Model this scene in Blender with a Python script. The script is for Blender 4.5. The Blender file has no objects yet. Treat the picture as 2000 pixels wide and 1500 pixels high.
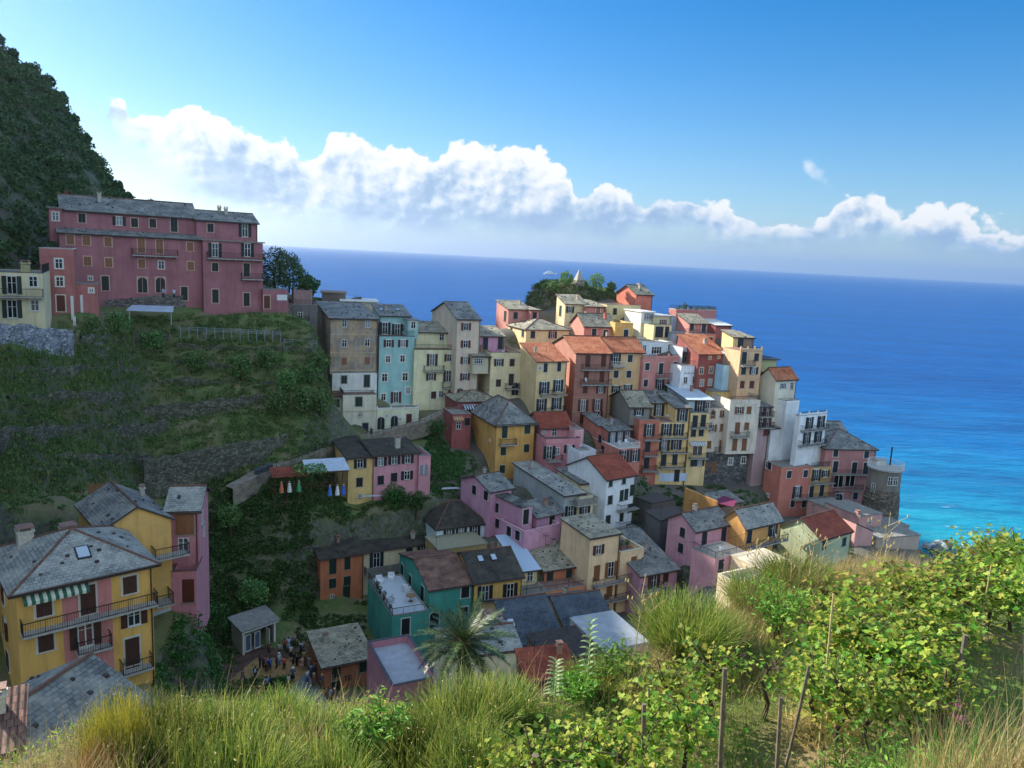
import bpy, bmesh, math, random
import numpy as np
from mathutils import Vector, Matrix
R = random.Random(7); NR = np.random.default_rng(7)
sc = bpy.context.scene; COL = sc.collection
# ---------------------------------------------------------------- camera model (photo pixels 2000 x 1500)
FPX = 1480.0; PITCH = math.atan(248.7/FPX); ROLL = math.radians(2.98); CZ = 52.0
_F = np.array([0, math.cos(PITCH), -math.sin(PITCH)]); _R0 = np.array([1., 0, 0]); _U0 = np.array([0, math.sin(PITCH), math.cos(PITCH)])
CR = _R0*math.cos(ROLL)+_U0*math.sin(ROLL); CU = -_R0*math.sin(ROLL)+_U0*math.cos(ROLL)
CAM = np.array([0, 0, CZ])
def ray(px, py): return _F*FPX+CR*(px-1000)-CU*(py-750)
def at(px, py, r):                       # the point seen at a photo pixel, r metres of ground distance away
    d = ray(px, py); return CAM+d*(r/math.hypot(d[0], d[1]))
def proj(P):
    v = np.asarray(P)-CAM; w = v@_F
    return 1000+FPX*(v@CR)/w, 750-FPX*(v@CU)/w
def solve(P, e, target, axis, lo, hi):   # s so that the projection of P+s*e meets a pixel column (axis 0) or row (1)
    flo = proj(P+lo*e)[axis]-target
    fhi = proj(P+hi*e)[axis]-target
    if flo*fhi > 0: return lo if abs(flo) < abs(fhi) else hi
    for _ in range(40):
        m = .5*(lo+hi); fm = proj(P+m*e)[axis]-target
        if flo*fm <= 0: hi = m
        else: lo, flo = m, fm
    return .5*(lo+hi)
ZOOM = dict(a=(0, 340, 3.), b=(600, 500, 3.75), c=(900, 500, 3.75), d=(1200, 540, 3.75), e=(1450, 700, 3.3333), f=(450, 800, 3.75),
            g=(880, 760, 4.167), h=(0, 900, 3.), i=(300, 1080, 4.348), j=(680, 1020, 3.2258), k=(1240, 920, 3.846), l=(0, 1300, 2.857),
            m=(650, 1180, 2.857), n=(1250, 1000, 2.6667), q=(1000, 500, 4.), t=(0, 0, 1.))
def zp(z, x, y): ox, oy, s = ZOOM[z]; return ox+x/s, oy+y/s
# ---------------------------------------------------------------- materials
def srgb(h):
    if not isinstance(h, str): return tuple(h)
    c = [int(h[i:i+2], 16)/255 for i in (0, 2, 4)]
    return tuple(v/12.92 if v <= .04045 else ((v+.055)/1.055)**2.4 for v in c)
MC = {}
class NT:                                 # tiny node-tree helper
    def __init__(s, name):
        s.m = bpy.data.materials.new(name); s.m.use_nodes = True; s.t = s.m.node_tree; s.t.nodes.clear()
        s.out = s.n('ShaderNodeOutputMaterial'); s.b = s.n('ShaderNodeBsdfPrincipled'); s.l(s.b.outputs[0], s.out.inputs[0])
    def n(s, typ, **kw):
        nd = s.t.nodes.new(typ)
        for k, v in kw.items():
            if k.startswith('i_'): nd.inputs[k[2:].replace('_', ' ')].default_value = v
            else: setattr(nd, k, v)
        return nd
    def l(s, a, b): s.t.links.new(a, b)
    def mix(s, fac, a, b, blend='MIX'):
        nd = s.n('ShaderNodeMix', data_type='RGBA', blend_type=blend)
        for v, i in ((fac, 0), (a, 6), (b, 7)):
            if hasattr(v, 'is_output'): s.l(v, nd.inputs[i])
            elif i == 0: nd.inputs[0].default_value = v
            else: nd.inputs[i].default_value = (*srgb(v), 1) if len(srgb(v)) == 3 else v
        return nd.outputs[2]
    def math(s, op, a, b=None, c=None, clamp=False):
        nd = s.n('ShaderNodeMath', operation=op, use_clamp=clamp)
        for v, i in ((a, 0), (b, 1), (c, 2)):
            if v is None: continue
            if hasattr(v, 'is_output'): s.l(v, nd.inputs[i])
            else: nd.inputs[i].default_value = v
        return nd.outputs[0]
    def ramp(s, fac, stops):
        nd = s.n('ShaderNodeValToRGB'); e = nd.color_ramp.elements
        while len(e) < len(stops): e.new(.5)
        for k, (p, c) in enumerate(stops):
            e[k].position = p; e[k].color = (*srgb(c), 1) if not isinstance(c, (int, float)) else (c, c, c, 1)
        s.l(fac, nd.inputs[0]); return nd.outputs[0]
    def noise(s, vec, scale, detail=4, rough=.55, dist=0):
        nd = s.n('ShaderNodeTexNoise'); nd.inputs['Scale'].default_value = scale; nd.inputs['Detail'].default_value = detail
        nd.inputs['Roughness'].default_value = rough; nd.inputs['Distortion'].default_value = dist
        if vec is not None: s.l(vec, nd.inputs['Vector'])
        return nd.outputs['Fac']
    def mapping(s, vec, scale=(1, 1, 1), rot=(0, 0, 0), loc=(0, 0, 0)):
        nd = s.n('ShaderNodeMapping'); nd.inputs['Scale'].default_value = scale; nd.inputs['Rotation'].default_value = rot
        nd.inputs['Location'].default_value = loc; s.l(vec, nd.inputs['Vector']); return nd.outputs[0]
    def bump(s, h, strength=.3, dist=.02):
        nd = s.n('ShaderNodeBump'); nd.inputs['Strength'].default_value = strength; nd.inputs['Distance'].default_value = dist
        s.l(h, nd.inputs['Height']); s.l(nd.outputs[0], s.b.inputs['Normal'])
def simple(name, col, rough=.6, metal=0, var=.15, scale=6):
    key = ('s', name)
    if key in MC: return MC[key]
    t = NT(name); c = srgb(col); co = t.n('ShaderNodeTexCoord').outputs['Object']
    f = t.noise(co, scale, 5)
    dk = tuple(v*(1-var*1.6) for v in c); lt = tuple(min(1, v*(1+var)) for v in c)
    t.l(t.mix(t.ramp(f, [(.3, 0.), (.7, 1.)]), dk, lt), t.b.inputs['Base Color'])
    t.b.inputs['Roughness'].default_value = rough; t.b.inputs['Metallic'].default_value = metal
    MC[key] = t.m; return t.m
def plaster(col, wear=.5):
    key = ('p', col, wear)
    if key in MC: return MC[key]
    t = NT('plaster'); c0 = srgb(col); lm = .3*c0[0]+.55*c0[1]+.15*c0[2]; c = tuple(min(.78, (v*.90+lm*.10)*1.25+.014) for v in c0); tc = t.n('ShaderNodeTexCoord').outputs['Object']
    oi = t.n('ShaderNodeObjectInfo').outputs['Random']
    va = t.n('ShaderNodeVectorMath', operation='ADD'); t.l(tc, va.inputs[0])
    cx = t.n('ShaderNodeCombineXYZ'); t.l(t.math('MULTIPLY', oi, 57.), cx.inputs[0]); t.l(t.math('MULTIPLY', oi, 31.), cx.inputs[1]); t.l(cx.outputs[0], va.inputs[1])
    v = va.outputs[0]
    big = t.noise(v, .35, 6, .6); streak = t.noise(t.mapping(v, (1.5, 1.5, .16)), 1.3, 6, .7); fine = t.noise(v, 5, 6, .7)
    grey = tuple(.5*x+.12 for x in c); dk = tuple(x*.55+.01 for x in c); lt = tuple(min(.92, x*1.1+.015) for x in c)
    col1 = t.mix(t.ramp(big, [(.32, 0.), (.66, 1.)]), tuple(x*.84 for x in c), lt)
    col2 = t.mix(t.math('MULTIPLY', t.ramp(streak, [(.48, 0.), (.74, 1.)]), .85*wear+.25), col1, dk)
    col3 = t.mix(t.math('MULTIPLY', t.math('MULTIPLY', t.ramp(fine, [(.45, 0.), (.7, 1.)]), t.ramp(t.noise(v, .55, 7, .7), [(.52, 0.), (.62, 1.)])), .9*wear), col2, grey)
    t.l(col3, t.b.inputs['Base Color']); t.b.inputs['Roughness'].default_value = .9
    t.bump(fine, .25, .02); MC[key] = t.m; return t.m
def frescoed(col, col2, col3):            # weathered painted plaster with bare patches
    key = ('f', col)
    if key in MC: return MC[key]
    t = NT('weathered_plaster'); tc = t.n('ShaderNodeTexCoord').outputs['Object']
    a = t.noise(tc, .5, 8, .62); b = t.noise(t.mapping(tc, (1.5, 1.5, .3)), 1.3, 7, .7); f = t.noise(tc, 2.2, 8, .75)
    k = t.mix(t.ramp(a, [(.44, 0.), (.56, 1.)]), col, col2)
    k = t.mix(t.ramp(b, [(.5, 0.), (.64, 1.)]), k, col3)
    k = t.mix(t.math('MULTIPLY', t.ramp(f, [(.5, 0.), (.7, 1.)]), .32), k, '4c4038')
    t.l(k, t.b.inputs['Base Color']); t.b.inputs['Roughness'].default_value = .95; t.bump(f, .4, .03); MC[key] = t.m; return t.m
def roofmat(kind):
    key = ('r', kind)
    if key in MC: return MC[key]
    P = dict(slate=('787a78', '525452', '9f9d92', .38, .26), paleslate=('93948e', '6a6c68', 'b5b2a6', .36, .26), darkslate=('3a3632', '27241f', '57503f', .4, .28),
             mossslate=('9c9682', '625d4a', 'bdb49a', .36, .25), terracotta=('c66e45', '9c4e2f', 'd99668', .24, .4), oldtile=('7d5647', '503a31', 'a4806a', .24, .4),
             redtile=('94452f', '7b3424', 'ab5a3e', .24, .4), blueslate=('48505a', '343b44', '5d666e', .4, .3))[kind]
    t = NT('roof_'+kind); uv = t.n('ShaderNodeUVMap').outputs[0]; tc = t.n('ShaderNodeTexCoord').outputs['Object']
    br = t.n('ShaderNodeTexBrick'); br.offset = .5; t.l(uv, br.inputs['Vector'])
    br.inputs['Scale'].default_value = 1; br.inputs['Brick Width'].default_value = P[3]; br.inputs['Row Height'].default_value = P[4]
    br.inputs['Mortar Size'].default_value = .022; br.inputs['Mortar Smooth'].default_value = .3; br.inputs['Bias'].default_value = -.1
    br.inputs['Color1'].default_value = (*srgb(P[0]), 1); br.inputs['Color2'].default_value = (*srgb(P[1]), 1)
    br.inputs['Mortar'].default_value = (*[v*.5 for v in srgb(P[1])], 1)
    big = t.noise(tc, .6, 7, .65); mid = t.noise(tc, 3.5, 6, .7)
    k = t.mix(t.math('MULTIPLY', t.ramp(big, [(.42, 0.), (.66, 1.)]), .7), br.outputs[0], P[2])
    k = t.mix(t.math('MULTIPLY', t.ramp(mid, [(.55, 0.), (.75, 1.)]), .6), k, P[1])
    if 'tile' not in kind and kind != 'terracotta':
        k = t.mix(t.math('MULTIPLY', t.ramp(t.noise(tc, 1.3, 8, .75), [(.58, 0.), (.7, 1.)]), .45), k, '77704c')   # lichen
        hb = br.outputs['Fac']; t.bump(t.math('ADD', t.math('MULTIPLY', hb, -1.), t.math('MULTIPLY', mid, .8)), .6, .04)
    else:
        w = t.n('ShaderNodeTexWave'); w.inputs['Scale'].default_value = .314/.24*1.0; t.l(uv, w.inputs['Vector'])
        w.bands_direction = 'X'; w.inputs['Distortion'].default_value = .4
        t.bump(t.math('ADD', w.outputs['Fac'], t.math('MULTIPLY', br.outputs['Fac'], -.7)), .7, .07)
        k = t.mix(t.math('MULTIPLY', t.ramp(w.outputs['Fac'], [(.0, 1.), (.3, 0.)]), .35), k, P[1])
    t.l(k, t.b.inputs['Base Color']); t.b.inputs['Roughness'].default_value = .85
    MC[key] = t.m; return t.m
def glassmat():
    if 'glass' in MC: return MC['glass']
    t = NT('window_glass'); oi = t.n('ShaderNodeObjectInfo').outputs['Random']
    t.l(t.ramp(oi, [(0., '0d1116'), (.55, '1a2026'), (.8, '4c5054'), (1., '8d9094')]), t.b.inputs['Base Color'])
    t.b.inputs['Roughness'].default_value = .12; MC['glass'] = t.m; return t.m
def stonemat(name='rubble_stone', c1='8c8579', c2='5c564c', c3='a9a294', scale=2.6):
    key = ('st', name)
    if key in MC: return MC[key]
    t = NT(name); tc = t.n('ShaderNodeTexCoord').outputs['Object']; vm = t.mapping(tc, (1, 1, 1.7))
    vo = t.n('ShaderNodeTexVoronoi'); vo.inputs['Scale'].default_value = scale; t.l(vm, vo.inputs['Vector'])
    ve = t.n('ShaderNodeTexVoronoi', feature='DISTANCE_TO_EDGE'); ve.inputs['Scale'].default_value = scale; t.l(vm, ve.inputs['Vector'])
    sp = t.n('ShaderNodeSeparateColor'); t.l(vo.outputs['Color'], sp.inputs[0])
    k = t.ramp(sp.outputs[0], [(0., c2), (.5, c1), (1., c3)])
    k = t.mix(t.ramp(t.noise(tc, .8, 6), [(.4, 0.), (.7, .7)]), k, c2)
    k = t.mix(t.ramp(ve.outputs['Distance'], [(0., 1.), (.09, 0.)]), k, '2c2a25')
    t.l(k, t.b.inputs['Base Color']); t.b.inputs['Roughness'].default_value = .95
    t.bump(ve.outputs['Distance'], .6, .08); MC[key] = t.m; return t.m
# ---------------------------------------------------------------- mesh builder
class MB:
    def __init__(s): s.v = []; s.f = []; s.m = []; s.uv = []
    def face(s, pts, m=0, uv=None):
        i = len(s.v); s.v += [tuple(p) for p in pts]; s.f.append(tuple(range(i, i+len(pts)))); s.m.append(m); s.uv.append(uv)
    def box(s, x0, x1, y0, y1, z0, z1, m=0):
        i = len(s.v)
        s.v += [(x0, y0, z0), (x1, y0, z0), (x1, y1, z0), (x0, y1, z0), (x0, y0, z1), (x1, y0, z1), (x1, y1, z1), (x0, y1, z1)]
        for q in ((0, 3, 2, 1), (4, 5, 6, 7), (0, 1, 5, 4), (1, 2, 6, 5), (2, 3, 7, 6), (3, 0, 4, 7)):
            s.f.append(tuple(i+k for k in q)); s.m.append(m); s.uv.append(None)
    def tube(s, pts, rad, n=6, m=0, cap=True):
        pts = [Vector(p) for p in pts]; rings = []
        for k, p in enumerate(pts):
            t = (pts[min(k+1, len(pts)-1)]-pts[max(k-1, 0)]).normalized()
            a = t.orthogonal().normalized() if k == 0 else (rings_a-t*rings_a.dot(t)).normalized()
            rings_a = a; b = t.cross(a); r = rad[k] if isinstance(rad, (list, tuple)) else rad
            i = len(s.v)
            for q in range(n):
                an = 2*math.pi*q/n; s.v.append(tuple(p+a*(r*math.cos(an))+b*(r*math.sin(an))))
            rings.append(i)
        for k in range(len(rings)-1):
            for q in range(n):
                s.f.append((rings[k]+q, rings[k]+(q+1) % n, rings[k+1]+(q+1) % n, rings[k+1]+q)); s.m.append(m); s.uv.append(None)
        if cap:
            s.f.append(tuple(rings[0]+q for q in reversed(range(n)))); s.m.append(m); s.uv.append(None)
            s.f.append(tuple(rings[-1]+q for q in range(n))); s.m.append(m); s.uv.append(None)
    def panel(s, pts, th, m=0, me=None, org=None):   # a sloping slab: top polygon with eave-aligned uv, thickness downwards
        p = [Vector(q) for q in pts]; nrm = (p[1]-p[0]).cross(p[-1]-p[0]).normalized()
        if nrm.z < 0: p.reverse(); nrm = -nrm
        h = Vector((0, 0, 1)).cross(nrm)
        h = h.normalized() if h.length > 1e-4 else Vector((1, 0, 0))
        up = nrm.cross(h); o = p[0]
        s.face(p, m, [((q-o).dot(h)+50, (q-o).dot(up)+50) for q in p])
        lo = [q-Vector((0, 0, th)) for q in p]; me = m if me is None else me
        s.face(list(reversed(lo)), me)
        for k in range(len(p)):
            j = (k+1) % len(p); s.face([p[k], lo[k], lo[j], p[j]], me, [(0, 0), (0, .1), (.3, .1), (.3, 0)])
    def lathe(s, prof, n=24, m=0, c=(0, 0)):
        i0 = len(s.v)
        for r, z in prof:
            for q in range(n): an = 2*math.pi*q/n; s.v.append((c[0]+r*math.cos(an), c[1]+r*math.sin(an), z))
        for k in range(len(prof)-1):
            for q in range(n):
                s.f.append((i0+k*n+q, i0+k*n+(q+1) % n, i0+(k+1)*n+(q+1) % n, i0+(k+1)*n+q)); s.m.append(m); s.uv.append(None)
    def mesh(s, name, mats, smooth=False):
        me = bpy.data.meshes.new(name); me.from_pydata(s.v, [], s.f)
        for m in (mats if isinstance(mats, (list, tuple)) else [mats]): me.materials.append(m)
        if len(s.f): me.polygons.foreach_set('material_index', s.m)
        if any(u is not None for u in s.uv):
            ul = me.uv_layers.new(name='UVMap'); k = 0
            for f, u in zip(s.f, s.uv):
                for q in range(len(f)):
                    if u is not None: ul.data[k].uv = u[q]
                    k += 1
        if smooth: me.polygons.foreach_set('use_smooth', [True]*len(s.f))
        me.update(); return me
    def build(s, name, mats, parent=None, M=None, smooth=False): return link(name, s.mesh(name, mats, smooth), parent, M)
def link(name, data, parent=None, M=None):
    o = bpy.data.objects.new(name, data); COL.objects.link(o)
    if parent is not None: o.parent = parent
    if M is not None: o.matrix_basis = M
    return o
def tag(o, label=None, cat=None, group=None, kind=None):
    if label: o['label'] = label
    if cat: o['category'] = cat
    if group: o['group'] = group
    if kind: o['kind'] = kind
    return o
def empty(name, loc, rz=0):
    o = bpy.data.objects.new(name, None); COL.objects.link(o); o.empty_display_size = .3
    o.matrix_basis = TR(loc, rz); return o
def TR(loc, rz=0): return Matrix.Translation(Vector([float(x) for x in loc])) @ Matrix.Rotation(rz, 4, 'Z')
def npmesh(name, V, Fc, mat, smooth=False, cols=None):   # numpy mesh; Fc is (n,k)
    me = bpy.data.meshes.new(name); V = np.asarray(V, np.float32); Fc = np.asarray(Fc, np.int32); n, k = Fc.shape
    me.vertices.add(len(V)); me.vertices.foreach_set('co', V.ravel()); me.loops.add(n*k); me.loops.foreach_set('vertex_index', Fc.ravel())
    me.polygons.add(n); me.polygons.foreach_set('loop_start', np.arange(0, n*k, k, dtype=np.int32))
    try: me.polygons.foreach_set('loop_total', np.full(n, k, np.int32))
    except Exception: pass
    for m in (mat if isinstance(mat, (list, tuple)) else [mat]): me.materials.append(m)
    if smooth: me.polygons.foreach_set('use_smooth', np.ones(n, bool))
    me.update(); me.validate(); return me
# ---------------------------------------------------------------- windows, balconies, houses
GROUND = []                                # control points of the ground: the feet of the houses
BLOCKS = []
M_IRON = simple('dark_iron', '25282b', .5, .3); M_WHITE = simple('white_paint', 'd9d8d2', .5, 0, .06); M_PIPE = simple('copper_pipe', '4a372f', .5, .3)
M_CONC = simple('grey_concrete', '85827a', .9, 0, .2, 2.); M_COTTO = simple('terrace_tiles', '8a6a5c', .8, 0, .2, 3.); M_SLAB = simple('pale_slab', 'a5a29a', .85, 0, .15, 2.)
SHUT = dict(g='1c332c', b='46281f', t='8b5a3c', r='5d2a22', k='161a1e', n='1b2a33', o='7f5230')
def shutmat(c): return simple('shutter_'+c, SHUT[c], .6, 0, .12, 3)
TYP = dict(w=(.92, 1.3, 'c'), o=(.86, 1.3, 'o'), p=(.86, 1.25, ''), s=(.55, .6, ''), d=(.95, 2.1, 'o'), D=(.95, 2.1, 'c'), g=(.95, 2.1, 'g'), a=(1.3, 2.3, 'a'), P=(2.3, 1.35, 'P'), k=(1.7, 2.1, 'k'))
WM = {}
def winmesh(t, w, h, sur, dcol):
    key = (t, round(w, 2), round(h, 2), sur, dcol)
    if key in WM: return WM[key]
    b = MB(); fr = .07; k = TYP[t][2]
    if sur:                                # painted surround and sill
        e = .13
        b.box(-w/2-e, -w/2, -.025, .05, -h/2-e*.6, h/2+e, 0); b.box(w/2, w/2+e, -.025, .05, -h/2-e*.6, h/2+e, 0); b.box(-w/2, w/2, -.025, .05, h/2, h/2+e, 0)
    b.box(-w/2-.16, w/2+.16, -.1, .05, -h/2-.09, -h/2, 0)
    if k == 'g':
        b.box(-w/2, w/2, -.03, .05, -h/2, h/2, 2)
        for q in range(3): b.box(-w*.36, w*.36, -.05, -.03, -h*.42+q*h*.29, -h*.42+q*h*.29+h*.22, 2)
    elif k == 'a':
        pts = [(-w/2, -h/2), (w/2, -h/2)]+[(w/2*math.cos(a), h/2-w/2+w/2*math.sin(a)) for a in [math.pi*q/10 for q in range(11)]]
        b.face([(x, -.02, z) for x, z in pts], 2)
        for q in range(10):
            a0, a1 = math.pi*q/10, math.pi*(q+1)/10
            P = lambda r, a, y: (r*math.cos(a), y, h/2-w/2+r*math.sin(a))
            b.face([P(w/2, a0, -.05), P(w/2+.14, a0, -.05), P(w/2+.14, a1, -.05), P(w/2, a1, -.05)], 0)
        b.box(-w/2-.14, -w/2, -.05, .05, -h/2, h/2-w/2, 0); b.box(w/2, w/2+.14, -.05, .05, -h/2, h/2-w/2, 0); b.box(-.02, .02, -.04, 0, -h/2, h/2, 0)
    elif k == 'k':
        b.box(-w/2, w/2, -.01, .05, -h/2, h/2, 3)
        b.box(-.05, .05, -.05, 0, -h/2, h/2, 1)
    else:
        b.box(-w/2, w/2, -.012, .05, -h/2, h/2, 3)
        y0, y1 = -.04, .04
        b.box(-w/2, -w/2+fr, y0, y1, -h/2, h/2, 1); b.box(w/2-fr, w/2, y0, y1, -h/2, h/2, 1)
        b.box(-w/2+fr, w/2-fr, y0, y1, -h/2, -h/2+fr, 1); b.box(-w/2+fr, w/2-fr, y0, y1, h/2-fr, h/2, 1)
        for q in ([0] if k != 'P' else [-w/4, 0, w/4]): b.box(q-.04, q+.04, y0, y1, -h/2+fr, h/2-fr, 1)
        b.box(-w/2+fr, w/2-fr, y0+.01, y1, h*.12-.02, h*.12+.02, 1)
    me = b.mesh('window', [simple('surround_'+(sur or 'none'), sur or '8d8880', .8, 0, .08), M_WHITE, shutmat(dcol), glassmat()]); WM[key] = me; return me
def shuttermesh(w, h, c):
    key = ('sh', round(w, 2), round(h, 2), c)
    if key in WM: return WM[key]
    b = MB(); f = .06
    b.box(-w/2, w/2, -.015, .012, -h/2, h/2, 0)
    b.box(-w/2, -w/2+f, -.03, -.015, -h/2, h/2, 0); b.box(w/2-f, w/2, -.03, -.015, -h/2, h/2, 0)
    for z in (-h/2, -f/2, h/2-f): b.box(-w/2+f, w/2-f, -.03, -.015, z, z+f, 0)
    n = max(4, int(h/.11))
    for q in range(n): z = -h/2+h*(q+.5)/n; b.box(-w/2+f, w/2-f, -.024, -.015, z-.018, z+.018, 0)
    me = b.mesh('shutter', shutmat(c)); WM[key] = me; return me
class House:
    def __init__(s, name, label, z, r, yaw, wall, cat='house', sur='d8cdb4', sh='g', group='houses of the village', ws=1., wear=.5):
        s.name, s.z, s.r, s.yaw, s.sur, s.sh, s.ws, s.wear = name, z, r, math.radians(yaw), sur, sh, ws, wear
        s.wall = wall; s.root = None; s.label, s.cat, s.group = label, cat, group; s.bl = []
    def mat(s, w): return plaster(w, s.wear) if isinstance(w, str) else w
    def block(s, ax, ay, bx, base, c=None, D=7., roof='sh', rise=1.2, rm='slate', wall=None, r=None, yaw=None, oh=.3, par=.5, ext=5., ground=True, coping=None, h=None, at3=None, roofx=None, pl=None):
        px, py = zp(s.z, ax, ay); r = r or s.r; yaw = s.yaw if yaw is None else math.radians(yaw)
        P = at(px, py, r); e1 = np.array([math.cos(yaw), math.sin(yaw), 0]); e2 = np.array([-math.sin(yaw), math.cos(yaw), 0])
        if pl is not None and s.bl:         # on the plane of the previous facade, pl metres behind it
            q = s.bl[-1]; dd = ray(px, py); P = CAM+dd*(((q['O']+q['e2']*pl-CAM)@q['e2'])/(dd@q['e2']))
        W = solve(P, e1, zp(s.z, bx, 0)[0], 0, .3, 60)
        if c is not None: D = solve(P, e2, zp(s.z, c, 0)[0], 0, .5, 40)
        if at3:                            # back end of the ridge given: pixel, distance, width, length, wall height
            W, D, H = at3[3:]; P = at(*at3[:3])-e1*W/2-e2*D-np.array([0, 0, rise]); h = H
        H = h or solve(P, np.array([0, 0, -1.]), zp(s.z, 0, base)[1], 1, .3, 40)
        O = P-np.array([0, 0, H])
        if s.root is None:
            s.root = empty(s.name, O, yaw); tag(s.root, s.label, s.cat, s.group); s.inv = s.root.matrix_basis.inverted()
        if not ground and ext == 5.: ext = .3
        k = dict(O=O, e1=e1, e2=e2, W=W, D=D, H=H, yaw=yaw, roof=roof, rise=rise, r=r, ground=ground, house=s.name); s.bl.append(k); s.k = k; BLOCKS.append(k)
        M = s.inv @ TR(O, yaw); k['M'] = M
        b = MB(); z0 = -ext; x = [(0, 0), (W, 0), (W, D), (0, D)]
        def zr(u, v):
            if roof == 'sh': return H+rise*v/D
            if roof == 'shx': return H+rise*u/W
            if roof == 'gx': return H+rise*(1-abs(2*v/D-1))
            if roof == 'gy': return H+rise*(1-abs(2*u/W-1))
            if roof == 'hip':
                q = min(W, D)/2; return H+rise*min(1, min(u, W-u, v, D-v)/q)
            return H
        k['zr'] = zr
        for (u0, v0), (u1, v1) in zip(x, x[1:]+x[:1]):
            top = [(u1, v1, zr(u1, v1)), (u0, v0, zr(u0, v0))]
            if (roof == 'gx' and u0 == u1) or (roof == 'gy' and v0 == v1):
                um, vm = (u0+u1)/2, (v0+v1)/2; top.insert(1, (um, vm, zr(um, vm)))
            b.face([(u0, v0, z0), (u1, v1, z0)]+top, 0)
        b.face([(u, v, zr(u, v)-.01) for u, v in x], 0)
        wm = s.mat(wall or s.wall)
        b.build('wall', [wm], s.root, M)
        # roof
        b = MB(); th = .16; rmat = roofmat(rm) if rm in ('slate', 'paleslate', 'darkslate', 'mossslate', 'terracotta', 'oldtile', 'redtile', 'blueslate') else rm; edge = simple('roof_edge', '3b3733', .8)
        lift = .17
        if roof in ('sh', 'shx'):
            q = [(-oh, -oh), (W+oh, -oh), (W+oh, D+oh), (-oh, D+oh)]; b.panel([(u, v, zr(u, v)+lift) for u, v in q], th, 0, 1)
        elif roof == 'gx':
            zo = H-rise*2*oh/D+lift
            b.panel([(-oh, -oh, zo), (W+oh, -oh, zo), (W+oh, D/2, H+rise+lift), (-oh, D/2, H+rise+lift)], th, 0, 1)
            b.panel([(W+oh, D+oh, zo), (-oh, D+oh, zo), (-oh, D/2, H+rise+lift), (W+oh, D/2, H+rise+lift)], th, 0, 1)
            b.tube([(-oh, D/2, H+rise+lift+.02), (W+oh, D/2, H+rise+lift+.02)], .11, 6, 2)
        elif roof == 'gy':
            zo = H-rise*2*oh/W+lift
            b.panel([(-oh, D+oh, zo), (-oh, -oh, zo), (W/2, -oh, H+rise+lift), (W/2, D+oh, H+rise+lift)], th, 0, 1)
            b.panel([(W+oh, -oh, zo), (W+oh, D+oh, zo), (W/2, D+oh, H+rise+lift), (W/2, -oh, H+rise+lift)], th, 0, 1)
            b.tube([(W/2, -oh, H+rise+lift+.02), (W/2, D+oh, H+rise+lift+.02)], .11, 6, 2)
        elif roof == 'hip':
            q = min(W, D)/2; zo = H-rise*oh/q+lift; zt = H+rise+lift; A = [(-oh, -oh, zo), (W+oh, -oh, zo), (W+oh, D+oh, zo), (-oh, D+oh, zo)]
            r0, r1 = ((q, D/2, zt), (W-q, D/2, zt)) if W >= D else ((W/2, q, zt), (W/2, D-q, zt))
            if W-D > .05:
                b.panel([A[0], A[1], r1, r0], th, 0, 1); b.panel([A[2], A[3], r0, r1], th, 0, 1); b.panel([A[3], A[0], r0], th, 0, 1); b.panel([A[1], A[2], r1], th, 0, 1)
                hips = [(A[0], r0), (A[3], r0), (A[1], r1), (A[2], r1), (r0, r1)]
            else:
                b.panel([A[0], A[1], r0], th, 0, 1); b.panel([A[2], A[3], r1], th, 0, 1); b.panel([A[3], A[0], r0, r1], th, 0, 1); b.panel([A[1], A[2], r1, r0], th, 0, 1)
                hips = [(A[0], r0), (A[1], r0), (A[2], r1), (A[3], r1), (r0, r1)]
            for p0, p1 in hips: b.tube([p0, p1], .1, 6, 2)
        elif roof == 'slab':
            b.box(-oh, W+oh, -oh, D+oh, H+.01, H+.2, 0)
        if roof == 'flat':
            b.box(.02, W-.02, .02, D-.02, H, H+.06, 0); k['rf'] = b.build('roof', [rmat if rm != 'slate' else M_CONC], s.root, M)
            if par > 0:
                pb = MB(); t = .2
                for (x0, x1, y0, y1) in ((0, W, 0, t), (0, W, D-t, D), (0, t, t, D-t), (W-t, W, t, D-t)):
                    pb.box(x0, x1, y0, y1, H+.004, H+par, 0); pb.box(x0-.03, x1+.03, y0-.03, y1+.03, H+par, H+par+.06, 1)
                pb.build('parapet', [wm, simple('coping_'+(coping or 'grey'), coping or '8b8780', .8)], s.root, M)
        else:
            if rm in ('slate', 'mossslate', 'darkslate', 'paleslate'):
                for _ in range(int(W*D/3.5)):
                    u, v = R.uniform(.2, W-.2), R.uniform(.2, D-.2); z = zr(u, v)+lift; q = R.uniform(.07, .15); b.box(u-q, u+q, v-q*.8, v+q*.8, z-.05, z+R.uniform(.05, .12), 1)
            k['rf'] = b.build('roof', [rmat, edge, simple('ridge_tiles', '8b4c34' if rm not in ('darkslate', 'paleslate', 'slate') else '6d4d40', .85, 0, .25, 4)], s.root, M)
            if roof in ('sh', 'gx', 'hip') and oh > .15:
                g = MB(); zz = zr(0, 0)-.02 if roof != 'gx' else H-rise*2*oh/D+.02
                g.tube([(-oh, -oh-.06, zz), (W+oh, -oh-.06, zz)], .07, 6); g.tube([(W-.12, -oh-.05, zz), (W-.12, -.09, zz-.35), (W-.12, -.09, -ext*.5)], .05, 6)
                g.build('gutter', M_PIPE, s.root, M)
        if ground:
            for u in np.linspace(0, W, max(2, int(W/3)+1)): GROUND.append(tuple(O+e1*u)); GROUND.append(tuple(O+e1*u-e2*1.6-np.array([0, 0, .3])))
        return s
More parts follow.
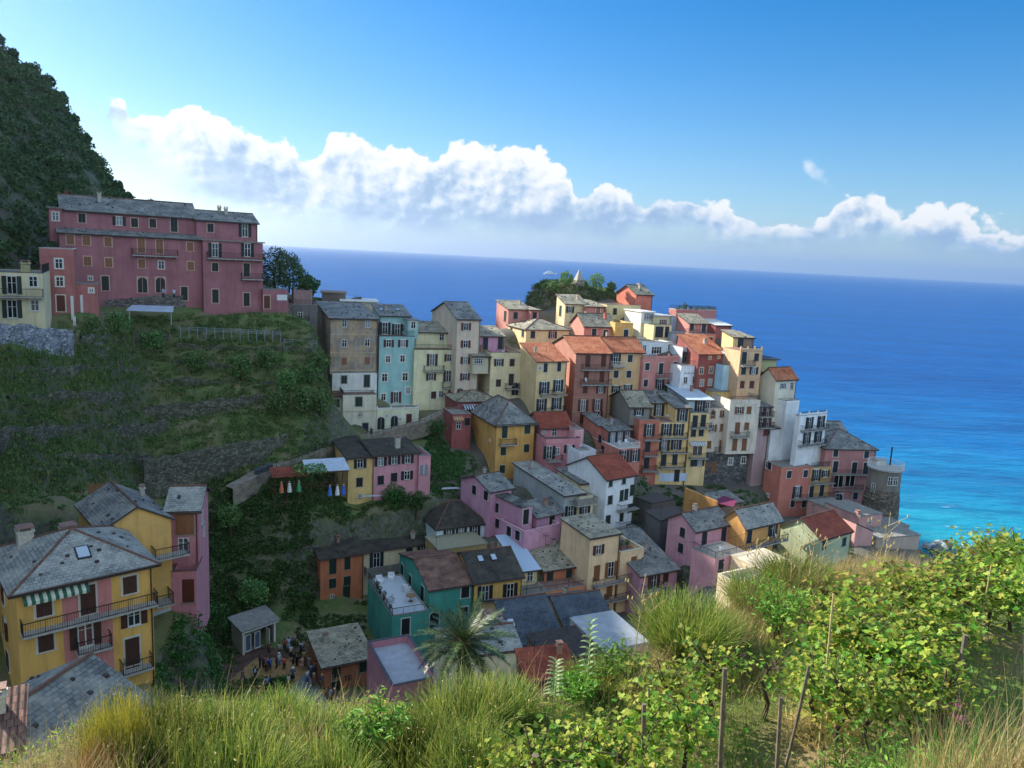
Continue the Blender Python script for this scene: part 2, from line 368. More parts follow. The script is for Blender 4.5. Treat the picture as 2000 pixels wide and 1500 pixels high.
    def hit(s, face, px, py, k=None):
        k = k or s.k; O, e1, e2 = k['O'], k['e1'], k['e2']
        if face == 'F': p0, n, a, L, rz = O, e2, e1, k['W'], k['yaw']
        elif face == 'L': p0, n, a, L, rz = O, e1, -e2, 0, k['yaw']-math.pi/2
        else: p0, n, a, L, rz = O+e1*k['W'], e1, e2, k['D'], k['yaw']+math.pi/2
        d = ray(*zp(s.z, px, py)); t = ((p0-CAM)@n)/(d@n); P = CAM+d*t
        sa = (P-p0)@a
        lo, hi = (0, k['W']) if face == 'F' else ((-k['D'], 0) if face == 'L' else (0, k['D']))
        return p0, a, rz, sa, P[2], lo, hi
    def win(s, spec, face='F', sh=None, sur=None, ws=None, k=None):
        for tok in spec.split():
            t = tok[0]; q = [float(v) for v in tok[1:].split(',')]; sc_ = (q[2] if len(q) > 2 else 1)*(ws or s.ws); c = sh or s.sh
            p0, a, rz, sa, z, lo, hi = s.hit(face, q[0], q[1], k); kk = k or s.k
            w, h, mode = TYP[t]; w *= sc_; h *= sc_
            sa = min(max(sa, lo+w/2+.18), hi-w/2-.18) if hi-lo > w+.4 else (lo+hi)/2
            z = max(z, kk['O'][2]+h/2-.3)
            z = min(z, kk['O'][2]+kk['H']+(kk['rise'] if face != 'F' else 0)-h/2-.12)
            M = s.inv @ TR((p0[0]+a[0]*sa, p0[1]+a[1]*sa, z), rz)
            su = s.sur if sur is None else sur
            o = link('door' if mode in 'ga' and mode else 'window', winmesh(t, w, h, su, c), s.root, M)
            if mode in ('o', 'c'):
                lw = w/2 if mode == 'c' else w/2
                for sg in (-1, 1):
                    x = sg*(w/4 if mode == 'c' else w/2+lw/2+.03); rot = R.uniform(-.03, .03) if mode == 'c' else sg*R.uniform(-.02, .16)
                    link('shutter', shuttermesh(lw-.015, h, c), o, TR((x, -.065-abs(rot)*.2, 0), rot))
        return s
    def bal(s, x0, y0, x1, face='F', kind='iron', d=.95, k=None, rh=.95, slab=None):
        p0, a, rz, sa, z, lo, hi = s.hit(face, x0, y0, k); kk = k or s.k
        P = p0+a*sa; P = np.array([P[0], P[1], z]); L = solve(P, a, zp(s.z, x1, 0)[0], 0, .5, 25)
        M = s.inv @ TR(P, rz); b = MB(); b.box(0, L, -d, .03, -.14, 0, 0)
        for q in np.linspace(.3, L-.3, max(2, int(L/1.2))): b.box(q-.06, q+.06, -d*.7, 0, -.34, -.14, 0)
        o = b.build('balcony', slab or M_SLAB, s.root, M)
        railing(L, d, kind, rh, o)
        s.lastbal = o; return s
    def rail(s, kind='iron', rh=.95, k=None, sides='FLR', inset=.06):      # railing round a flat roof
        k = k or s.k; b = MB(); W, D, H = k['W'], k['D'], k['H']
        segs = dict(F=((inset, inset), (W-inset, inset)), L=((inset, inset), (inset, D)), R=((W-inset, inset), (W-inset, D)), B=((inset, D-inset), (W-inset, D-inset)))
        for q in sides: railseg(b, *segs[q], H+.06, rh, kind)
        b.build('railing', railmats(kind), s.root, k['M']); return s
    def pillars(s, n=4, hgt=.9, wall=None, k=None):                        # masonry posts of a roof terrace
        k = k or s.k; b = MB(); W, D, H = k['W'], k['D'], k['H']
        for q in range(n):
            x = .15+(W-.3)*q/(n-1); b.box(x-.11, x+.11, .03, .25, H+.004, H+hgt*.8, 0); b.box(x-.14, x+.14, .0, .28, H+hgt*.8, H+hgt*.8+.05, 1)
        b.box(0, W, .06, .22, H+.004, H+hgt*.45, 0)
        b.build('terrace_wall', [s.mat(wall or s.wall), M_SLAB], s.root, k['M']); b = MB(); railseg(b, (.2, .14), (W-.2, .14), H+hgt*.3, hgt*.45, 'iron'); b.build('railing', M_IRON, s.root, k['M']); return s
    def chim(s, u, v, k=None, h=1.1, w=.5, col='b9b2a4'):
        k = k or s.k; x, y = u*k['W'], v*k['D']; z = k['zr'](x, y); b = MB()
        b.box(x-w/2, x+w/2, y-w/2, y+w/2, z-.3, z+h, 0); b.box(x-w/2-.08, x+w/2+.08, y-w/2-.08, y+w/2+.08, z+h, z+h+.1, 0)
        for sx in (-1, 1): b.box(x+sx*w*.4-.05, x+sx*w*.4+.05, y-w*.4, y+w*.4, z+h+.1, z+h+.3, 0)
        b.box(x-w/2-.06, x+w/2+.06, y-w/2-.06, y+w/2+.06, z+h+.3, z+h+.37, 1)
        b.build('chimney', [simple('chimney_'+col, col, .9), M_COTTO], k['rf']); return s
    def aerial(s, u, v, k=None, h=2.):
        k = k or s.k; x, y = u*k['W'], v*k['D']; z = k['zr'](x, y); b = MB(); b.tube([(x, y, z), (x, y, z+h)], .025, 4); b.tube([(x-.5, y, z+h*.92), (x+.5, y, z+h*.92)], .014, 4)
        for q in range(5): b.tube([(x-.45+.22*q, y-.28, z+h*.92), (x-.45+.22*q, y+.28, z+h*.92)], .01, 4)
        b.build('aerial', M_IRON, k['rf']); return s
    def skyl(s, u, v, k=None, w=.8, h=1.1):
        k = k or s.k; x, y = u*k['W'], v*k['D']; e = .01; z = k['zr'](x, y)+.18
        n = Vector((-(k['zr'](x+e, y)-k['zr'](x-e, y))/(2*e), -(k['zr'](x, y+e)-k['zr'](x, y-e))/(2*e), 1)).normalized()
        b = MB(); b.box(-w/2, w/2, -h/2, h/2, -.02, .09, 0); b.box(-w/2+.09, w/2-.09, -h/2+.09, h/2-.09, .09, .1, 1)
        b.build('skylight', [M_IRON, simple('skylight_glass', 'aeb9c2', .08, 0, .02)], k['rf'], Matrix.Translation((x, y, z)) @ n.to_track_quat('Z', 'Y').to_matrix().to_4x4()); return s
    def band(s, x0, y0, x1, y1, wall, name='painted_band'):               # painted field of another colour on the front
        p0, a, rz, sa, z, lo, hi = s.hit('F', x0, y0); _, _, _, sb, z1, _, _ = s.hit('F', x1, y1)
        b = MB(); b.box(0, abs(sb-sa), -.012, .01, z1-z, 0, 0); P = p0+a*min(sa, sb)
        b.build(name, s.mat(wall), s.root, s.inv @ TR((P[0], P[1], z), rz)); return s
    def cornice(s, y, x=None, col='b9a98c', k=None):
        k = k or s.k; p0, a, rz, sa, z, lo, hi = s.hit('F', x if x is not None else 0, y, k)
        P0 = k['O']; zz = z
        b = MB(); b.box(-.05, k['W']+.05, -.06, .02, -.07, .07, 0)
        b.build('cornice', simple('cornice_'+col, col, .85), s.root, s.inv @ TR((P0[0], P0[1], zz), k['yaw'])); return s
    def awning(s, x0, y0, x1, col='3d7a5c', col2='d8d8d0', d=1.1):
        p0, a, rz, sa, z, lo, hi = s.hit('F', x0, y0); P = p0+a*sa; P = np.array([P[0], P[1], z]); L = solve(P, a, zp(s.z, x1, 0)[0], 0, .5, 25)
        b = MB(); n = max(6, int(L/.22))
        for q in range(n):
            u0, u1 = L*q/n, L*(q+1)/n
            b.face([(u0, 0, 0), (u0, -d, -.38), (u1, -d, -.38), (u1, 0, 0)], q % 2); b.face([(u0, -d, -.38), (u0, -d, -.6), (u1, -d, -.6), (u1, -d, -.38)], q % 2)
        b.box(0, L, -.08, 0, 0, .08, 1)
        b.build('awning', [simple('awning_'+col, col, .8), simple('awning_'+col2, col2, .8)], s.root, s.inv @ TR(P, rz)); return s
def railmats(kind): return dict(iron=[M_IRON], white=[M_WHITE], solid=[M_CONC])[kind]
def railseg(b, p, q, z, rh, kind):
    p, q = Vector((*p, 0)), Vector((*q, 0)); L = (q-p).length; d = (q-p)/L; n = Vector((-d.y, d.x, 0)); w = .022 if kind != 'solid' else .05
    def bx(s0, s1, z0, z1, t):
        A, B = p+d*s0, p+d*s1; c = [A-n*t, B-n*t, B+n*t, A+n*t]; i = len(b.v)
        b.v += [(v.x, v.y, z0) for v in c]+[(v.x, v.y, z1) for v in c]
        for f in ((0, 3, 2, 1), (4, 5, 6, 7), (0, 1, 5, 4), (1, 2, 6, 5), (2, 3, 7, 6), (3, 0, 4, 7)): b.f.append(tuple(i+k for k in f)); b.m.append(0); b.uv.append(None)
    if kind == 'solid': bx(0, L, z, z+rh, .05); return
    bx(0, L, z+rh-.05, z+rh, .025); bx(0, L, z+.06, z+.09, .015)
    m = max(2, int(L/.14))
    for k in range(m+1):
        s0 = L*k/m; big = k % 9 == 0; bx(max(0, s0-(.02 if big else .009)), min(L, s0+(.02 if big else .009)), z, z+rh-.05, .02 if big else .009)
def railing(L, d, kind, rh, parent):
    b = MB(); t = .04
    railseg(b, (t, -d+t), (L-t, -d+t), 0, rh, kind); railseg(b, (t, -d+t), (t, 0), 0, rh, kind); railseg(b, (L-t, -d+t), (L-t, 0), 0, rh, kind)
    return b.build('railing', railmats(kind), parent)
# ================================================================ HOUSES (positions read off the photograph, each at its own distance)
G1 = 'houses above the terraced slope'; G2 = 'houses in the row along the path'; G3 = 'houses on the top of the rock'; G4 = 'houses in the middle of the village'
G5 = 'houses at the sea end of the village'; G6 = 'houses around the square'; G7 = 'houses in the near left corner'
# ---- long red house above the terraces (zoom a)
s = House('long_house', 'long dark red house with slate roofs above the terraced slope', 'a', 127, 33, '94565a', sur='c9a98f', sh='k', group=G1)
s.block(345, 345, 1185, 742, D=4.5, roof='sh', rise=1.0, rm='slate', ext=4)
s.win('t412,385 t507,390 t633,398 t1113,425 t513,510 t637,518 t830,525 t1117,538'.replace('t', 'w'), sh='t')
s.win('D828,418 D935,425', sh='t'); s.win('p945,533 a835,650 a940,650 g617,640 g1080,700 s530,610', sh='k'); s.bal(770, 472, 1040)
s.block(360, 208, 1148, 345, D=8, roof='gx', rise=2.2, rm='slate', r=130, ground=False)
s.win('w480,258 o698,275 w788,285 w895,288 D1020,298', sh='k'); s.chim(.28, .35, h=1.3); s.chim(.05, .6, h=.8, col='8c3b3c')
s.block(285, 198, 362, 380, D=6, roof='slab', rm=M_CONC, r=129.5, ground=False); s.win('p325,248')
s.block(1188, 388, 1540, 772, D=5, roof='slab', rm=M_CONC, r=128, ext=6)
s.win('d1260,445 d1450,445 w1260,545 D1445,562 g1262,715 g1445,735', sh='k'); s.bal(1210, 490, 1540); s.bal(1410, 613, 1535)
s.block(1150, 268, 1508, 388, D=8, roof='gx', rise=1.5, rm='slate', r=131, ground=False); s.win('w1233,315 d1435,330', sh='k'); s.chim(.55, .4, h=.9)
s.block(1540, 680, 1690, 785, D=3, roof='flat', par=.1, r=129, ext=5); s.win('g1562,750', sh='r')
# ---- small red house with a terrace on top
s = House('terrace_house', 'narrow red house with white walled roof terrace beside the long red house', 'a', 115, 27, 'a05a52', sur='d9cfc0', sh='r', group=G1)
s.block(230, 475, 432, 790, D=7, roof='flat', par=.9, coping='d0ccc0', ext=6, rm=M_CONC); s.win('p345,525 p350,630 g358,782'); s.rail(sides='FL', rh=1.1)
s.block(440, 648, 572, 745, D=5, roof='flat', par=.1, r=116, ext=6); s.win('s535,682')
s = House('yellow_villa', 'pale yellow house with long balcony left of the narrow red house', 'a', 106, 27, 'dfbf92', sur='d8d2bf', sh='g', group=G1)
s.block(-130, 578, 250, 850, D=9, roof='flat', par=.15, ext=6, rm=M_CONC, coping='4a4c50')
s.win('d70,650 p195,630 d72,790 p205,770 d-70,650 d-70,790'); s.bal(-125, 712, 258); s.rail(sides='FR', rh=1.1); s.chim(.72, .12, h=1.2, w=.9, col='cfc18f')
# ---- row along the path (zoom b)
s = House('weathered_tower_house', 'tall weathered house with faded tan painted panels and slate roof', 'b', 130, 22, frescoed('b89a78', '8f8272', 'a8a298'), sur='9d968a', sh='g', group=G2, cat='house')
s.block(172, 460, 518, 856, c=70, roof='sh', rise=1.5, rm='slate', ground=False); k0 = s.k
s.win('p272,490 p443,490 p272,640 p440,635'); s.win('w270,770,.95 w440,765,.95', sh='t')
for y in (575, 708, 838): s.cornice(y, 172)
s.block(184, 858, 512, 1012, D=9, wall='c9c7bc', roof='slab', rm=M_CONC, oh=0, r=130, ext=6); s.win('w270,905 D437,915')
s.block(262, 1030, 508, 1345, D=5, wall='cbc3a8', roof='flat', rm=M_COTTO, par=.25, r=126.5); s.win('w378,1063,1.2 s388,1163'); s.win('g425,1268', sh='n'); s.rail(sides='FL'); s.cornice(1140, 262)
s.block(186, 1032, 264, 1150, D=3, wall='c9c2a9', roof='sh', rise=.5, rm='oldtile', r=127.5); s.win('w213,1078')
s = House('teal_house', 'tall teal house with roof terrace beside the weathered tan house', 'b', 131.5, 22, '84ada6', sur='d4d3c6', sh='r', group=G2)
s.block(530, 592, 788, 1100, D=9, roof='flat', par=.1, coping='3c4a46', rm=M_COTTO, ground=False, ext=3); s.rail(sides='F')
s.win('o597,640 o702,640', sh='b'); s.win('p592,755 p698,752 p567,890,1.15 p717,885,1.15 p558,1033 p738,985 d650,1035,.95')
s.block(537, 440, 755, 592, D=7, roof='sh', rise=1.4, rm='slate', r=134.5, ground=False); s.win('d570,530 d660,540 p715,530', sh='k'); s.skyl(.15, .5); s.skyl(.72, .5)
s.block(738, 474, 815, 592, D=3, roof='slab', rm=M_CONC, r=133, ground=False, oh=.15); s.win('p777,505')
s.block(508, 1132, 818, 1275, D=4, wall='d6cba6', roof='flat', rm=M_SLAB, par=.15, r=127.5, coping='c9c5b8'); s.pillars(4, .9, 'c9c5b8'); s.win('a530,1225,.95 a638,1215,.95', sh='k'); s.win('g745,1200 s582,1170,.8 s680,1195,.8', sh='r')
s = House('yellow_balcony_house', 'pale yellow house with two balconies between teal and grey cream houses', 'b', 132, 20, 'e0c496', sur='d8d2bf', sh='b', group=G2)
s.block(786, 690, 1100, 1095, D=8, roof='flat', par=.1, coping='3d3a3a', rm=M_COTTO); s.rail(sides='F')
s.win('d915,760 o1040,745 o907,885 d1035,880 w925,1018 p980,1012 g1050,1025'); s.bal(850, 838, 995); s.bal(985, 960, 1105)
s.block(795, 560, 1048, 690, D=6, roof='sh', rise=1.3, rm='mossslate', r=135, ground=False); s.win('p985,595')
s = House('gabled_tower_house', 'grey cream gabled house with dark red shutters in the row by the path', 'b', 131, 22, 'c4ad93', sur='c9c2ae', sh='r', group=G2)
s.block(1102, 465, 1270, 1090, c=915, roof='gx', rise=2.3, rm='slate', oh=.25); s.win('o1163,518 o1160,645 o1158,765 o1155,885 a1118,1010,.9 p1215,1010')
s.block(1215, 738, 1335, 850, D=4, roof='sh', rise=.4, rm='mossslate', r=130.2, ground=False, wall='b5aa8c'); s.win('P1250,770,.7', sur='')
s = House('pink_terrace_house', 'small pink house above yellow floors with laundry terrace and brown shutters', 'c', 131, 21, 'dbbb8c', sur='cfc6ae', sh='b', group=G2)
s.block(222, 738, 442, 1010, D=8, roof='flat', par=.75, rm=M_COTTO, coping='56525a'); s.win('o278,780 w375,780 w275,930 D368,905'); s.bal(320, 968, 420); s.win('a400,1040', sh='k')
s.block(135, 590, 320, 735, D=6, roof='sh', rise=1.2, rm='mossslate', r=135.5, ground=False, wall='b9819a'); s.win('D180,640 D290,625', sh='n', sur='')
# ---- upper middle (zoom c)
s = House('yellow_house', 'yellow house with terracotta roof and two pairs of small balconies', 'c', 127, 25, 'dbb27a', sur='d5cfbc', sh='n', group=G4)
s.block(560, 775, 778, 1150, c=440, roof='sh', rise=2.2, rm='terracotta', ext=6); s.win('s580,820 D620,818,.75 D720,808,.75 d610,965 d712,950 d590,1090 d700,1080'); s.bal(575, 1018, 665); s.bal(680, 1010, 765); s.bal(565, 1148, 655); s.bal(672, 1135, 750)
s = House('brown_house', 'tall reddish brown house with terracotta gable roof and long balconies', 'c', 131, 17, '9b6450', sur='a8836c', sh='r', group=G4)
s.block(845, 712, 1100, 1215, c=665, roof='gx', rise=2.2, rm='terracotta', ext=5)
s.win('D930,770 D1045,765 D917,880 D1033,880 w910,980 o1025,978 d895,1095 d1000,1090 g890,1188 d1000,1175'); s.bal(880, 828, 1100); s.bal(870, 938, 1090)
for y in (905, 1035, 1140): s.cornice(y, 845, 'b08a72')
s = House('yellow_house', 'mustard yellow house with terracotta roof right of the tall brown house', 'c', 136, 18, 'c89e66', sur='d5cfbc', sh='n', group=G4)
s.block(1100, 705, 1340, 1005, D=8, roof='gx', rise=2.2, rm='terracotta', ext=12, ground=False); s.win('d1135,740 w1240,750 w1137,865 w1230,865 o1135,975 o1222,968'); s.bal(1095, 805, 1195, kind='white')
# ---- upper right (zoom d)
s = House('pink_house', 'dusty pink house with pillared roof terrace under a white upper floor', 'd', 138, 27, 'bc7468', sur='d2cbbf', sh='n', group=G4)
s.block(212, 603, 495, 865, D=8, roof='flat', par=.0, rm=M_CONC, ext=14, ground=False); s.pillars(4, .95); s.win('w240,660 D340,675 w445,650 w228,780 d330,795 o445,768'); s.bal(300, 742, 445)
s.block(203, 492, 430, 603, D=8, roof='flat', par=.25, rm=M_CONC, r=142, ground=False, wall='c6cfd2'); s.win('P308,540 p215,525 p405,520', sur='')
s = House('white_house', 'narrow white house with glass fronted terrace beside the dark red house', 'd', 139, 22, 'cfd2d2', sur='', sh='n', group=G4)
s.block(490, 658, 622, 790, D=8, roof='flat', par=.1, rm=M_CONC, ext=16, ground=False); s.rail(sides='F'); s.win('s520,700,.6 s545,700,.6 s575,700,.6 p520,760 p585,755')
s.block(500, 540, 610, 658, D=6, roof='flat', par=.5, rm=M_CONC, r=142.5, ground=False, wall='b6b9bb'); s.win('d530,590', k=s.k)
s = House('dark_red_house', 'dark red house with terracotta roof and tan framed windows', 'd', 140, 22, '83392f', sur='b98a4e', sh='r', group=G4)
s.block(618, 570, 815, 812, D=7, roof='sh', rise=2.6, rm='terracotta', ext=16, ground=False); s.win('p637,690 p708,685 p765,680 p640,780 p700,775 p762,770 s700,595 s765,590')
s = House('blue_house', 'narrow light blue house with planted terrace right of the dark red house', 'd', 140.5, 22, '9dc3cf', sur='', sh='n', group=G4)
s.block(800, 662, 912, 830, D=7, roof='flat', par=.3, rm=M_CONC, ext=16, ground=False); s.win('w875,695 w860,790'); s.rail(sides='F')
s.block(806, 560, 890, 662, D=4, roof='flat', par=.2, rm=M_CONC, r=143, ground=False); s.win('w830,605')
s = House('tan_house', 'tan house with pillared roof terrace and dark shutters near the sea edge', 'd', 139, 18, 'c29a6e', sur='', sh='n', group=G5)
s.block(925, 547, 1087, 820, c=800, roof='flat', par=.0, rm=M_COTTO, ext=16, ground=False); s.pillars(4, 1.0); s.win('D950,590 w1040,590 w945,690 o1020,690'); s.win('w935,790 w1005,790', sh='r'); s.bal(920, 650, 1012); s.cornice(750, 925)
s.block(872, 447, 945, 547, c=790, roof='sh', rise=.8, rm='mossslate', r=145, ground=False, wall='c9ad6c'); s.win('D925,480')
s = House('olive_house', 'pale olive house with flat dark roof jutting out over the sea edge', 'd', 147, 15, 'a5a46f', sur='', sh='k', group=G5)
s.block(1080, 608, 1190, 800, D=6, roof='slab', rm=simple('dark_roofing', '3a4450', .8), ext=16, oh=.5, ground=False)
s = House('cream_house', 'cream house with terracotta roof and blue paned windows at the sea edge', 'd', 141, 30, 'cbbfa4', sur='', sh='n', group=G5)
s.block(1185, 755, 1335, 1100, c=1070, roof='gx', rise=1.7, rm='terracotta', ext=14, ground=False); s.win('P1235,800,.7 p1300,800')
s = House('white_house', 'white house of stepped blocks with a balustraded terrace above the sea', 'e', 138, 30, 'd3d1ca', sur='', sh='k', group=G5)
s.block(375, 378, 552, 610, c=345, roof='flat', par=.1, rm=M_SLAB, ext=12, ground=False); s.pillars(4, .95, 'd3d1ca'); s.win('d435,420 d510,412 d418,518 d490,508'); s.bal(375, 470, 535); s.bal(360, 568, 522)
s.block(288, 290, 372, 560, c=224, roof='flat', par=.35, rm=M_CONC, r=140.5, ext=12, ground=False)
s.block(188, 458, 272, 545, D=4, roof='sh', rise=.5, rm='mossslate', r=139.5, ext=12, ground=False); s.win('p190,480', face='L')
s = House('narrow_balcony_house', 'narrow mauve house with dark balconies between the cream tenement and white house', 'e', 137.5, 20, '9c7f7c', sur='', sh='r', group=G5)
s.block(103, 318, 188, 520, D=6, roof='sh', rise=.5, rm='slate', ext=12, ground=False); s.win('d128,350,.8 d160,345,.8 d128,420,.8 d165,415,.8 w150,480'); s.bal(103, 375, 188); s.bal(103, 448, 188)
s = House('pink_shore_house', 'pink house with hipped slate roof behind the round stone tower', 'e', 142, 8, 'a86a62', sur='d2cbbf', sh='n', group=G5)
s.block(542, 588, 872, 985, D=9, roof='hip', rise=2.4, rm='slate', ext=6); s.win('w608,612 w808,625 D605,705 D728,712 D802,715 k625,800 k700,795 w735,895 s725,960'); s.win('a628,920', sh='n', sur='d8d8d4'); s.bal(580, 748, 850); s.bal(592, 850, 780, d=.5)
s.block(545, 472, 672, 512, D=5, roof='gx', rise=1.2, rm='slate', r=149, ground=False)
s = House('red_shore_house', 'red house with yellow wing and flat roof terrace below the white house', 'e', 135, 22, 'b5654f', sur='d2cbbf', sh='n', group=G5)
s.block(255, 718, 447, 1020, c=150, roof='flat', par=.15, rm=M_CONC, ext=5); s.win('w303,755 w410,750 d355,870 w325,945 w408,945'); s.win('w178,700 p155,690 s165,890', face='L'); k1 = s.k
s.block(447, 716, 582, 990, D=6, roof='flat', par=.1, rm=M_CONC, pl=.03, wall='bd9045', ext=6); s.rail(sides='FR'); s.win('d480,760 o540,750 D448,868 D515,860 w503,940'); s.bal(440, 812, 582); s.bal(320, 914, 600, k=k1)
s.block(165, 582, 345, 690, D=5, roof='sh', rise=.9, rm='mossslate', r=141.5, ground=False); s.win('w225,605 D290,620')
s = House('cream_tenement', 'big pale cream house with brown shutters on a dark stone base', 'd', 134, 16, 'c3b6a3', sur='', sh='o', group=G4, wear=.9)
s.block(847, 935, 1068, 1290, D=8, roof='flat', par=.75, rm=M_COTTO, ground=False, wall='c6b9a4'); s.rail(sides='FR', rh=1.3); s.win('o915,980 w985,978 D900,1110 w968,1095 D880,1230 D950,1230'); s.bal(845, 1170, 970)
s.block(690, 972, 847, 1292, D=8, roof='flat', par=.15, rm=M_CONC, r=133.7, ground=False); s.win('w722,1010 o805,1005 w790,1105 o715,1110 w690,1230 D782,1240'); s.bal(730, 1285, 1020, d=.6)
s.block(650, 1294, 1020, 1490, D=8, roof='slab', oh=.0, rm=M_CONC, r=133.5, wall=stonemat('dark_rubble', '6b6a68', '48484a', '8a8782', 1.6)); s.win('p850,1355 p945,1345', sur='d0cec8'); s.win('w668,1385 D730,1400', sur='')
s.block(720, 845, 850, 960, D=5, roof='slab', rm=M_CONC, r=139, ground=False, wall='c7a852', oh=.15)
s = House('narrow_yellow_house', 'narrow yellow house with pale blue roof and stacked small balconies', 'd', 130.5, 13, 'dbb070', sur='', sh='n', group=G4)
s.block(560, 1005, 700, 1490, D=9, roof='flat', par=.1, rm=M_CONC); s.win('D590,1060 D650,1055 w578,1145 w635,1140 k610,1262 w575,1362 o625,1360'); s.bal(555, 1105, 697); s.bal(540, 1325, 672); s.awning(550, 1210, 665, 'd0d0c8', '98a0a8', d=.8)
s.block(545, 905, 712, 1005, D=9, roof='sh', rise=.9, rm=simple('pale_blue_roofing', 'aebdcb', .6, 0, .08), r=132.5, ground=False, wall='9fb0b5', oh=.5); s.win('d625,950 p680,945', sur='d8d8d4', sh='k'); s.bal(550, 1005, 712)
s = House('tall_yellow_house', 'tall yellow house with three long balconies and a pale blue ground floor', 'd', 128, 13, 'd9ac66', sur='', sh='n', group=G4)
s.block(326, 1072, 540, 1490, D=8, roof='flat', par=.1, rm=M_COTTO); s.win('d380,1122 d470,1110 d365,1232 d452,1225 D360,1342 D442,1335 s315,1435 D455,1470'); s.bal(335, 1180, 522); s.bal(335, 1285, 522); s.bal(322, 1395, 505); s.band(328, 1500, 530, 1440, 'aebdd0')
s.block(452, 965, 556, 1072, D=7, roof='sh', rise=1.0, rm='slate', r=129.5, ground=False); s.win('d497,1012')
s.block(280, 928, 452, 1072, D=6, roof='sh', rise=1.0, rm='slate', r=132, ground=False); s.win('d325,975')
s = House('salmon_house', 'narrow salmon house with stacked balconies and a terrace under grey gable', 'd', 126, 14, 'b25e44', sur='', sh='n', group=G4)
s.block(185, 1075, 333, 1500, D=8, roof='flat', par=.55, rm=M_CONC); s.win('d255,1122 D243,1240 D235,1362 s235,1480'); s.bal(210, 1192, 326); s.bal(203, 1308, 306); s.bal(190, 1418, 300)
s.block(118, 958, 268, 1078, c=-30, roof='gx', rise=1.9, rm='mossslate', r=127.5, ground=False, wall='7c776b'); s.win('o180,975', sur='d8d8d4')
# ---- middle (zoom g)
s = House('salmon_terrace_house', 'low salmon house with white railed terrace beside the narrow salmon house', 'g', 120, 26, 'b86a56', sur='', sh='n', group=G4)
s.block(1370, 492, 1545, 625, c=1080, roof='flat', par=.1, rm=M_SLAB, coping='d5d2c8', ext=6); s.rail(kind='white', sides='FR'); s.win('d1410,540 d1500,530'); s.win('w1222,365 w1240,490', face='L')
s.block(1045, 528, 1190, 605, D=4, roof='flat', par=.35, rm=M_CONC, r=113.5, wall='c9ccd0', coping='c9ccd0'); s.block(1290, 345, 1470, 480, D=4.5, roof='sh', rise=.9, rm='slate', r=124, ground=False); s.win('d1320,372 d1380,375 d1440,360'); s.block(1205, 300, 1300, 480, D=5, roof='sh', rise=.9, rm='slate', r=125.5, ground=False)
s = House('pink_tiled_house', 'pink house with terracotta roof and walled terrace beside the ochre house', 'g', 115, 19, 'bb7478', sur='', sh='k', group=G4)
s.block(775, 442, 1052, 660, c=668, roof='flat', par=.7, rm=M_COTTO, coping='4d4a4c'); s.win('p868,505 o965,485 d795,515'); s.bal(775, 580, 900)
s.block(735, 318, 985, 442, D=6.5, roof='gx', rise=1.8, rm='redtile', r=118.5, ground=False); s.win('p845,335 s760,350')
s.block(1010, 345, 1085, 640, D=6, roof='flat', par=.3, rm=M_CONC, r=118, wall='c78f8f')
s = House('ochre_house', 'square ochre yellow house with hipped slate roof and dark green shutters', 'g', 116, 24, 'c28f35', sur='c9b27a', sh='g', group=G4)
s.block(378, 285, 692, 700, c=170, roof='hip', rise=2.9, rm='slate', oh=.45); s.win('D440,345 w625,325,1.15 w428,505 w617,480 w420,650'); s.bal(392, 448, 522); s.win('s215,585,.7', face='L')
s = House('maroon_house', 'small maroon house half hidden left of the ochre house', 'g', 121, 22, '8a3f3c', sur='', sh='k', group=G4)
s.block(15, 215, 168, 460, D=5, roof='flat', par=.2, rm=M_CONC); s.win('w145,265 p65,295'); s.awning(20, 225, 100, 'b58a6a', 'a07a5a', .7)
s.block(55, 105, 405, 215, D=7, roof='hip', rise=1.2, rm='mossslate', r=126, ground=False); s.win('p350,112'); s.awning(95, 130, 240, '3a4a66', 'c9cdd0', 1.0)
# ---- top of the rock (zooms c and q)
s = House('pink_house', 'pink house with side balcony left of the green rock', 'c', 151, 27, 'c27a6a', sur='', sh='n', group=G3)
s.block(350, 392, 512, 500, c=262, roof='sh', rise=1.3, rm='mossslate', ext=8); s.win('w400,435'); s.win('D325,440', face='L', sh='g'); s.block(512, 398, 580, 480, D=5, roof='sh', rise=.3, rm='mossslate', r=151.6, ext=8); s.win('w540,435')
s = House('yellow_house', 'broad yellow house with stone weighted slate roof in the upper village', 'c', 143, 24, 'd8b07a', sur='', sh='n', group=G3)
s.block(478, 540, 800, 680, c=345, roof='hip', rise=1.6, rm='mossslate', ext=8); s.win('w527,575'); s.win('o672,577', sh='n', sur='b86a66'); s.win('w455,565 w370,550', face='L', sh='g')
s = House('pink_house', 'pink house with grey slate gable roof and two tall shuttered doors', 'c', 146.5, 18, 'b8705e', sur='cfc9bd', sh='n', group=G3)
s.block(905, 515, 1130, 625, c=805, roof='gx', rise=2.1, rm='mossslate', ext=8); s.win('D975,572 D1058,580'); s.chim(.8, .3, h=.9, col='b8705e')
s = House('yellow_house', 'small yellow house with parapet roof right of the grey slate gable', 'c', 147.5, 18, 'bf9a45', sur='cfc9bd', sh='n', group=G3)
s.block(1130, 520, 1262, 625, D=8, roof='flat', par=.8, rm=M_CONC, coping='c7b070', ext=8); s.win('D1208,578')
s = House('yellow_house', 'yellow house with slate roof and open shutters below the green rock', 'c', 154, 22, 'dab886', sur='', sh='n', group=G3)
s.block(765, 352, 922, 480, c=702, roof='sh', rise=1.5, rm='mossslate', ext=8); s.win('o800,392'); s.win('D730,400', face='L', sh='g')
s.block(922, 372, 1055, 480, D=7, roof='sh', rise=.9, rm='mossslate', r=154.6, wall='b3685f', ext=8); s.win('g1005,410', sh='t', sur='cfc9bd')
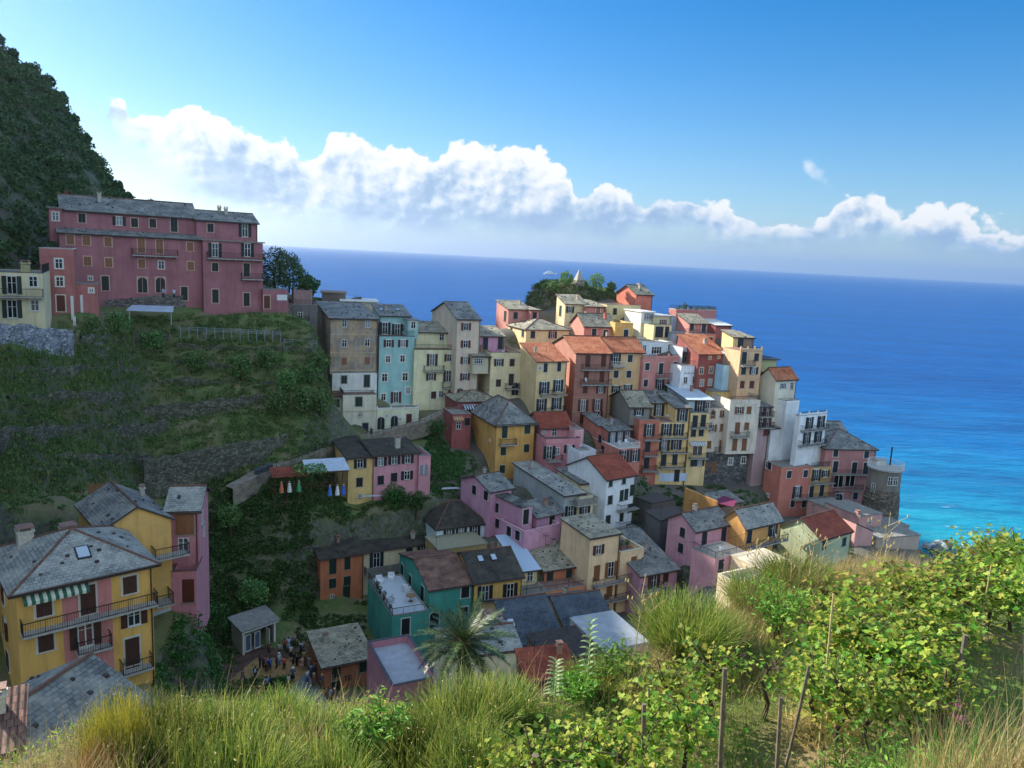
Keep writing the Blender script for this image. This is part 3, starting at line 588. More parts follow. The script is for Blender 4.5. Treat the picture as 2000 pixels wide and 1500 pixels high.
s = House('salmon_house', 'plain salmon house with blank walls on the skyline beside the green rock', 'c', 163, 30, 'bd6348', sur='', sh='n', group=G3)
s.block(1285, 282, 1405, 380, c=1143, roof='gx', rise=1.7, rm='mossslate', ext=10); s.chim(.55, .3, h=1.0, col='a8a294')
s = House('yellow_glazed_house', 'yellow house with a white framed glazed upper floor in the upper village', 'q', 150, 25, 'dab87e', sur='', sh='n', group=G3)
s.block(1110, 545, 1248, 660, D=7, roof='flat', par=.1, rm=M_CONC, ext=8); s.win('D1135,583 D1165,580 D1210,580')
s.block(1012, 440, 1115, 560, D=6, roof='slab', rm=M_WHITE, r=153, ground=False, ext=4, oh=.2, wall='cfcdb8'); s.win('P1075,468')
s.block(742, 388, 1005, 500, D=6, roof='flat', par=.2, rm=M_COTTO, r=158, ground=False, ext=6); s.win('w803,432')
s.block(1110, 470, 1245, 545, D=5, roof='slab', rm=simple('grey_sheet_roof', 'a9adb0', .5), r=154, ground=False, wall='c4b98a', oh=.35); s.win('P1180,515,.8')
s = House('grey_blue_house', 'small grey blue house between yellow glazed house and pink houses', 'q', 151, 20, '8d979d', sur='', sh='k', group=G3)
s.block(1242, 602, 1362, 690, D=7, roof='slab', rm=simple('lead_roof', '7f8890', .6), ext=8, oh=.15); s.win('d1320,645')
s.block(1245, 475, 1298, 600, D=5, roof='flat', par=.1, rm=M_CONC, r=156, ground=False, ext=5)
s = House('pink_house', 'pink stepped house with dark terrace railing in the upper village right', 'q', 150, 22, 'b87064', sur='cfc9bd', sh='n', group=G3)
s.block(1415, 615, 1592, 700, c=1355, roof='flat', par=.1, rm=M_COTTO, ext=8); s.rail(sides='FL'); s.win('w1452,660 w1550,660')
s.block(1385, 528, 1535, 620, c=1292, roof='sh', rise=1.4, rm='mossslate', r=153, ground=False, ext=3); s.win('w1400,552 D1497,567')
s = House('roof_garden_house', 'pink house with a roof garden of potted plants on the skyline', 'q', 160, 25, 'a5635a', sur='', sh='n', group=G3)
s.block(1282, 437, 1598, 570, c=1225, roof='flat', par=.5, rm=M_COTTO, coping='c9c6bb', ext=10); k_garden = s.k; s.rail(sides='FRB', rh=1.2)
s = House('red_cabin_house', 'low red house with thin white roof edge on the skyline by the sea', 'q', 159, 22, '9a4a42', sur='', sh='n', group=G3)
s.block(1592, 545, 1712, 610, D=6, roof='sh', rise=.8, rm=simple('white_roofing', 'c9c9c4', .6), ext=10)
s = House('yellow_corner_house', 'yellow corner house with small terraces above the sea on the right skyline', 'q', 149, 20, 'c0a05a', sur='', sh='n', group=G3)
s.block(1720, 628, 1812, 720, c=1640, roof='sh', rise=.7, rm='mossslate', ext=8); s.win('D1790,660')
s.block(1812, 640, 1890, 720, D=5, roof='sh', rise=.6, rm='mossslate', r=151, ext=8, wall='8d6a50')
# ---- behind the weathered house, on the edge towards the sea (zoom b)
s = House('dark_stone_house', 'dark rough house with railed terraces left of the weathered tan house', 'a', 133, 20, '5d5450', sur='', sh='k', group=G2, wear=1)
s.block(1700, 770, 1860, 1000, D=6, roof='flat', par=.2, rm=M_CONC, ext=6); s.rail(sides='FL'); s.win('p1760,830 p1780,920'); s.bal(1690, 860, 1810)
s.block(1720, 700, 1830, 770, D=5, roof='flat', par=.6, rm=M_COTTO, r=136, ground=False, ext=3, wall='8e6a64')
s = House('flat_roofed_house', 'cream house with pale flat roof beside the sea behind the weathered house', 'b', 148, 15, 'b5a48a', sur='', sh='k', group=G2)
s.block(255, 332, 512, 400, D=8, roof='slab', rm=simple('white_sheet_roof', 'd4d0c4', .6, 0, .08), ext=8, oh=.4)
s.block(110, 270, 280, 340, D=6, roof='slab', rm=simple('tan_roof', '85715c', .85), r=152, ext=8, wall='6a5a50')
# ---- lower village (zoom g)
s = House('white_tiled_house', 'tall white house with terracotta roof and iron balconies in the lower village', 'g', 106, 37, 'c9cdd2', sur='', sh='g', group=G6)
s.block(1272, 738, 1505, 1200, c=958, roof='gx', rise=2.2, rm='redtile', oh=.3); s.win('w1302,760,.75 w1412,718,.75 D1390,865,.8 D1428,855,.8 D1500,815,.8 w1297,900 D1390,1030,.8 w1280,1060 w1490,960 w1480,1120'); s.bal(1350, 985, 1500); s.bal(1340, 1130, 1480); s.chim(.55, .6, h=.7, w=.4, col='8d5a46')
s = House('grey_walled_house', 'grey windowless flank house with pale slate roof beside the white house', 'g', 103, 32, '8e9794', sur='', sh='k', group=G6, wear=.9)
s.block(930, 872, 1085, 1080, c=515, roof='sh', rise=1.1, rm='paleslate', ext=5); s.win('d975,1005 s985,885', sur='')
s.block(1045, 915, 1162, 1080, D=6, roof='flat', par=.7, rm=M_COTTO, r=104, wall='c9b98e'); s.win('d1090,985'); s.bal(1000, 940, 1165, kind='solid')
s.block(1060, 775, 1185, 915, D=6, roof='sh', rise=.6, rm='slate', r=108, ground=False, wall='c9b98e')
s = House('long_pink_house', 'long pink house with slate roofs and a tiled corner terrace', 'g', 96, 38, 'bd859c', sur='cdbfc0', sh='k', group=G6)
s.block(600, 1205, 893, 1290, c=395, roof='flat', par=.75, rm=M_COTTO, coping='cda0a8', ext=5); s.win('w477,1155 w548,1190', face='L')
s.block(585, 968, 668, 1210, c=318, roof='slab', rm='slate', r=98, ground=False, oh=.2, ext=3); s.win('w378,965 w383,1110', face='L'); s.win('D600,1040')
s.block(325, 838, 505, 1100, c=88, roof='gx', rise=1.3, rm='slate', r=102, ext=6); s.win('w195,820 w290,865', face='L')
s.block(705, 1048, 912, 1150, c=600, roof='sh', rise=1.2, rm='slate', r=99.5, ground=False); s.win('D822,1085')
# ---- lower village (zoom j)
s = House('cream_house', 'cream house with mossy slate roof and planted terrace above the slate roofs', 'j', 93, 31, 'd2b084', sur='', sh='o', group=G6)
s.block(1527, 105, 1714, 560, c=1345, roof='sh', rise=.45, rm='mossslate', oh=.25); s.win('o1577,172', sh='b'); s.win('D1565,318 d1655,295 w1555,430 D1645,420 g1625,520'); s.bal(1535, 395, 1850); s.bal(1575, 500, 1780)
s.block(1714, 222, 1862, 560, D=7, roof='flat', par=.7, rm=M_COTTO, pl=.02, coping='d2c8a8'); s.win('g1798,262 w1785,372 d1790,505'); k_planted = s.k
s = House('pink_slate_house', 'small pink house with broad slate roof right of the cream house', 'k', 95, 28, 'b2808f', sur='', sh='b', group=G6)
s.block(45, 790, 325, 1000, D=9, roof='sh', rise=2.4, rm='slate'); s.win('d140,830 w230,790 d215,925'); s.bal(45, 900, 185)
s = House('paired_house', 'half yellow half pink house with dark slate roof below the path', 'f', 105, 26, 'd0ab62', sur='', sh='k', group=G6)
s.block(858, 360, 1052, 640, c=740, roof='sh', rise=.5, rm='darkslate', ext=4); s.win('o950,395 w945,530 s950,630')
s.block(1052, 340, 1382, 620, D=7, roof='sh', rise=.5, rm='darkslate', r=105.6, wall='c07f88', ext=4); s.win('o1100,380 o1200,360 o1298,350 w1100,515 w1198,495 o1293,480'); s.chim(.62, .35, h=1.6, w=.7)
s.block(1382, 365, 1468, 600, D=5, roof='flat', par=.5, rm=M_CONC, r=107, wall='c07f88', ext=4); s.win('k1415,440,.7');
s = House('orange_house', 'long orange and cream house with dark slate roof and brown balcony', 'f', 96, 29, 'b56333', sur='', sh='g', group=G6)
s.block(660, 1097, 977, 1400, c=598, roof='sh', rise=.9, rm='darkslate', ext=5); s.win('D750,1130 D857,1110,.85 w747,1270 w855,1252 s745,1365 g850,1365')
s.block(977, 1048, 1492, 1330, D=7, roof='sh', rise=.9, rm='darkslate', r=98.2, wall='c8b78f', ext=6); s.win('d1070,1100 g1310,1035 o1412,1015', sh='n'); s.bal(980, 1195, 1240, kind='solid'); s.skyl(.02, .6, w=.7, h=.7); s.chim(.75, .25, h=.8)
s = House('white_dark_roof_house', 'low white house with dark hipped roof behind the long orange house', 'f', 100, 27, 'b9cdd0', sur='', sh='k', group=G6)
s.block(1512, 872, 1875, 975, c=1405, roof='hip', rise=2.6, rm='darkslate', ext=5); s.win('d1600,905 d1690,890 d1790,865', ws=.85)
s.block(1525, 1035, 1880, 1075, D=5, roof='slab', rm=simple('deck_boards', '8f8a70', .8, 0, .2, 5), r=95, oh=.1, wall='a58a45')
s = House('green_house', 'bright green house with tiled roof and furnished white terrace', 'j', 84, 26, '2a8c7a', sur='c0cac0', sh='k', group=G6)
s.block(512, 432, 787, 720, c=325, roof='gx', rise=1.5, rm='oldtile', oh=.2); s.win('w738,420,1.1 w730,565 g547,620 g362,660'); s.win('D343,315 w393,365 D470,455', face='L')
s.block(278, 598, 508, 810, c=124, roof='flat', par=.06, rm=simple('white_terrace_floor', 'b3b9bd', .7, 0, .08), r=80.5, ext=4); s.rail(sides='FL'); k_green = s.k; s.win('g362,660')
s = House('yellow_house', 'yellow house with dark slate roof and long balcony beside the green house', 'j', 86, 24, 'c39a3e', sur='', sh='k', group=G6)
s.block(797, 382, 1097, 610, D=9, roof='gx', rise=2.0, rm='darkslate'); s.win('d862,450 d1020,435'); s.bal(805, 532, 1088); s.skyl(.3, .35); s.skyl(.58, .35)
s = House('little_cream_house', 'little cream house with pale sheet roof beside the yellow slate roofed house', 'j', 88, 24, 'c3b07c', sur='', sh='r', group=G6)
s.block(1097, 470, 1250, 570, D=5, roof='flat', par=.2, rm=M_CONC); s.win('w1148,520'); s.rail(sides='F')
s.block(1090, 312, 1200, 470, D=8, roof='sh', rise=1.6, rm=simple('pale_sheet_roof', 'a9bccd', .5, 0, .08), r=91, ground=False); s.win('p1145,342')
s = House('orange_small_house', 'small orange house with mossy slate roof left of the cream house', 'j', 89.5, 26, 'ad5f38', sur='', sh='g', group=G6)
s.block(1252, 450, 1490, 570, D=5, roof='flat', par=.3, rm=M_COTTO, wall='b5703d'); s.rail(sides='F'); s.win('D1297,510 D1443,485')
s.block(1238, 308, 1448, 450, D=8, roof='sh', rise=2.0, rm='mossslate', r=93, ground=False); s.win('D1270,350 w1390,318')
s = House('numbered_cottage', 'low orange cottage with mossy slate roof and black number on its wall', 'i', 77, 28, '9a5a35', sur='', sh='g', group=G6)
s.block(1440, 975, 1860, 1180, c=1322, roof='sh', rise=.7, rm='mossslate', ext=4); s.win('w1550,1000 w1780,940 w1545,1165'); HNUM = (s, 1650, 1062)
s = House('pink_terrace_building', 'pink building with white paved roof terrace below the green house', 'j', 64, 26, 'b87784', sur='', sh='k', group=G6)
s.block(275, 1085, 560, 1300, c=120, roof='flat', par=.8, rm=simple('pale_paving', 'a4a8ae', .8, 0, .12, 1.2), coping='4f545c', ext=6)
s = House('slate_roofed_house', 'low house under a dark blue slate roof with skylight near the palm', 'j', 70, 22, 'b59a60', sur='', sh='k', group=G6)
s.block(1035, 778, 1345, 900, D=10, roof='gx', rise=2.4, rm='blueslate', ext=5); s.skyl(.12, .22)
s = House('slate_roofed_house', 'narrower dark blue slate roof right of the skylight roof', 'j', 74, 22, 'b59a60', sur='', sh='k', group=G6)
s.block(1378, 680, 1672, 780, D=8, roof='gx', rise=1.8, rm='blueslate', ext=5)
s = House('flat_roof_building', 'broad pale flat roof in front of the slate roofs', 'j', 66, 24, 'a59a88', sur='', sh='k', group=G6)
s.block(1610, 815, 1890, 950, c=1400, roof='slab', rm=simple('pale_render_roof', '9aa0a4', .85, 0, .12, .8), ext=5, oh=.1)
s = House('dark_roof_annex', 'low annex under dark tarred roof beside the hanging laundry', 'j', 62, 24, '6b5a4a', sur='', sh='k', group=G6)
s.block(1250, 890, 1560, 990, D=4.2, roof='sh', rise=.5, rm=simple('tarred_roof', '3c3532', .9, 0, .25, 2), ext=5, oh=.15)
s = House('stone_roof_cottage', 'cream cottage with pale stone slab roof behind the palm', 'j', 60, 20, 'cdbd94', sur='', sh='k', group=G6)
s.block(640, 858, 1085, 1000, c=548, roof='gx', rise=1.0, rm='paleslate', ext=5, oh=.2); s.chim(.75, .8, h=1.0, w=.6)
s = House('terracotta_shed', 'low shed with dark terracotta roof behind the reed plant', 'j', 50, 18, '6e4030', sur='', sh='k', group=G6)
s.block(1130, 1010, 1440, 1090, D=2.6, roof='sh', rise=.9, rm='redtile', ext=5, oh=.2)
# ---- lower right (zoom k)
s = House('pink_corner_house', 'rose pink house with black railed terrace in the lower right village', 'k', 101, 33, 'bf8790', sur='', sh='n', group=G6)
s.block(457, 452, 715, 640, c=250, roof='gx', rise=1.6, rm='slate', ext=4); s.win('D520,505 D665,475'); s.win('w360,460 w345,590', face='L')
s.block(603, 668, 832, 810, c=430, roof='flat', par=.12, rm=M_CONC, r=94, ext=5); s.rail(sides='FL'); s.win('w645,695 w792,650 g635,820')
s = House('amber_house', 'amber yellow house with patched slate roof and long balcony', 'k', 104, 33, 'c2893a', sur='', sh='n', group=G6)
s.block(832, 428, 1100, 700, c=665, roof='gx', rise=1.9, rm='paleslate', ext=4); s.win('D858,485 d1035,440 D870,630 D965,610 D1045,595'); s.bal(830, 570, 1112)
s = House('dark_grey_house', 'dark grey flat roofed block right of the tall white house', 'k', 107, 36, '4d4c4c', sur='', sh='k', group=G6, wear=.8)
s.block(188, 378, 372, 620, c=78, roof='sh', rise=.5, rm=simple('dark_felt_roof', '4a4542', .9), ext=5, oh=.1)
s.block(130, 250, 290, 400, c=10, roof='slab', rm=simple('dark_felt_roof', '4a4542', .9), r=113, ext=5, oh=.1, wall='5a5048')
s = House('green_gabled_house', 'pale green house with flat red tile roof near the shore', 'k', 110, 36, '98a27c', sur='', sh='n', group=G6)
s.block(1397, 518, 1628, 700, c=1095, roof='gx', rise=2.0, rm='redtile', ext=5, oh=.25); s.win('w1420,555 w1570,530')
s = House('ochre_annex', 'ochre annex with flat roof under the big stone based cream house', 'k', 118, 33, 'a9782f', sur='', sh='k', group=G6)
s.block(435, 250, 625, 330, c=380, roof='flat', par=.3, rm=M_CONC, ext=5); s.block(640, 262, 800, 330, D=3, roof='sh', rise=.8, rm='slate', r=116, ext=5, wall='6d6354')
s = House('low_pink_house', 'low pink house with chimney between red tiled roof and stone tower', 'k', 128, 24, 'b5827a', sur='', sh='k', group=G5)
s.block(1690, 345, 1860, 440, D=7, roof='slab', rm=M_CONC, ext=6, oh=.1); s.win('s1765,385,1.3'); s.chim(.05, .1, h=.5, w=.6, col='b5827a')
s.block(1510, 310, 1680, 440, D=6, roof='slab', rm=M_CONC, r=131, ext=6, oh=.1); s.win('s1630,350')
s.block(1665, 400, 1800, 520, D=5, roof='shx', rise=-1.6, rm=M_CONC, r=122, ext=6, oh=.02)
s = House('harbour_shelter', 'flat grey roofed harbour building at the foot of the tower', 'k', 125, 18, 'a08a78', sur='', sh='k', group=G5)
s.block(1815, 510, 2140, 560, D=8, roof='slab', rm=M_CONC, ext=6, oh=.1); s.win('k1870,545,.6')
s.block(1900, 430, 2060, 480, D=7, roof='slab', rm=M_CONC, r=133, ext=6, oh=.1)
s = House('cream_terrace_building', 'cream building with flat walled roof terrace just above the bushes', 'k', 80, 30, 'cfb994', sur='', sh='k', group=G6)
s.block(760, 880, 1040, 960, c=620, roof='flat', par=.5, rm=simple('terrace_screed', '7f8894', .8), ext=5, coping='d5c6a8'); s.pillars(3, 1.1, 'c79a8a')
s.block(1000, 775, 1250, 860, D=6, roof='slab', rm=simple('cream_screed', 'c9bba0', .85), r=92, ext=5, oh=.05)
# ---- near left corner (zoom h)
s = House('big_yellow_house', 'big yellow house with pink stripe, long balcony and hipped slate roof', 'h', 56, 42, 'cf9a38', sur='c9c4b8', sh='b', group=G7)
s.block(92, 768, 890, 1420, D=8.5, roof='hip', rise=2.0, rm='paleslate', oh=.5, ext=4); kY = s.k
s.band(392, 1420, 648, 640, 'b56a62')
s.win('w257,855 D515,812 w760,725 w268,1060 d500,1005 o785,915 D775,1115 w780,1275'); s.win('w20,780 o35,980 w50,1170', face='L')
s.bal(118, 1008, 905); s.bal(440, 1112, 640); s.bal(700, 1232, 880); s.awning(125, 785, 512, '2f5f49', 'c9c9b4', .7); s.skyl(.52, .22, w=.9, h=1.2); s.chim(.2, .8, h=.9, w=1.0); s.chim(.55, .9, h=.6, w=1.0)
s = House('yellow_gabled_house', 'yellow gabled house with slate roof behind the big yellow house', 'h', 65, 42, 'c4953f', sur='', sh='b', group=G7)
s.block(592, 415, 1002, 960, D=7.5, roof='gy', rise=1.5, rm='slate', ext=4, oh=.25); s.chim(.9, .8, h=.8, w=.35); s.band(890, 960, 1000, 860, 'a8b0bd'); s.bal(885, 560, 1085, d=1.2); s.bal(885, 820, 985, d=1.6)
s = House('pink_curved_house', 'pink house with curved terrace right of the yellow gabled house', 'h', 68, 13, 'b5707a', sur='', sh='r', group=G7)
s.block(985, 290, 1160, 700, D=5, roof='gx', rise=1.2, rm='paleslate', ext=6, oh=.35); s.win('w1085,345,1.6', sh='t'); s.win('p1075,490'); s.win('p1185,330 p1195,400', face='R')
s.block(1002, 690, 1150, 870, D=3, roof='flat', par=.6, rm=M_COTTO, r=66.3, ext=5, coping='6d4a44'); s.win('g1120,660')
s = House('slate_roofed_cottage', 'cottage with broad streaked slate roof in the bottom left corner', 'h', 39, -12, 'a98a60', sur='', sh='k', group=G7)
s.block(0, 0, 0, 0, roof='gy', rise=2.0, rm='slate', ext=3, oh=.2, at3=(175, 1285, 43, 7.5, 14, 5), roofx=-1)
s = House('white_chimney_cottage', 'small white cottage with tiled roof and chimney at the bottom left edge', 'l', 31, 30, 'b8b4a8', sur='', sh='k', group=G7)
s.block(-330, 560, 92, 700, D=2.6, roof='sh', rise=.7, rm='oldtile', ext=3, h=3.5); s.chim(.72, .7, h=.8, w=.45, col='b8b4a8')

# aerials and further chimneys, one here and there
_rr = random.Random(11)
for k in BLOCKS:
    if k['roof'] in ('sh', 'gx', 'hip') and k['W'] > 2.5 and k['D'] > 2.5:
        hh = House.__new__(House); hh.k = k
        if _rr.random() < .45: hh.aerial(_rr.uniform(.15, .85), _rr.uniform(.4, .85), h=_rr.uniform(1.3, 2.2))
        if _rr.random() < .5: hh.chim(_rr.uniform(.12, .88), _rr.uniform(.45, .85), h=_rr.uniform(.5, 1.), w=_rr.uniform(.32, .5), col=_rr.choice(['a8a196', '9a7a66', 'b5ab9a']))
# ================================================================ TERRAIN, SEA, HILL
SUN_AZ, SUN_EL = math.radians(-58), math.radians(30)
def atz(px, py, z):
    d = ray(px, py); return CAM+d*((z-CZ)/d[2])
def rslope(x, y): return (128-(y-600)*.072 if y < 940 else 103.5-(y-940)*.045)-float(np.interp(x, [-420, -100, 0, 40, 85, 147, 190, 240, 300], [36, 27, 22.5, 21.5, 16, 13.5, 12, 4, 0]))
def terrain_points():
    P = [np.array(g)-np.array([0, 0, .7]) for g in GROUND]; hs = []
    rl = lambda y: rslope(300, y)
    for x in range(-420, 660, 45):
        for y in range(610, 1001, 32):
            if y < 660 and x < 160: continue
            if (y > 940 and 380 < x) or (x > 590 and y > 670): continue
            if x < 0 and y > 900: continue
            p = at(x, y, rslope(x, y)); P.append(p); hs.append(p)
    for x in range(400, 640, 35):
        for y in range(950, 1250, 30):
            if x > 555 and y > 1010: continue
            P.append(at(x, y, rl(y)))
    for x in range(440, 660, 30):
        for y in range(1275, 1420, 30): P.append(atz(x, y, 5.1))
    for q in ((640, 985, 107), (700, 1015, 104), (780, 990, 105), (840, 960, 107), (640, 1020, 102.5), (860, 900, 117), (850, 850, 125), (880, 870, 121), (900, 905, 116), (560, 965, 101), (600, 960, 102.5), (530, 975, 99.5), (640, 955, 104)): P.append(at(*q))
    for x, y, z in ((-26, 100, 18.3), (-20, 108, 18), (-12, 108, 17.5), (-30, 96, 12), (-20, 70, 4), (-10, 58, 4), (0, 50, 8), (-22, 60, 4), (-18, 66, 3.6), (0, 40, 17), (14, 50, 16), (25, 60, 15), (35, 75, 14), (44, 88, 12),
                    (15, 85, 6.5), (22, 80, 8), (20, 102, 8), (30, 108, 11), (40, 118, 11), (44, 122, 10), (-24, 48, 10), (-36, 40, 16), (-46, 50, 19), (-40, 62, 19), (-50, 70, 20)): P.append(np.array([x, y, z]))
    for x, y, z in ((52, 112, 10), (58, 108, 9.5), (63, 122, 7), (66, 128, 4), (60, 136, 8), (64, 118, 6), (66, 112, 6), (56, 100, 9), (66, 100, 6), (70, 106, 2.5), (70, 118, 1.5), (72, 128, -.5), (69, 136, -.5), (66, 142, -1), (76, 110, -1.2), (78, 98, -1), (74, 92, 3), (84, 104, -4), (86, 120, -5), (82, 135, -5),
                    (60, 146, -2), (54, 152, -3), (70, 150, -5), (52, 146, 12), (48, 154, 3), (46, 160, -3), (38, 164, 20), (36, 172, -3), (24, 178, -3), (10, 180, -3), (-4, 176, -3), (-16, 168, -3), (-6, 160, 20), (-12, 150, 22), (-22, 150, 24), (-20, 160, -3), (-34, 164, -3), (-30, 156, 20),
                    (-46, 150, 38), (-42, 158, 15), (-48, 170, -3), (-64, 150, 42), (-80, 145, 44), (-84, 125, 43), (-74, 118, 42.5), (-95, 110, 44), (-92, 90, 41), (-100, 70, 34), (-85, 60, 26), (-70, 50, 20),
                    (12, 166, 43), (20, 168, 44), (16, 172, 42), (26, 172, 40), (4, 162, 41), (90, 60, 8), (100, 80, 0), (60, 60, 14), (60, 80, 10), (40, 45, 20), (80, 40, 16)): P.append(np.array([x, y, z]))
    for q in ((-25, 62, 5.5), (-24, 66, 5), (-23, 56, 6.5), (-26, 70, 5.6), (-22, 52, 9), (-28, 66, 8), (-27, 74, 5.2), (-20, 90, 5.2), (-15, 91, 5.2), (-24, 90, 5.6), (-20, 85, 5), (-25, 86, 5.3), (-14, 86, 5.3), (-17, 80, 5), (-13, 76, 5)): P.append(np.array(q, float))
    for x in range(-80, 150, 40): P.append(at(x, 646, rslope(x, 688)+1.0)); P.append(at(x, 634, rslope(x, 688)+4))
    for q in ((1400, 962, 130), (1440, 962, 130), (1478, 955, 131), (1490, 1000, 133), (1520, 1008, 133.5), (1560, 1008, 133.5), (1490, 960, 137), (1500, 940, 141), (1340, 978, 125), (1300, 970, 122), (1262, 966, 121), (1640, 1000, 138), (1680, 1005, 139), (1740, 1015, 138), (1700, 1018, 136), (1450, 985, 124), (1380, 975, 124)): P.append(at(*q))
    for x in range(74, 108, 8):
        for y in range(112, 210, 9):
            if x > 66+(y-112)*.0: P.append(np.array([x+6., y, -5.]))
    for x in range(-60, 74, 9): P.append(np.array([x, 186., -5])); P.append(np.array([x, 200., -6]))
    for x in range(52, 76, 7): P.append(np.array([x, 160., -5])); P.append(np.array([x, 172., -5]))
    return np.array(P), np.array(hs)
TP, HS = terrain_points()
gx = np.arange(-130, 106, 1.); gy = np.arange(20, 206, 1.); GX, GY = np.meshgrid(gx, gy)
def idw(X, Y, P, pw=4.4):
    Z = np.zeros(X.shape); Wt = np.zeros(X.shape)
    for p in P:
        d2 = (X-p[0])**2+(Y-p[1])**2+.15; w = d2**(-pw/2); Z += w*p[2]; Wt += w
    return Z/Wt
GZ = idw(GX, GY, TP)
K = np.array([.25, .5, .25])
for _ in range(2):
    GZ = np.apply_along_axis(lambda a: np.convolve(np.pad(a, 1, 'edge'), K, 'valid'), 0, GZ); GZ = np.apply_along_axis(lambda a: np.convolve(np.pad(a, 1, 'edge'), K, 'valid'), 1, GZ)
dm = np.full(GX.shape, 1e9)
for p in HS: dm = np.minimum(dm, (GX-p[0])**2+(GY-p[1])**2)
mask = np.clip(1.3-np.sqrt(dm)/5, 0, 1)*np.clip((GZ-19)/3, 0, 1)
st = 1.9; ph = GZ+.5*np.sin(GX*.21)+.4*np.sin(GX*.09+2); q = np.floor(ph/st); fr = ph/st-q
tz = (q+np.clip((fr-.62)/.38, 0, 1)**1.0)*st-(ph-GZ)+.25
GZ = GZ*(1-mask)+tz*mask
def vnoise(x, y, s, seed=0):               # smooth value noise
    x, y = x/s, y/s; xi, yi = np.floor(x).astype(int), np.floor(y).astype(int); fx, fy = x-xi, y-yi
    h = lambda a, b: np.modf(np.abs(np.sin(a*127.1+b*311.7+seed*74.7)*43758.5453))[0]
    u, v = fx*fx*(3-2*fx), fy*fy*(3-2*fy)
    return (h(xi, yi)*(1-u)+h(xi+1, yi)*u)*(1-v)+(h(xi, yi+1)*(1-u)+h(xi+1, yi+1)*u)*v
GZ += (vnoise(GX, GY, 3.1, 1)-.5)*.35
def gz(x, y):
    i = np.clip(np.searchsorted(gx, x)-1, 0, len(gx)-2); j = np.clip(np.searchsorted(gy, y)-1, 0, len(gy)-2); u, v = (x-gx[i]), (y-gy[j])
    return (GZ[j, i]*(1-u)+GZ[j, i+1]*u)*(1-v)+(GZ[j+1, i]*(1-u)+GZ[j+1, i+1]*u)*v
def gridmesh(name, X, Y, Z, mat, smooth=True):
    n, m = X.shape; V = np.stack([X, Y, Z], -1).reshape(-1, 3); i = np.arange(n*m).reshape(n, m)
    Fc = np.stack([i[:-1, :-1], i[:-1, 1:], i[1:, 1:], i[1:, :-1]], -1).reshape(-1, 4); return npmesh(name, V, Fc, mat, smooth)
def groundmat(name, g1, g2, e1, e2, st1='6f6a60', st2='45413a', edge=(.55, .78), village=False):
    t = NT(name); tc = t.n('ShaderNodeTexCoord').outputs['Object']; ge = t.n('ShaderNodeNewGeometry'); sp = t.n('ShaderNodeSeparateXYZ'); t.l(ge.outputs['Normal'], sp.inputs[0])
    a = t.noise(tc, .25, 6, .6); b = t.noise(tc, 1.7, 7, .7); f = t.noise(tc, 7, 6, .75)
    gr = t.mix(t.ramp(b, [(.35, 0.), (.65, 1.)]), g1, g2); ea = t.mix(t.ramp(f, [(.4, 0.), (.65, 1.)]), e1, e2)
    gm = t.mix(t.ramp(a, [(.44, 0.), (.58, 1.)]), gr, ea)
    vo = t.n('ShaderNodeTexVoronoi'); vo.inputs['Scale'].default_value = 2.4; t.l(tc, vo.inputs['Vector']); sc_ = t.n('ShaderNodeSeparateColor'); t.l(vo.outputs['Color'], sc_.inputs[0])
    stn = t.mix(sc_.outputs[0], st2, st1); stn = t.mix(t.ramp(b, [(.45, 0.), (.6, .8)]), stn, g1)
    k = t.mix(t.ramp(sp.outputs[2], [(edge[0], 1.), (edge[1], 0.)]), gm, stn)
    if village:
        sx = t.n('ShaderNodeSeparateXYZ'); t.l(tc, sx.inputs[0]); vm = t.math('ADD', sx.outputs[0], t.math('MULTIPLY', t.math('SUBTRACT', a, .5), 14.))
        vs_ = t.mix(t.ramp(sp.outputs[2], [(.72, 1.), (.9, 0.)]), t.mix(t.ramp(f, [(.35, 0.), (.65, 1.)]), '57534b', '716b60'), t.mix(t.ramp(b, [(.42, 0.), (.58, 1.)]), stn, '3a4a26')); k = t.mix(t.ramp(t.math('DIVIDE', t.math('ADD', vm, 20.), 20., clamp=True), [(.2, 0.), (.6, 1.)]), k, vs_)
    t.l(k, t.b.inputs['Base Color']); t.b.inputs['Roughness'].default_value = .95; t.bump(f, .8, .15); return t.m
tag(link('terrain', gridmesh('terrain', GX, GY, GZ, groundmat('hillside_ground', '4a6030', '687840', '6f6a4a', '8a8060', village=True))), kind='structure')
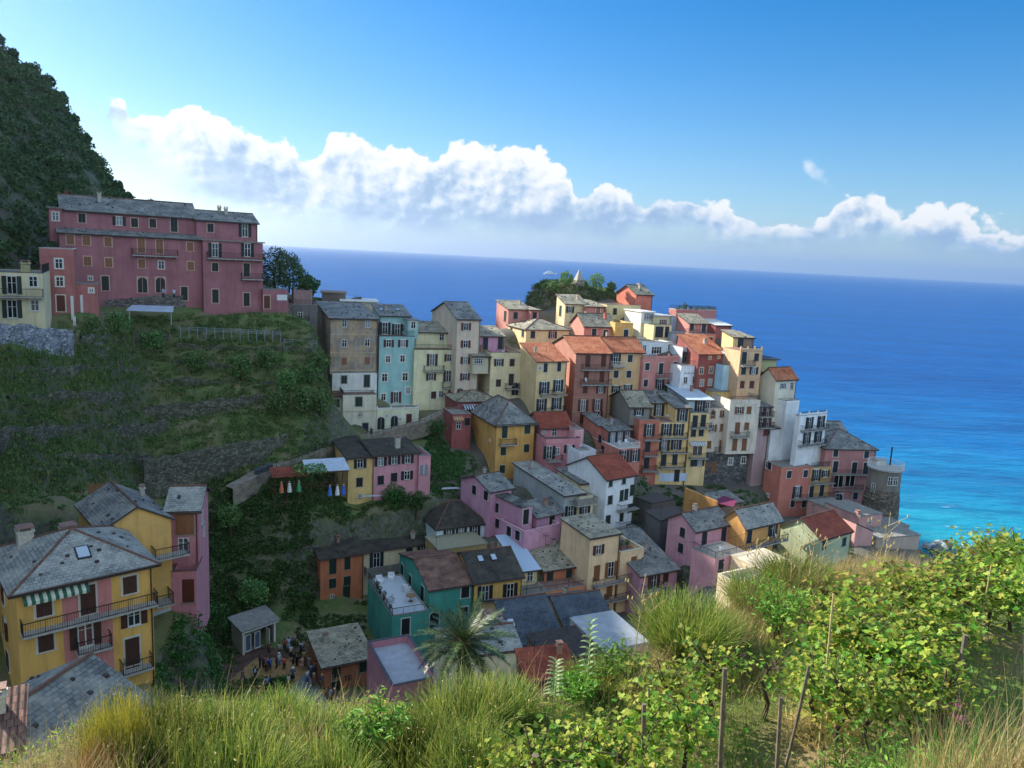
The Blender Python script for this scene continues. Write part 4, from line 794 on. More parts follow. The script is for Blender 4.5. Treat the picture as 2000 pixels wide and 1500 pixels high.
# ---- the hill at the left: a polar grid round the valley, its skyline as in the photograph, its ridge high enough to shade the village
sky_px = [(0, 78), (45, 100), (110, 165), (150, 238), (195, 300), (215, 345), (245, 370), (285, 402), (330, 420), (420, 440), (490, 500), (515, 545), (560, 575)]
SK = [(math.degrees(math.atan2(ray(*p)[0], ray(*p)[1])), ray(*p)[2]/math.hypot(*ray(*p)[:2])) for p in sky_px]
def hill_e(az, r):
    esil = np.interp(az, [-42]+[k[0] for k in SK]+[-12], [.3]+[k[1]-.006-.010*max(0, min(1, (-24-k[0])/8)) for k in SK]+[-.08])
    rb = np.interp(az, [-60, -40, -34, -31, -26, -18, -12], [95, 105, 119, 143, 146, 150, 152]); rs = np.interp(az, [-42, -34, -28, -22, -12], [225, 220, 205, 190, 178])
    eb = np.interp(r, [60, 110, 150], [-.12, -.085, -.06])
    t = np.clip((r-rb)/(rs-rb), 0, 1); e = eb+(esil-eb)*np.sin(t*np.pi/2)**.9
    e = np.where(r > rs, esil-(r-rs)*.0016, e)
    e42 = np.interp(r, [40, 70, 90, 127, 181, 239, 310, 352, 381, 399, 428, 464, 475, 486, 512, 544, 610, 680, 760], [-.1, -.05, .1, .295, .30, .328, .385, .412, .424, .415, .404, .400, .424, .434, .450, .458, .470, .38, .2])
    w = np.clip((-az-35)/7, 0, 1); w = w*w*(3-2*w)
    e = e*(1-w)+e42*w
    return np.where(az < -42, e42-(-42-az)*.012, e)
azs = np.radians(np.arange(-80, -11, .5)); rr = np.concatenate([np.arange(60, 240, 3.), np.arange(240, 380, 10.), np.arange(380, 520, 5.), np.arange(520, 800, 14.)]); RR, AZ = np.meshgrid(rr, azs)
HX, HY = RR*np.sin(AZ), RR*np.cos(AZ); HZ = CZ+RR*hill_e(np.degrees(AZ), RR)+(vnoise(HX, HY, 14, 3)-.5)*4*np.clip((RR-130)/40, 0, 1)+(vnoise(HX, HY, 5, 4)-.5)*2*np.clip((RR-125)/30, 0, 1)
HZ = np.maximum(HZ, -4)
RB = np.interp(np.degrees(AZ), [-60, -40, -34, -31, -26, -18, -12], [95, 105, 119, 143, 146, 150, 152])
HZ = HZ-90*np.clip((RB-RR)/6, 0, 1)*np.clip((np.degrees(AZ)+41)/2, 0, 1)
tag(link('hill', gridmesh('hill', HX, HY, HZ, groundmat('hill_ground', '34482a', '465a34', '5a5644', '6e6858', '7d776b', '4d4a44', (.35, .6)))), kind='structure')
# ---- sea
def seamat():
    t = NT('sea_water'); tc = t.n('ShaderNodeTexCoord').outputs['Object']
    vm = t.n('ShaderNodeVectorMath', operation='DISTANCE'); t.l(t.mapping(tc, (1, 1, 0), loc=(-92, -128, 0)), vm.inputs[0]); vm.inputs[1].default_value = (0, 0, 0)
    d = t.math('ADD', vm.outputs['Value'], t.math('MULTIPLY', t.math('SUBTRACT', t.noise(tc, .012, 5), .5), 110.))
    shal = t.ramp(t.math('DIVIDE', d, 290.), [(.0, '2496a6'), (.2, '1684a8'), (.42, '0f6aa2'), (.75, '0b5896'), (1., '0a5090')])
    big = t.noise(t.mapping(tc, (.25, 1.2, 1), (0, 0, .35)), .012, 9, .68)
    k = t.mix(t.math('MULTIPLY', t.ramp(big, [(.42, 0.), (.60, 1.)]), .55), shal, '0c447c')
    rip = t.noise(t.mapping(tc, (.45, 1.5, 1), (0, 0, .4)), .09, 9, .72); k = t.mix(t.math('MULTIPLY', t.ramp(rip, [(.46, 0.), (.60, 1.)]), .42), k, '083a6e')
    # surf near the rocks
    fo = t.noise(t.mapping(tc, (.6, 1.4, 1), (0, 0, .9)), .16, 9, .72, .6)
    near = t.ramp(t.math('DIVIDE', vm.outputs['Value'], 90.), [(.0, 1.), (.25, .75), (.75, .0)])
    fm = t.math('MULTIPLY', t.ramp(t.math('ADD', fo, t.math('MULTIPLY', near, .14)), [(.70, 0.), (.76, 1.)]), near)
    k = t.mix(fm, k, 'e4ecec'); df = t.n('ShaderNodeBsdfDiffuse'); t.l(k, df.inputs[0]); gl = t.n('ShaderNodeBsdfGlossy'); gl.inputs['Roughness'].default_value = .18
    lw = t.n('ShaderNodeLayerWeight'); lw.inputs[0].default_value = .35; fr_w = t.math('MULTIPLY', t.math('ADD', t.math('MULTIPLY', t.math('POWER', lw.outputs['Facing'], 4.), .42), .04), t.math('SUBTRACT', 1., fm)); mx = t.n('ShaderNodeMixShader'); t.l(fr_w, mx.inputs[0]); t.l(df.outputs[0], mx.inputs[1]); t.l(gl.outputs[0], mx.inputs[2]); t.l(mx.outputs[0], t.out.inputs[0])
    w1 = t.noise(t.mapping(tc, (.55, 1.5, 1), (0, 0, .45)), .22, 8, .6, .3); w2 = t.noise(t.mapping(tc, (.4, 1.6, 1), (0, 0, .6)), .045, 5, .6)
    bp = t.n('ShaderNodeBump'); bp.inputs['Strength'].default_value = .6; bp.inputs['Distance'].default_value = 1.6; t.l(t.math('ADD', w1, t.math('MULTIPLY', w2, 2.5)), bp.inputs['Height'])
    for nd in (df, gl, lw): t.l(bp.outputs[0], nd.inputs['Normal'])
    return t.m
b = MB(); S = 30000.; b.face([(-S, -3000, 0), (S, -3000, 0), (S, S, 0), (-S, S, 0)]); tag(b.build('sea', seamat()), kind='structure')
# ---- square, lanes and path
b = MB(); P = [atz(x, y, 5.3) for x, y in ((395, 1335), (470, 1272), (560, 1246), (625, 1256), (640, 1310), (690, 1420), (420, 1480), (330, 1420))]; b.face(P)
tag(b.build('square', simple('brown_paving', '5c4338', .85, 0, .3, 1.2)), kind='structure')
b = MB(); b.face([atz(x, y, 5.32) for x, y in zip([500, 437, 500, 560, 600, 575], [1285, 1338, 1395, 1352, 1310, 1284])]); tag(b.build('square_paving', simple('tan_paving', '96774a', .85, 0, .25, 1.5)), kind='structure')
b = MB(); b.face([atz(x, y, 5.33) for x, y in ((598, 1312), (560, 1352), (610, 1440), (680, 1440), (628, 1352))]); tag(b.build('lane_paving', simple('grey_paving', '6f7478', .85, 0, .25, 2)), kind='structure')
pth = [(455, 962, 100.5), (500, 938, 102.3), (540, 918, 105), (590, 900, 107.5), (640, 881, 111.5), (690, 868, 117.5), (750, 850, 121), (830, 830, 123), (880, 806, 126)]
pp = [at(*p) for p in pth]; b = MB()
for p0, p1 in zip(pp[:-1], pp[1:]):
    d = (p1-p0)[:2]; n = np.array([-d[1], d[0]])/np.hypot(*d)*1.8; nn = np.array([n[0], n[1], 0]); up = np.array([0, 0, .5])
    b.face([p0+up, p1+up, p1+up+nn, p0+up+nn]); b.face([p0+up-[0, 0, 2.5], p1+up-[0, 0, 2.5], p1+up, p0+up])
tag(b.build('path', simple('path_stone', '8a8072', .9, 0, .25, 1.5)), kind='structure')
b = MB()
for p0, p1 in zip(pp[2:-1], pp[3:]):
    d = p1-p0; L = np.hypot(*d[:2])
    for k in range(int(L/1.2)+1):
        p = p0+d*(k*1.2/L)+[0, 0, .35]; b.tube([p, p+[0, 0, 1.0]], .03, 4)
    for h in (.55, 1.0): b.tube([p0+[0, 0, .35+h], p1+[0, 0, .35+h]], .02, 4)
tag(b.build('path_railing', M_IRON), 'thin iron railing along the rising path past the row of tall houses', 'railing')
# ---- dry stone walls on the terraces
def stone_wall(pts, h, label, mat, w=.5, jag=.25):
    P = [at(*p) for p in pts]; b = MB(); prev = None
    for p0, p1 in zip(P[:-1], P[1:]):
        L = np.linalg.norm(p1-p0); n = max(2, int(L/.7)); d = (p1-p0)/L; nn = np.array([-d[1], d[0], 0])*w
        for k in range(n):
            a = p0+d*L*k/n; e = p0+d*L*(k+1)/n; h0 = h+R.uniform(-jag, jag)
            q = prev if prev is not None and k else h0
            A0, A1, B0, B1 = a-[0, 0, 1.5], e-[0, 0, 1.5], a+[0, 0, q], e+[0, 0, h0]; prev = h0
            b.face([A0, A1, B1, B0]); b.face([B0, B1, B1+nn, B0+nn]); b.face([A1+nn, A0+nn, B0+nn, B1+nn])
    return tag(b.build('stone_wall', mat), label, 'stone wall', 'dry stone walls on the terraces')
for x0, x1, y0, y1, lab in ((160, 330, 668, 664, 'low terrace wall below the short grey fence'), (345, 610, 684, 690, 'long low terrace wall below the long grey fence'), (330, 590, 716, 724, 'low terrace wall second below the long grey fence'), (20, 250, 782, 776, 'low terrace wall below the grass strip wall'), (300, 560, 752, 756, 'low terrace wall third below the long grey fence'), (90, 300, 905, 896, 'lowest terrace wall above the yellow gabled house')):
    stone_wall([(x, y0+(y1-y0)*(x-x0)/(x1-x0)+4*math.sin(x*.03), rslope(x, y0)+.3) for x in np.linspace(x0, x1, 5)], .75, lab, stonemat('terrace_stone', '6a6858', '47473a', '86826f', 2.2), .4, .2)
sm = stonemat('terrace_stone', '6a6858', '47473a', '86826f', 2.2)
stone_wall([(-80, 690, rslope(-80, 690)), (0, 688, rslope(0, 688)), (145, 695, rslope(145, 695))], 3.2, 'bright grey rubble wall below the pale yellow house', stonemat('pale_rubble', '9fa3a8', '686c72', 'c9ccd0', 2.6))
stone_wall([(282, 955, 101), (400, 930, 103.5), (520, 908, 107), (640, 872, 115)], 3.6, 'long rough retaining wall above the path, partly overgrown', sm)
stone_wall([(x, y, rslope(x, y)+.4) for x, y in ((-60, 742), (60, 735), (160, 728), (270, 732))], .9, 'low terrace wall along the grass strip on the left slope', sm)
stone_wall([(x, y, rslope(x, y)+.4) for x, y in ((0, 868), (120, 858), (280, 850), (330, 842))], 1.5, 'middle terrace wall low on the left slope', sm)
stone_wall([(250, 815, 112), (400, 800, 113.5), (520, 785, 114.8)], 1.2, 'short terrace wall in the middle of the left slope', sm)
stone_wall([(866, 985, 110), (890, 955, 112.5), (922, 930, 115)], 1.8, 'stepped stone wall left of the square ochre house', stonemat('terrace_stone', '6a6858', '47473a', '86826f', 2.2))
stone_wall([(205, 600, 127.2), (330, 588, 128), (420, 594, 130), (515, 603, 131), (570, 605, 130)], 1.0, 'walkway parapet wall in front of the long dark red house', stonemat('walkway_stone', '7a716a', '544e4a', '908880', 2.6), .3, .03)
# ---- round tower and rock with shrine
c = at(1719, 990, 141.5); t = empty('round_tower', (c[0], c[1], c[2]))
tag(t, 'round old stone tower with railed roof terrace at the sea edge', 'tower')
hT = solve(c, np.array([0, 0, 1.]), 915, 1, 1, 30); b = MB(); rT = 2.5
b.lathe([(rT+.55, -8), (rT+.5, -1), (rT+.35, 1.6), (rT+.42, 1.75), (rT+.3, 1.9), (rT+.15, hT*.5)], 40, 0); b.build('stone_base', stonemat('tower_stone', '74685a', '463f36', '90836f', 1.8), t, smooth=False)
b = MB(); b.lathe([(rT+.14, hT*.49), (rT+.05, hT), (rT+.05, hT+.05)], 40, 0); b.build('wall', plaster('6b6255', 1.), t)
b = MB(); b.lathe([(0, hT+.06), (rT+.4, hT+.06), (rT+.4, hT+.3), (0, hT+.31)], 40); b.build('terrace_slab', M_SLAB, t)
b = MB(); N = 40
for k in range(N):
    a0, a1 = 2*math.pi*k/N, 2*math.pi*(k+1)/N; r_ = rT+.34; p0 = (r_*math.cos(a0), r_*math.sin(a0)); p1 = (r_*math.cos(a1), r_*math.sin(a1)); railseg(b, p0, p1, hT+.3, 1.0, 'white')
b.build('railing', M_WHITE, t)
b = MB(); b.box(-1.2, .3, .6, 1.9, hT+.31, hT+1.2, 0); b.box(-1.35, .45, .45, 2.0, hT+1.2, hT+1.3, 1); b.tube([(1.2, 1, hT+.3), (1.2, 1, hT+3.6)], .12, 6, 2); b.build('roof_hut', [plaster('b9b6b0', .3), M_SLAB, M_IRON], t)
for an, zz in ((-95, hT-1.5), (-75, hT-1.5), (-150, hT*.55)):
    a = math.radians(an); link('window', winmesh('p', .8, 1.5, '', 'k'), t, TR((math.cos(a)*(rT+.12), math.sin(a)*(rT+.12), zz), a+math.pi/2))
kc = at(1128, 590, 168)
u = np.linspace(0, 2*np.pi, 73); v = np.linspace(0, 1, 22); U, Vv = np.meshgrid(u, v); rad = 1+.16*np.sin(3*U+1)+.08*np.sin(7*U)
prof = np.interp(Vv, [0, .3, .6, .85, 1], [1.12, 1.03, .92, .7, 0]); KX = kc[0]+10.6*rad*prof*np.cos(U); KY = kc[1]+4+6.0*rad*prof*np.sin(U)
KZ = 38.5+np.interp(Vv, [0, .3, .6, .85, 1], [0, 3.8, 6.8, 8.2, 8.6])*(1-.25*np.clip((KX-kc[0])/10, 0, 1)); nz = (vnoise(KX*1.0+KZ, KY+KZ*2, 1.6, 5)-.5); KX += nz*1.3; KZ += nz*.8
tag(link('rock_hill', gridmesh('rock_hill', KX, KY, KZ, groundmat('rock_ground', '37461f', '4d5a2a', '6d6049', '8d7f66', '857a68', '4f483c', (.3, .75)))), kind='structure')
top = at(1130, 549, 167.5); b = MB(); hp = 2.7
t = empty('stone_shrine', top); tag(t, 'small stone pyramid shrine on the planted rock top', 'shrine')
b.box(-.95, .95, -.95, .95, -2.6, .2, 0); b.build('plinth', stonemat('shrine_stone', 'a39b8d', '6c655a', 'bbb3a4', 3), t, TR((0, 0, 0), .4))
b = MB(); q = .8; A = [(-q, -q, .2), (q, -q, .2), (q, q, .2), (-q, q, .2)]
for k in range(4): b.face([A[k], A[(k+1) % 4], (.07, .07, hp), (-.07, -.07, hp)][:2]+[(0, 0, hp)])
b.build('spire', simple('shrine_plaster', 'a5a096', .9, 0, .2, 2), t, TR((0, 0, 0), .4))
# boulders of the breakwater
rb_ = NR
for k in range(46):
    px, py = R.uniform(1815, 1905), 0; py = 1050+(px-1815)*.22+R.uniform(0, 60); p = atz(px, py, R.uniform(.1, 1.3)); r_ = R.uniform(.6, 1.25)
    bm = bmesh.new(); bmesh.ops.create_icosphere(bm, subdivisions=2, radius=r_)
    for vv in bm.verts:
        n = vv.co.normalized(); vv.co = n*r_*(1+.25*math.sin(n.x*4+k)+.2*math.sin(n.y*5+k*2)); vv.co.x *= 1.25; vv.co.z *= .75
    me = bpy.data.meshes.new('boulder'); bm.to_mesh(me); bm.free(); me.materials.append(simple('boulder_grey' if k % 3 else 'boulder_pale', '6f737a' if k % 3 else 'b3b5b5', .9, 0, .25, 1.5))
    tag(link('boulder', me, None, TR(p, R.uniform(0, 6))), 'pale wave washed boulder in the breakwater' if k % 3 == 0 else 'dark grey boulder in the breakwater at the water line', 'boulder', 'breakwater boulders')
# ================================================================ VEGETATION
def leafmat(name, cols, trans=.3, rough=.6, vary=.5):
    t = NT(name); rp = t.n('ShaderNodeNewGeometry').outputs['Random Per Island']
    c = t.ramp(rp, [(k/(len(cols)-1), x) for k, x in enumerate(cols)])
    oi = t.n('ShaderNodeObjectInfo').outputs['Random']; hs = t.n('ShaderNodeHueSaturation'); t.l(c, hs.inputs['Color'])
    t.l(t.math('ADD', t.math('MULTIPLY', oi, vary), 1.03-vary/2), hs.inputs['Value']); t.l(t.math('ADD', t.math('MULTIPLY', oi, .03), .487), hs.inputs['Hue'])
    t.l(hs.outputs[0], t.b.inputs['Base Color']); t.b.inputs['Roughness'].default_value = rough; t.b.inputs['Specular IOR Level'].default_value = .3
    tr = t.n('ShaderNodeBsdfTranslucent'); t.l(hs.outputs[0], tr.inputs[0]); mx = t.n('ShaderNodeMixShader'); mx.inputs[0].default_value = trans
    t.l(t.b.outputs[0], mx.inputs[1]); t.l(tr.outputs[0], mx.inputs[2]); t.l(mx.outputs[0], t.out.inputs[0]); return t.m
L_HILL = leafmat('hill_leaves', ['2c4426', '3a5630', '4a683a', '5e7844'], .2)
L_SLOPE = leafmat('slope_leaves', ['3a5c30', '507442', '6a8a4c', '8a9a58'], .25)
L_DRY = leafmat('dry_leaves', ['6b5a33', '8a7446', '5c6a34', '4f6030'], .2)
L_BUSH = leafmat('bush_leaves', ['264020', '345628', '456a30', '5c7c3a'], .2)
L_VINE = leafmat('vine_leaves', ['467426', '64942e', '90ac3c', 'b4b84a', '78983a', 'c0b04c'], .5)
L_VINER = leafmat('autumn_vine_leaves', ['5f8a2e', '8aa03e', 'a89c44', '8a9a3a', '76943a', 'a87844'], .5)
L_GREEN = leafmat('bright_leaves', ['467426', '628e2e', '82a23c', '56822c'], .4)
L_BROOM = leafmat('broom_stems', ['3a5420', '57702c', '848f38', 'aca452', '4c682a', '7f8a38'], .35, .6, .9)
L_YEL = leafmat('yellow_broom_stems', ['8a8a28', 'a09a30', 'b8a83c', '70802c'], .3)
L_STRAW = leafmat('dry_grass', ['9a8450', 'b89f68', 'cdb884', '8a7a48', '7d8a48'], .3)
L_RUST = leafmat('rusty_heath', ['8a4a22', 'a35c2c', '6d3a1c', 'b8743c'], .25)
L_GRASS = leafmat('green_grass', ['3f6a24', '568430', '72983a', '8aa348'], .35)
L_PALM = leafmat('palm_leaflets', ['1a3018', '243e20', '33502a', '5a6638'], .15, .4)
M_BARK = simple('bark', '4a3c2e', .95, 0, .3, 5); M_POST = simple('weathered_post', '6e6252', .95, 0, .3, 7); M_CANE = simple('dry_cane', 'b09a68', .8, 0, .2, 6)
def rotmats(n, tilt=1.):
    a = NR.uniform(0, 2*np.pi, n); b = np.arccos(1-NR.uniform(0, 1, n)*2)*tilt; c = NR.uniform(0, 2*np.pi, n)
    ca, sa, cb, sb, cc, sc_ = np.cos(a), np.sin(a), np.cos(b), np.sin(b), np.cos(c), np.sin(c)
    m = np.empty((n, 3, 3)); m[:, 0, 0] = ca*cb*cc-sa*sc_; m[:, 0, 1] = -ca*cb*sc_-sa*cc; m[:, 0, 2] = ca*sb
    m[:, 1, 0] = sa*cb*cc+ca*sc_; m[:, 1, 1] = -sa*cb*sc_+ca*cc; m[:, 1, 2] = sa*sb; m[:, 2, 0] = -sb*cc; m[:, 2, 1] = sb*sc_; m[:, 2, 2] = cb; return m
QUAD = np.array([(-.5, -.12, 0), (0, -.5, .05), (.5, .12, 0), (0, .5, .05)]); QF = np.array([(0, 1, 2, 3)])
def scatter(proto, pf, pos, rot, size):      # copies of a small shape joined into one mesh, each an island of its own
    n = len(pos); V = np.einsum('nij,kj->nki', rot, proto)*np.asarray(size).reshape(-1, 1, 1)+pos[:, None, :]
    Fc = pf[None]+(np.arange(n)*len(proto))[:, None, None]; return V.reshape(-1, 3), Fc.reshape(-1, pf.shape[1])
def ball(n, r=1., shell=.55, flat=1.):
    d = NR.normal(size=(n, 3)); d /= np.linalg.norm(d, axis=1, keepdims=True); p = d*(shell+(1-shell)*NR.uniform(0, 1, (n, 1))**.6)*r; p[:, 2] *= flat; return p
def crown(clumps, per, leaf, flat=.8, gaps=.25):  # clumps: list of (x, y, z, radius)
    P = []
    for x, y, z, r in clumps:
        q = ball(per, r, .45, flat); q += 0; keep = NR.uniform(0, 1, per) > gaps*vnoise(q[:, 0]+x*3, q[:, 1]+z*3, .5*r, 2); P.append(q[keep]+np.array([x, y, z]))
    P = np.concatenate(P); return scatter(QUAD, QF, P, rotmats(len(P)), NR.uniform(.6, 1.3, len(P))*leaf)
def shrubs(name, pts, rad, per, leaf, mat, flat=.75, kind='stuff'):   # pts (n,3): many low clumps as one mass
    P = []; 
    for p, r in zip(pts, rad): q = ball(per, r, .4, flat); q[:, 2] = np.abs(q[:, 2])*.9; P.append(q+p)
    P = np.concatenate(P); V, Fc = scatter(QUAD, QF, P, rotmats(len(P)), NR.uniform(.6, 1.35, len(P))*leaf)
    return tag(link(name, npmesh(name, V, Fc, mat)), kind=kind)
def tree_at(name, base, h, r, label, mat, cat='tree', group=None, n=16, per=130, leaf=.3, flat=.85, trunk=.16, spread=.62, lo=.38):
    t = empty(name, base); tag(t, label, cat, group); cl = []; b = MB()
    b.tube([(0, 0, -.6), (.05, .02, h*.3), (-.05, .05, h*.6)], [trunk, trunk*.8, trunk*.45], 7)
    for k in range(n):
        a = 2.4*k+R.uniform(-.4, .4); q = (k+.5)/n; rr_ = r*spread*math.sqrt(math.sin(q*math.pi)*.9+.15)*R.uniform(.6, 1.1); z = h*(lo+(.93-lo)*q)
        c = (rr_*math.cos(a), rr_*math.sin(a), z, r*R.uniform(.3, .5)); cl.append(c)
        if k % 2 == 0: b.tube([(0, 0, h*(.25+.3*q)), (c[0]*.5, c[1]*.5, h*(.3+.42*q)), c[:3]], [trunk*.4, trunk*.25, trunk*.1], 5)
    b.build('trunk', M_BARK, t); V, Fc = crown(cl, per, leaf, flat); link('crown', npmesh('crown', V, Fc, mat), t); return t
# --- forest on the left hill (reads as one mass)
n = 2400; az = np.radians(NR.uniform(-36.5, -19.5, n)); rbb = np.interp(np.degrees(az), [-34, -31, -26, -18], [121, 145, 148, 152]); rss = np.interp(np.degrees(az), [-42, -34, -28, -22, -12], [225, 222, 207, 191, 178])
r_ = rbb+(rss+6-rbb)*NR.uniform(0, 1, n); X, Y = r_*np.sin(az), r_*np.cos(az); Z = CZ+r_*hill_e(np.degrees(az), r_)
ok = Z > 1; shrubs('hill_forest', np.stack([X, Y, Z-.3], 1)[ok], NR.uniform(.9, 2.6, n)[ok], 70, .46, L_HILL)
# --- scrub on the terraced slope, the steep bank above the square, and the gardens
def on(px0, px1, py0, py1, n, rf, keep=None):
    out = []
    for _ in range(n):
        x, y = R.uniform(px0, px1), R.uniform(py0, py1)
        if keep and not keep(x, y): continue
        p = at(x, y, rf(x, y)); z = gz(p[0], p[1])
        if z < 2 or any(k['ground'] and -.6 < (p-k['O'])@k['e1'] < k['W']+.6 and -1.2 < (p-k['O'])@k['e2'] < k['D']+.6 for k in BLOCKS): continue
        out.append((p[0], p[1], z-.05))
    return np.array(out)
rl_ = lambda x, y: rslope(x, y)+R.uniform(-2, 2)
rowy = lambda x, y: ((y+6*math.sin(x*.02)) % 17) < 8
a = on(-60, 650, 600, 960, 3600, rl_, lambda x, y: (rowy(x, y) or x > 440 or (y < 700 and x > 150)) and not (x < 150 and 635 < y < 735) and vnoise(np.array([x]), np.array([y*2.]), 60, 9)[0] > .22)
shrubs('slope_scrub', a, NR.uniform(.3, .9, len(a)), 60, .19, L_SLOPE, .5)
a = on(-60, 650, 640, 960, 700, rl_, lambda x, y: vnoise(np.array([x]), np.array([y*2.]), 50, 19)[0] > .4); shrubs('slope_dry_brush', a, NR.uniform(.25, .6, len(a)), 30, .2, L_DRY, .5)
a = on(400, 620, 940, 1262, 620, rl_, lambda x, y: not (x > 545 and y > 1180) and not (455 < x < 560 and y > 1195)); shrubs('bank_ivy', a, NR.uniform(.5, 1.3, len(a)), 80, .24, L_BUSH, .8)
a = on(600, 860, 955, 1035, 620, lambda x, y: R.uniform(101, 110)); shrubs('garden_scrub', a, NR.uniform(.3, .8, len(a)), 60, .22, L_BUSH, .7)
a = on(830, 905, 840, 930, 300, lambda x, y: R.uniform(112, 127)); shrubs('lane_bank_scrub', a, NR.uniform(.3, .8, len(a)), 60, .22, L_BUSH, .7)
a = on(300, 470, 1180, 1330, 240, lambda x, y: R.uniform(66, 90)); shrubs('lower_bank_scrub', a, NR.uniform(.4, 1.0, len(a)), 70, .2, L_BUSH, .8)
a = on(1240, 1520, 870, 1000, 260, lambda x, y: R.uniform(112, 134)); shrubs('rock_foot_scrub', a, NR.uniform(.3, .8, len(a)), 60, .2, L_BUSH, .8)
# grass strip on the left terrace
def blades(pts, hgt, lean, width, seg=3, curl=.4):
    n = len(pts); hgt = np.asarray(hgt); a = NR.uniform(0, 2*np.pi, n); lx, ly = np.cos(a)*lean, np.sin(a)*lean; s_ = np.linspace(0, 1, seg+1)
    sx, sy = -np.sin(a), np.cos(a); V = np.empty((n, (seg+1)*2, 3))
    for k, t in enumerate(s_):
        w = width*(1-t*.92); cx = pts[:, 0]+lx*hgt*t**(1+curl*2); cy = pts[:, 1]+ly*hgt*t**(1+curl*2); cz = pts[:, 2]+hgt*t*(1-.25*curl*t*np.abs(lean)*2)
        V[:, 2*k] = np.stack([cx-sx*w, cy-sy*w, cz], 1); V[:, 2*k+1] = np.stack([cx+sx*w, cy+sy*w, cz], 1)
    f = np.array([(2*k, 2*k+1, 2*k+3, 2*k+2) for k in range(seg)]); Fc = f[None]+(np.arange(n)*(seg+1)*2)[:, None, None]
    return V.reshape(-1, 3), Fc.reshape(-1, 4)
a = on(-60, 270, 690, 735, 1500, rl_); V, Fc = blades(np.repeat(a, 5, 0)+NR.normal(0, .25, (len(a)*5, 3))*[1, 1, 0], NR.uniform(.2, .5, len(a)*5), NR.uniform(.1, .5, len(a)*5), .05, 2)
tag(link('terrace_grass', npmesh('terrace_grass', V, Fc, L_GRASS)), kind='stuff')
a = on(-60, 655, 600, 962, 9000, rl_, lambda x, y: not (x < 150 and 640 < y < 690)); V, Fc = blades(np.repeat(a, 6, 0)+NR.normal(0, .3, (len(a)*6, 3))*[1, 1, 0], NR.uniform(.25, .75, len(a)*6), NR.uniform(.1, .6, len(a)*6), .045, 2)
tag(link('slope_grass', npmesh('slope_grass', V, Fc, leafmat('slope_grass', ['4a6a34', '5f7c40', '76884c', '8a8c58'], .25))), kind='stuff')
# --- single trees on the skyline and in the village
def hill_pt(px, r): d = ray(px, 0); d2 = at(px, 400, r); az_ = math.degrees(math.atan2(d2[0], d2[1])); return np.array([d2[0], d2[1], CZ+r*float(hill_e(np.array(az_), np.array(float(r))))-.4])
for px, r, h, w, lab in ((12, 221, 7.5, 2.6, 'tall feathery tree on the hill skyline at the left picture edge'), (40, 220, 6, 2.2, 'second feathery tree on the left hill skyline'), (78, 218, 6, 2.6, 'rounded tree where the skyline of the hill begins to fall'), (102, 215, 5.5, 2.4, 'dark bushy tree midway down the hill skyline'),
                      (128, 212, 5, 2.4, 'dense tree on the steep part of the hill skyline'), (150, 209, 4.5, 2.0, 'small tree on the steep hill skyline'), (172, 205, 4, 1.8, 'low tree above the rocky step of the hill skyline'), (232, 196, 4.5, 1.9, 'thin leafed tree at the foot of the hill skyline'), (250, 192, 3.5, 1.5, 'small thin tree left of the round tree on the skyline')):
    tree_at('skyline_tree', hill_pt(px, r), h*.72, w*.85, lab, L_HILL, group='trees on the hill skyline', n=14, per=90, leaf=.42)
tree_at('round_tree', hill_pt(300, 187)-[0, 0, .6], 5.0, 2.6, 'single round dark tree behind the roof of the long red house', L_HILL, n=16, per=130, leaf=.4)
for px, py, r, h, w, lab in ((535, 560, 136, 7.0, 3.4, 'broad dark tree right of the long red house'), (565, 560, 140, 6.0, 3.0, 'second dark tree towards the sea right of the long red house'), (600, 572, 142, 3.5, 2.0, 'low shrubby tree above the dark rough house')):
    tree_at('dark_tree', at(px, py, r)-[0, 0, .5], h, w, lab, L_HILL, group='trees beside the long red house', n=20, per=150, leaf=.3, lo=.1, spread=.8)
tree_at('garden_tree', at(770, 1010, 105.5), 4.6, 2.3, 'leafy fruit tree in front of the half pink house', L_BUSH, n=16, per=130, leaf=.24)
tree_at('garden_tree', at(812, 1008, 104), 3.6, 1.6, 'smaller leafy tree right of the fruit tree', L_BUSH, n=14, per=110, leaf=.22)
tree_at('bank_tree', at(495, 1195, 91.5), 4.0, 2.2, 'grey green tree on the bank behind the kiosk', L_SLOPE, n=16, per=130, leaf=.26)
tree_at('bank_tree', at(420, 1235, 84), 3.0, 2.0, 'low bushy tree on the bank left of the kiosk', L_BUSH, n=14, per=110, leaf=.22)
tree_at('bank_tree', at(450, 1040, 98), 3.6, 1.8, 'young tree high on the ivy bank below the path', L_SLOPE, n=12, per=110, leaf=.24)
tree_at('lane_tree', at(850, 862, 119), 3.4, 1.9, 'tree on the bank left of the maroon house', L_BUSH, n=14, per=110, leaf=.22)
_st = [(470, 740, 'bushy'), (520, 720, 'dense'), (560, 760, 'bare twigged'), (600, 740, 'tall dark'), (590, 800, 'spreading'), (540, 810, 'thin'), (625, 790, 'leaning'), (300, 690, 'broad'), (230, 650, 'low'), (380, 720, 'rounded'), (620, 700, 'upright')]
for k_, (px, py, w_) in enumerate(_st):
    p = at(px, py, rslope(px, py)); p[2] = gz(p[0], p[1]); tree_at('slope_tree', p, R.uniform(2.6, 4.4), R.uniform(1.4, 2.2), w_+(' shrubby tree on the terraces left of the weathered tan house' if px > 440 else ' shrubby tree on the upper left terraces'), L_SLOPE, group='shrubby trees on the terraced slope', n=14, per=90, leaf=.26, lo=.2, spread=.7)
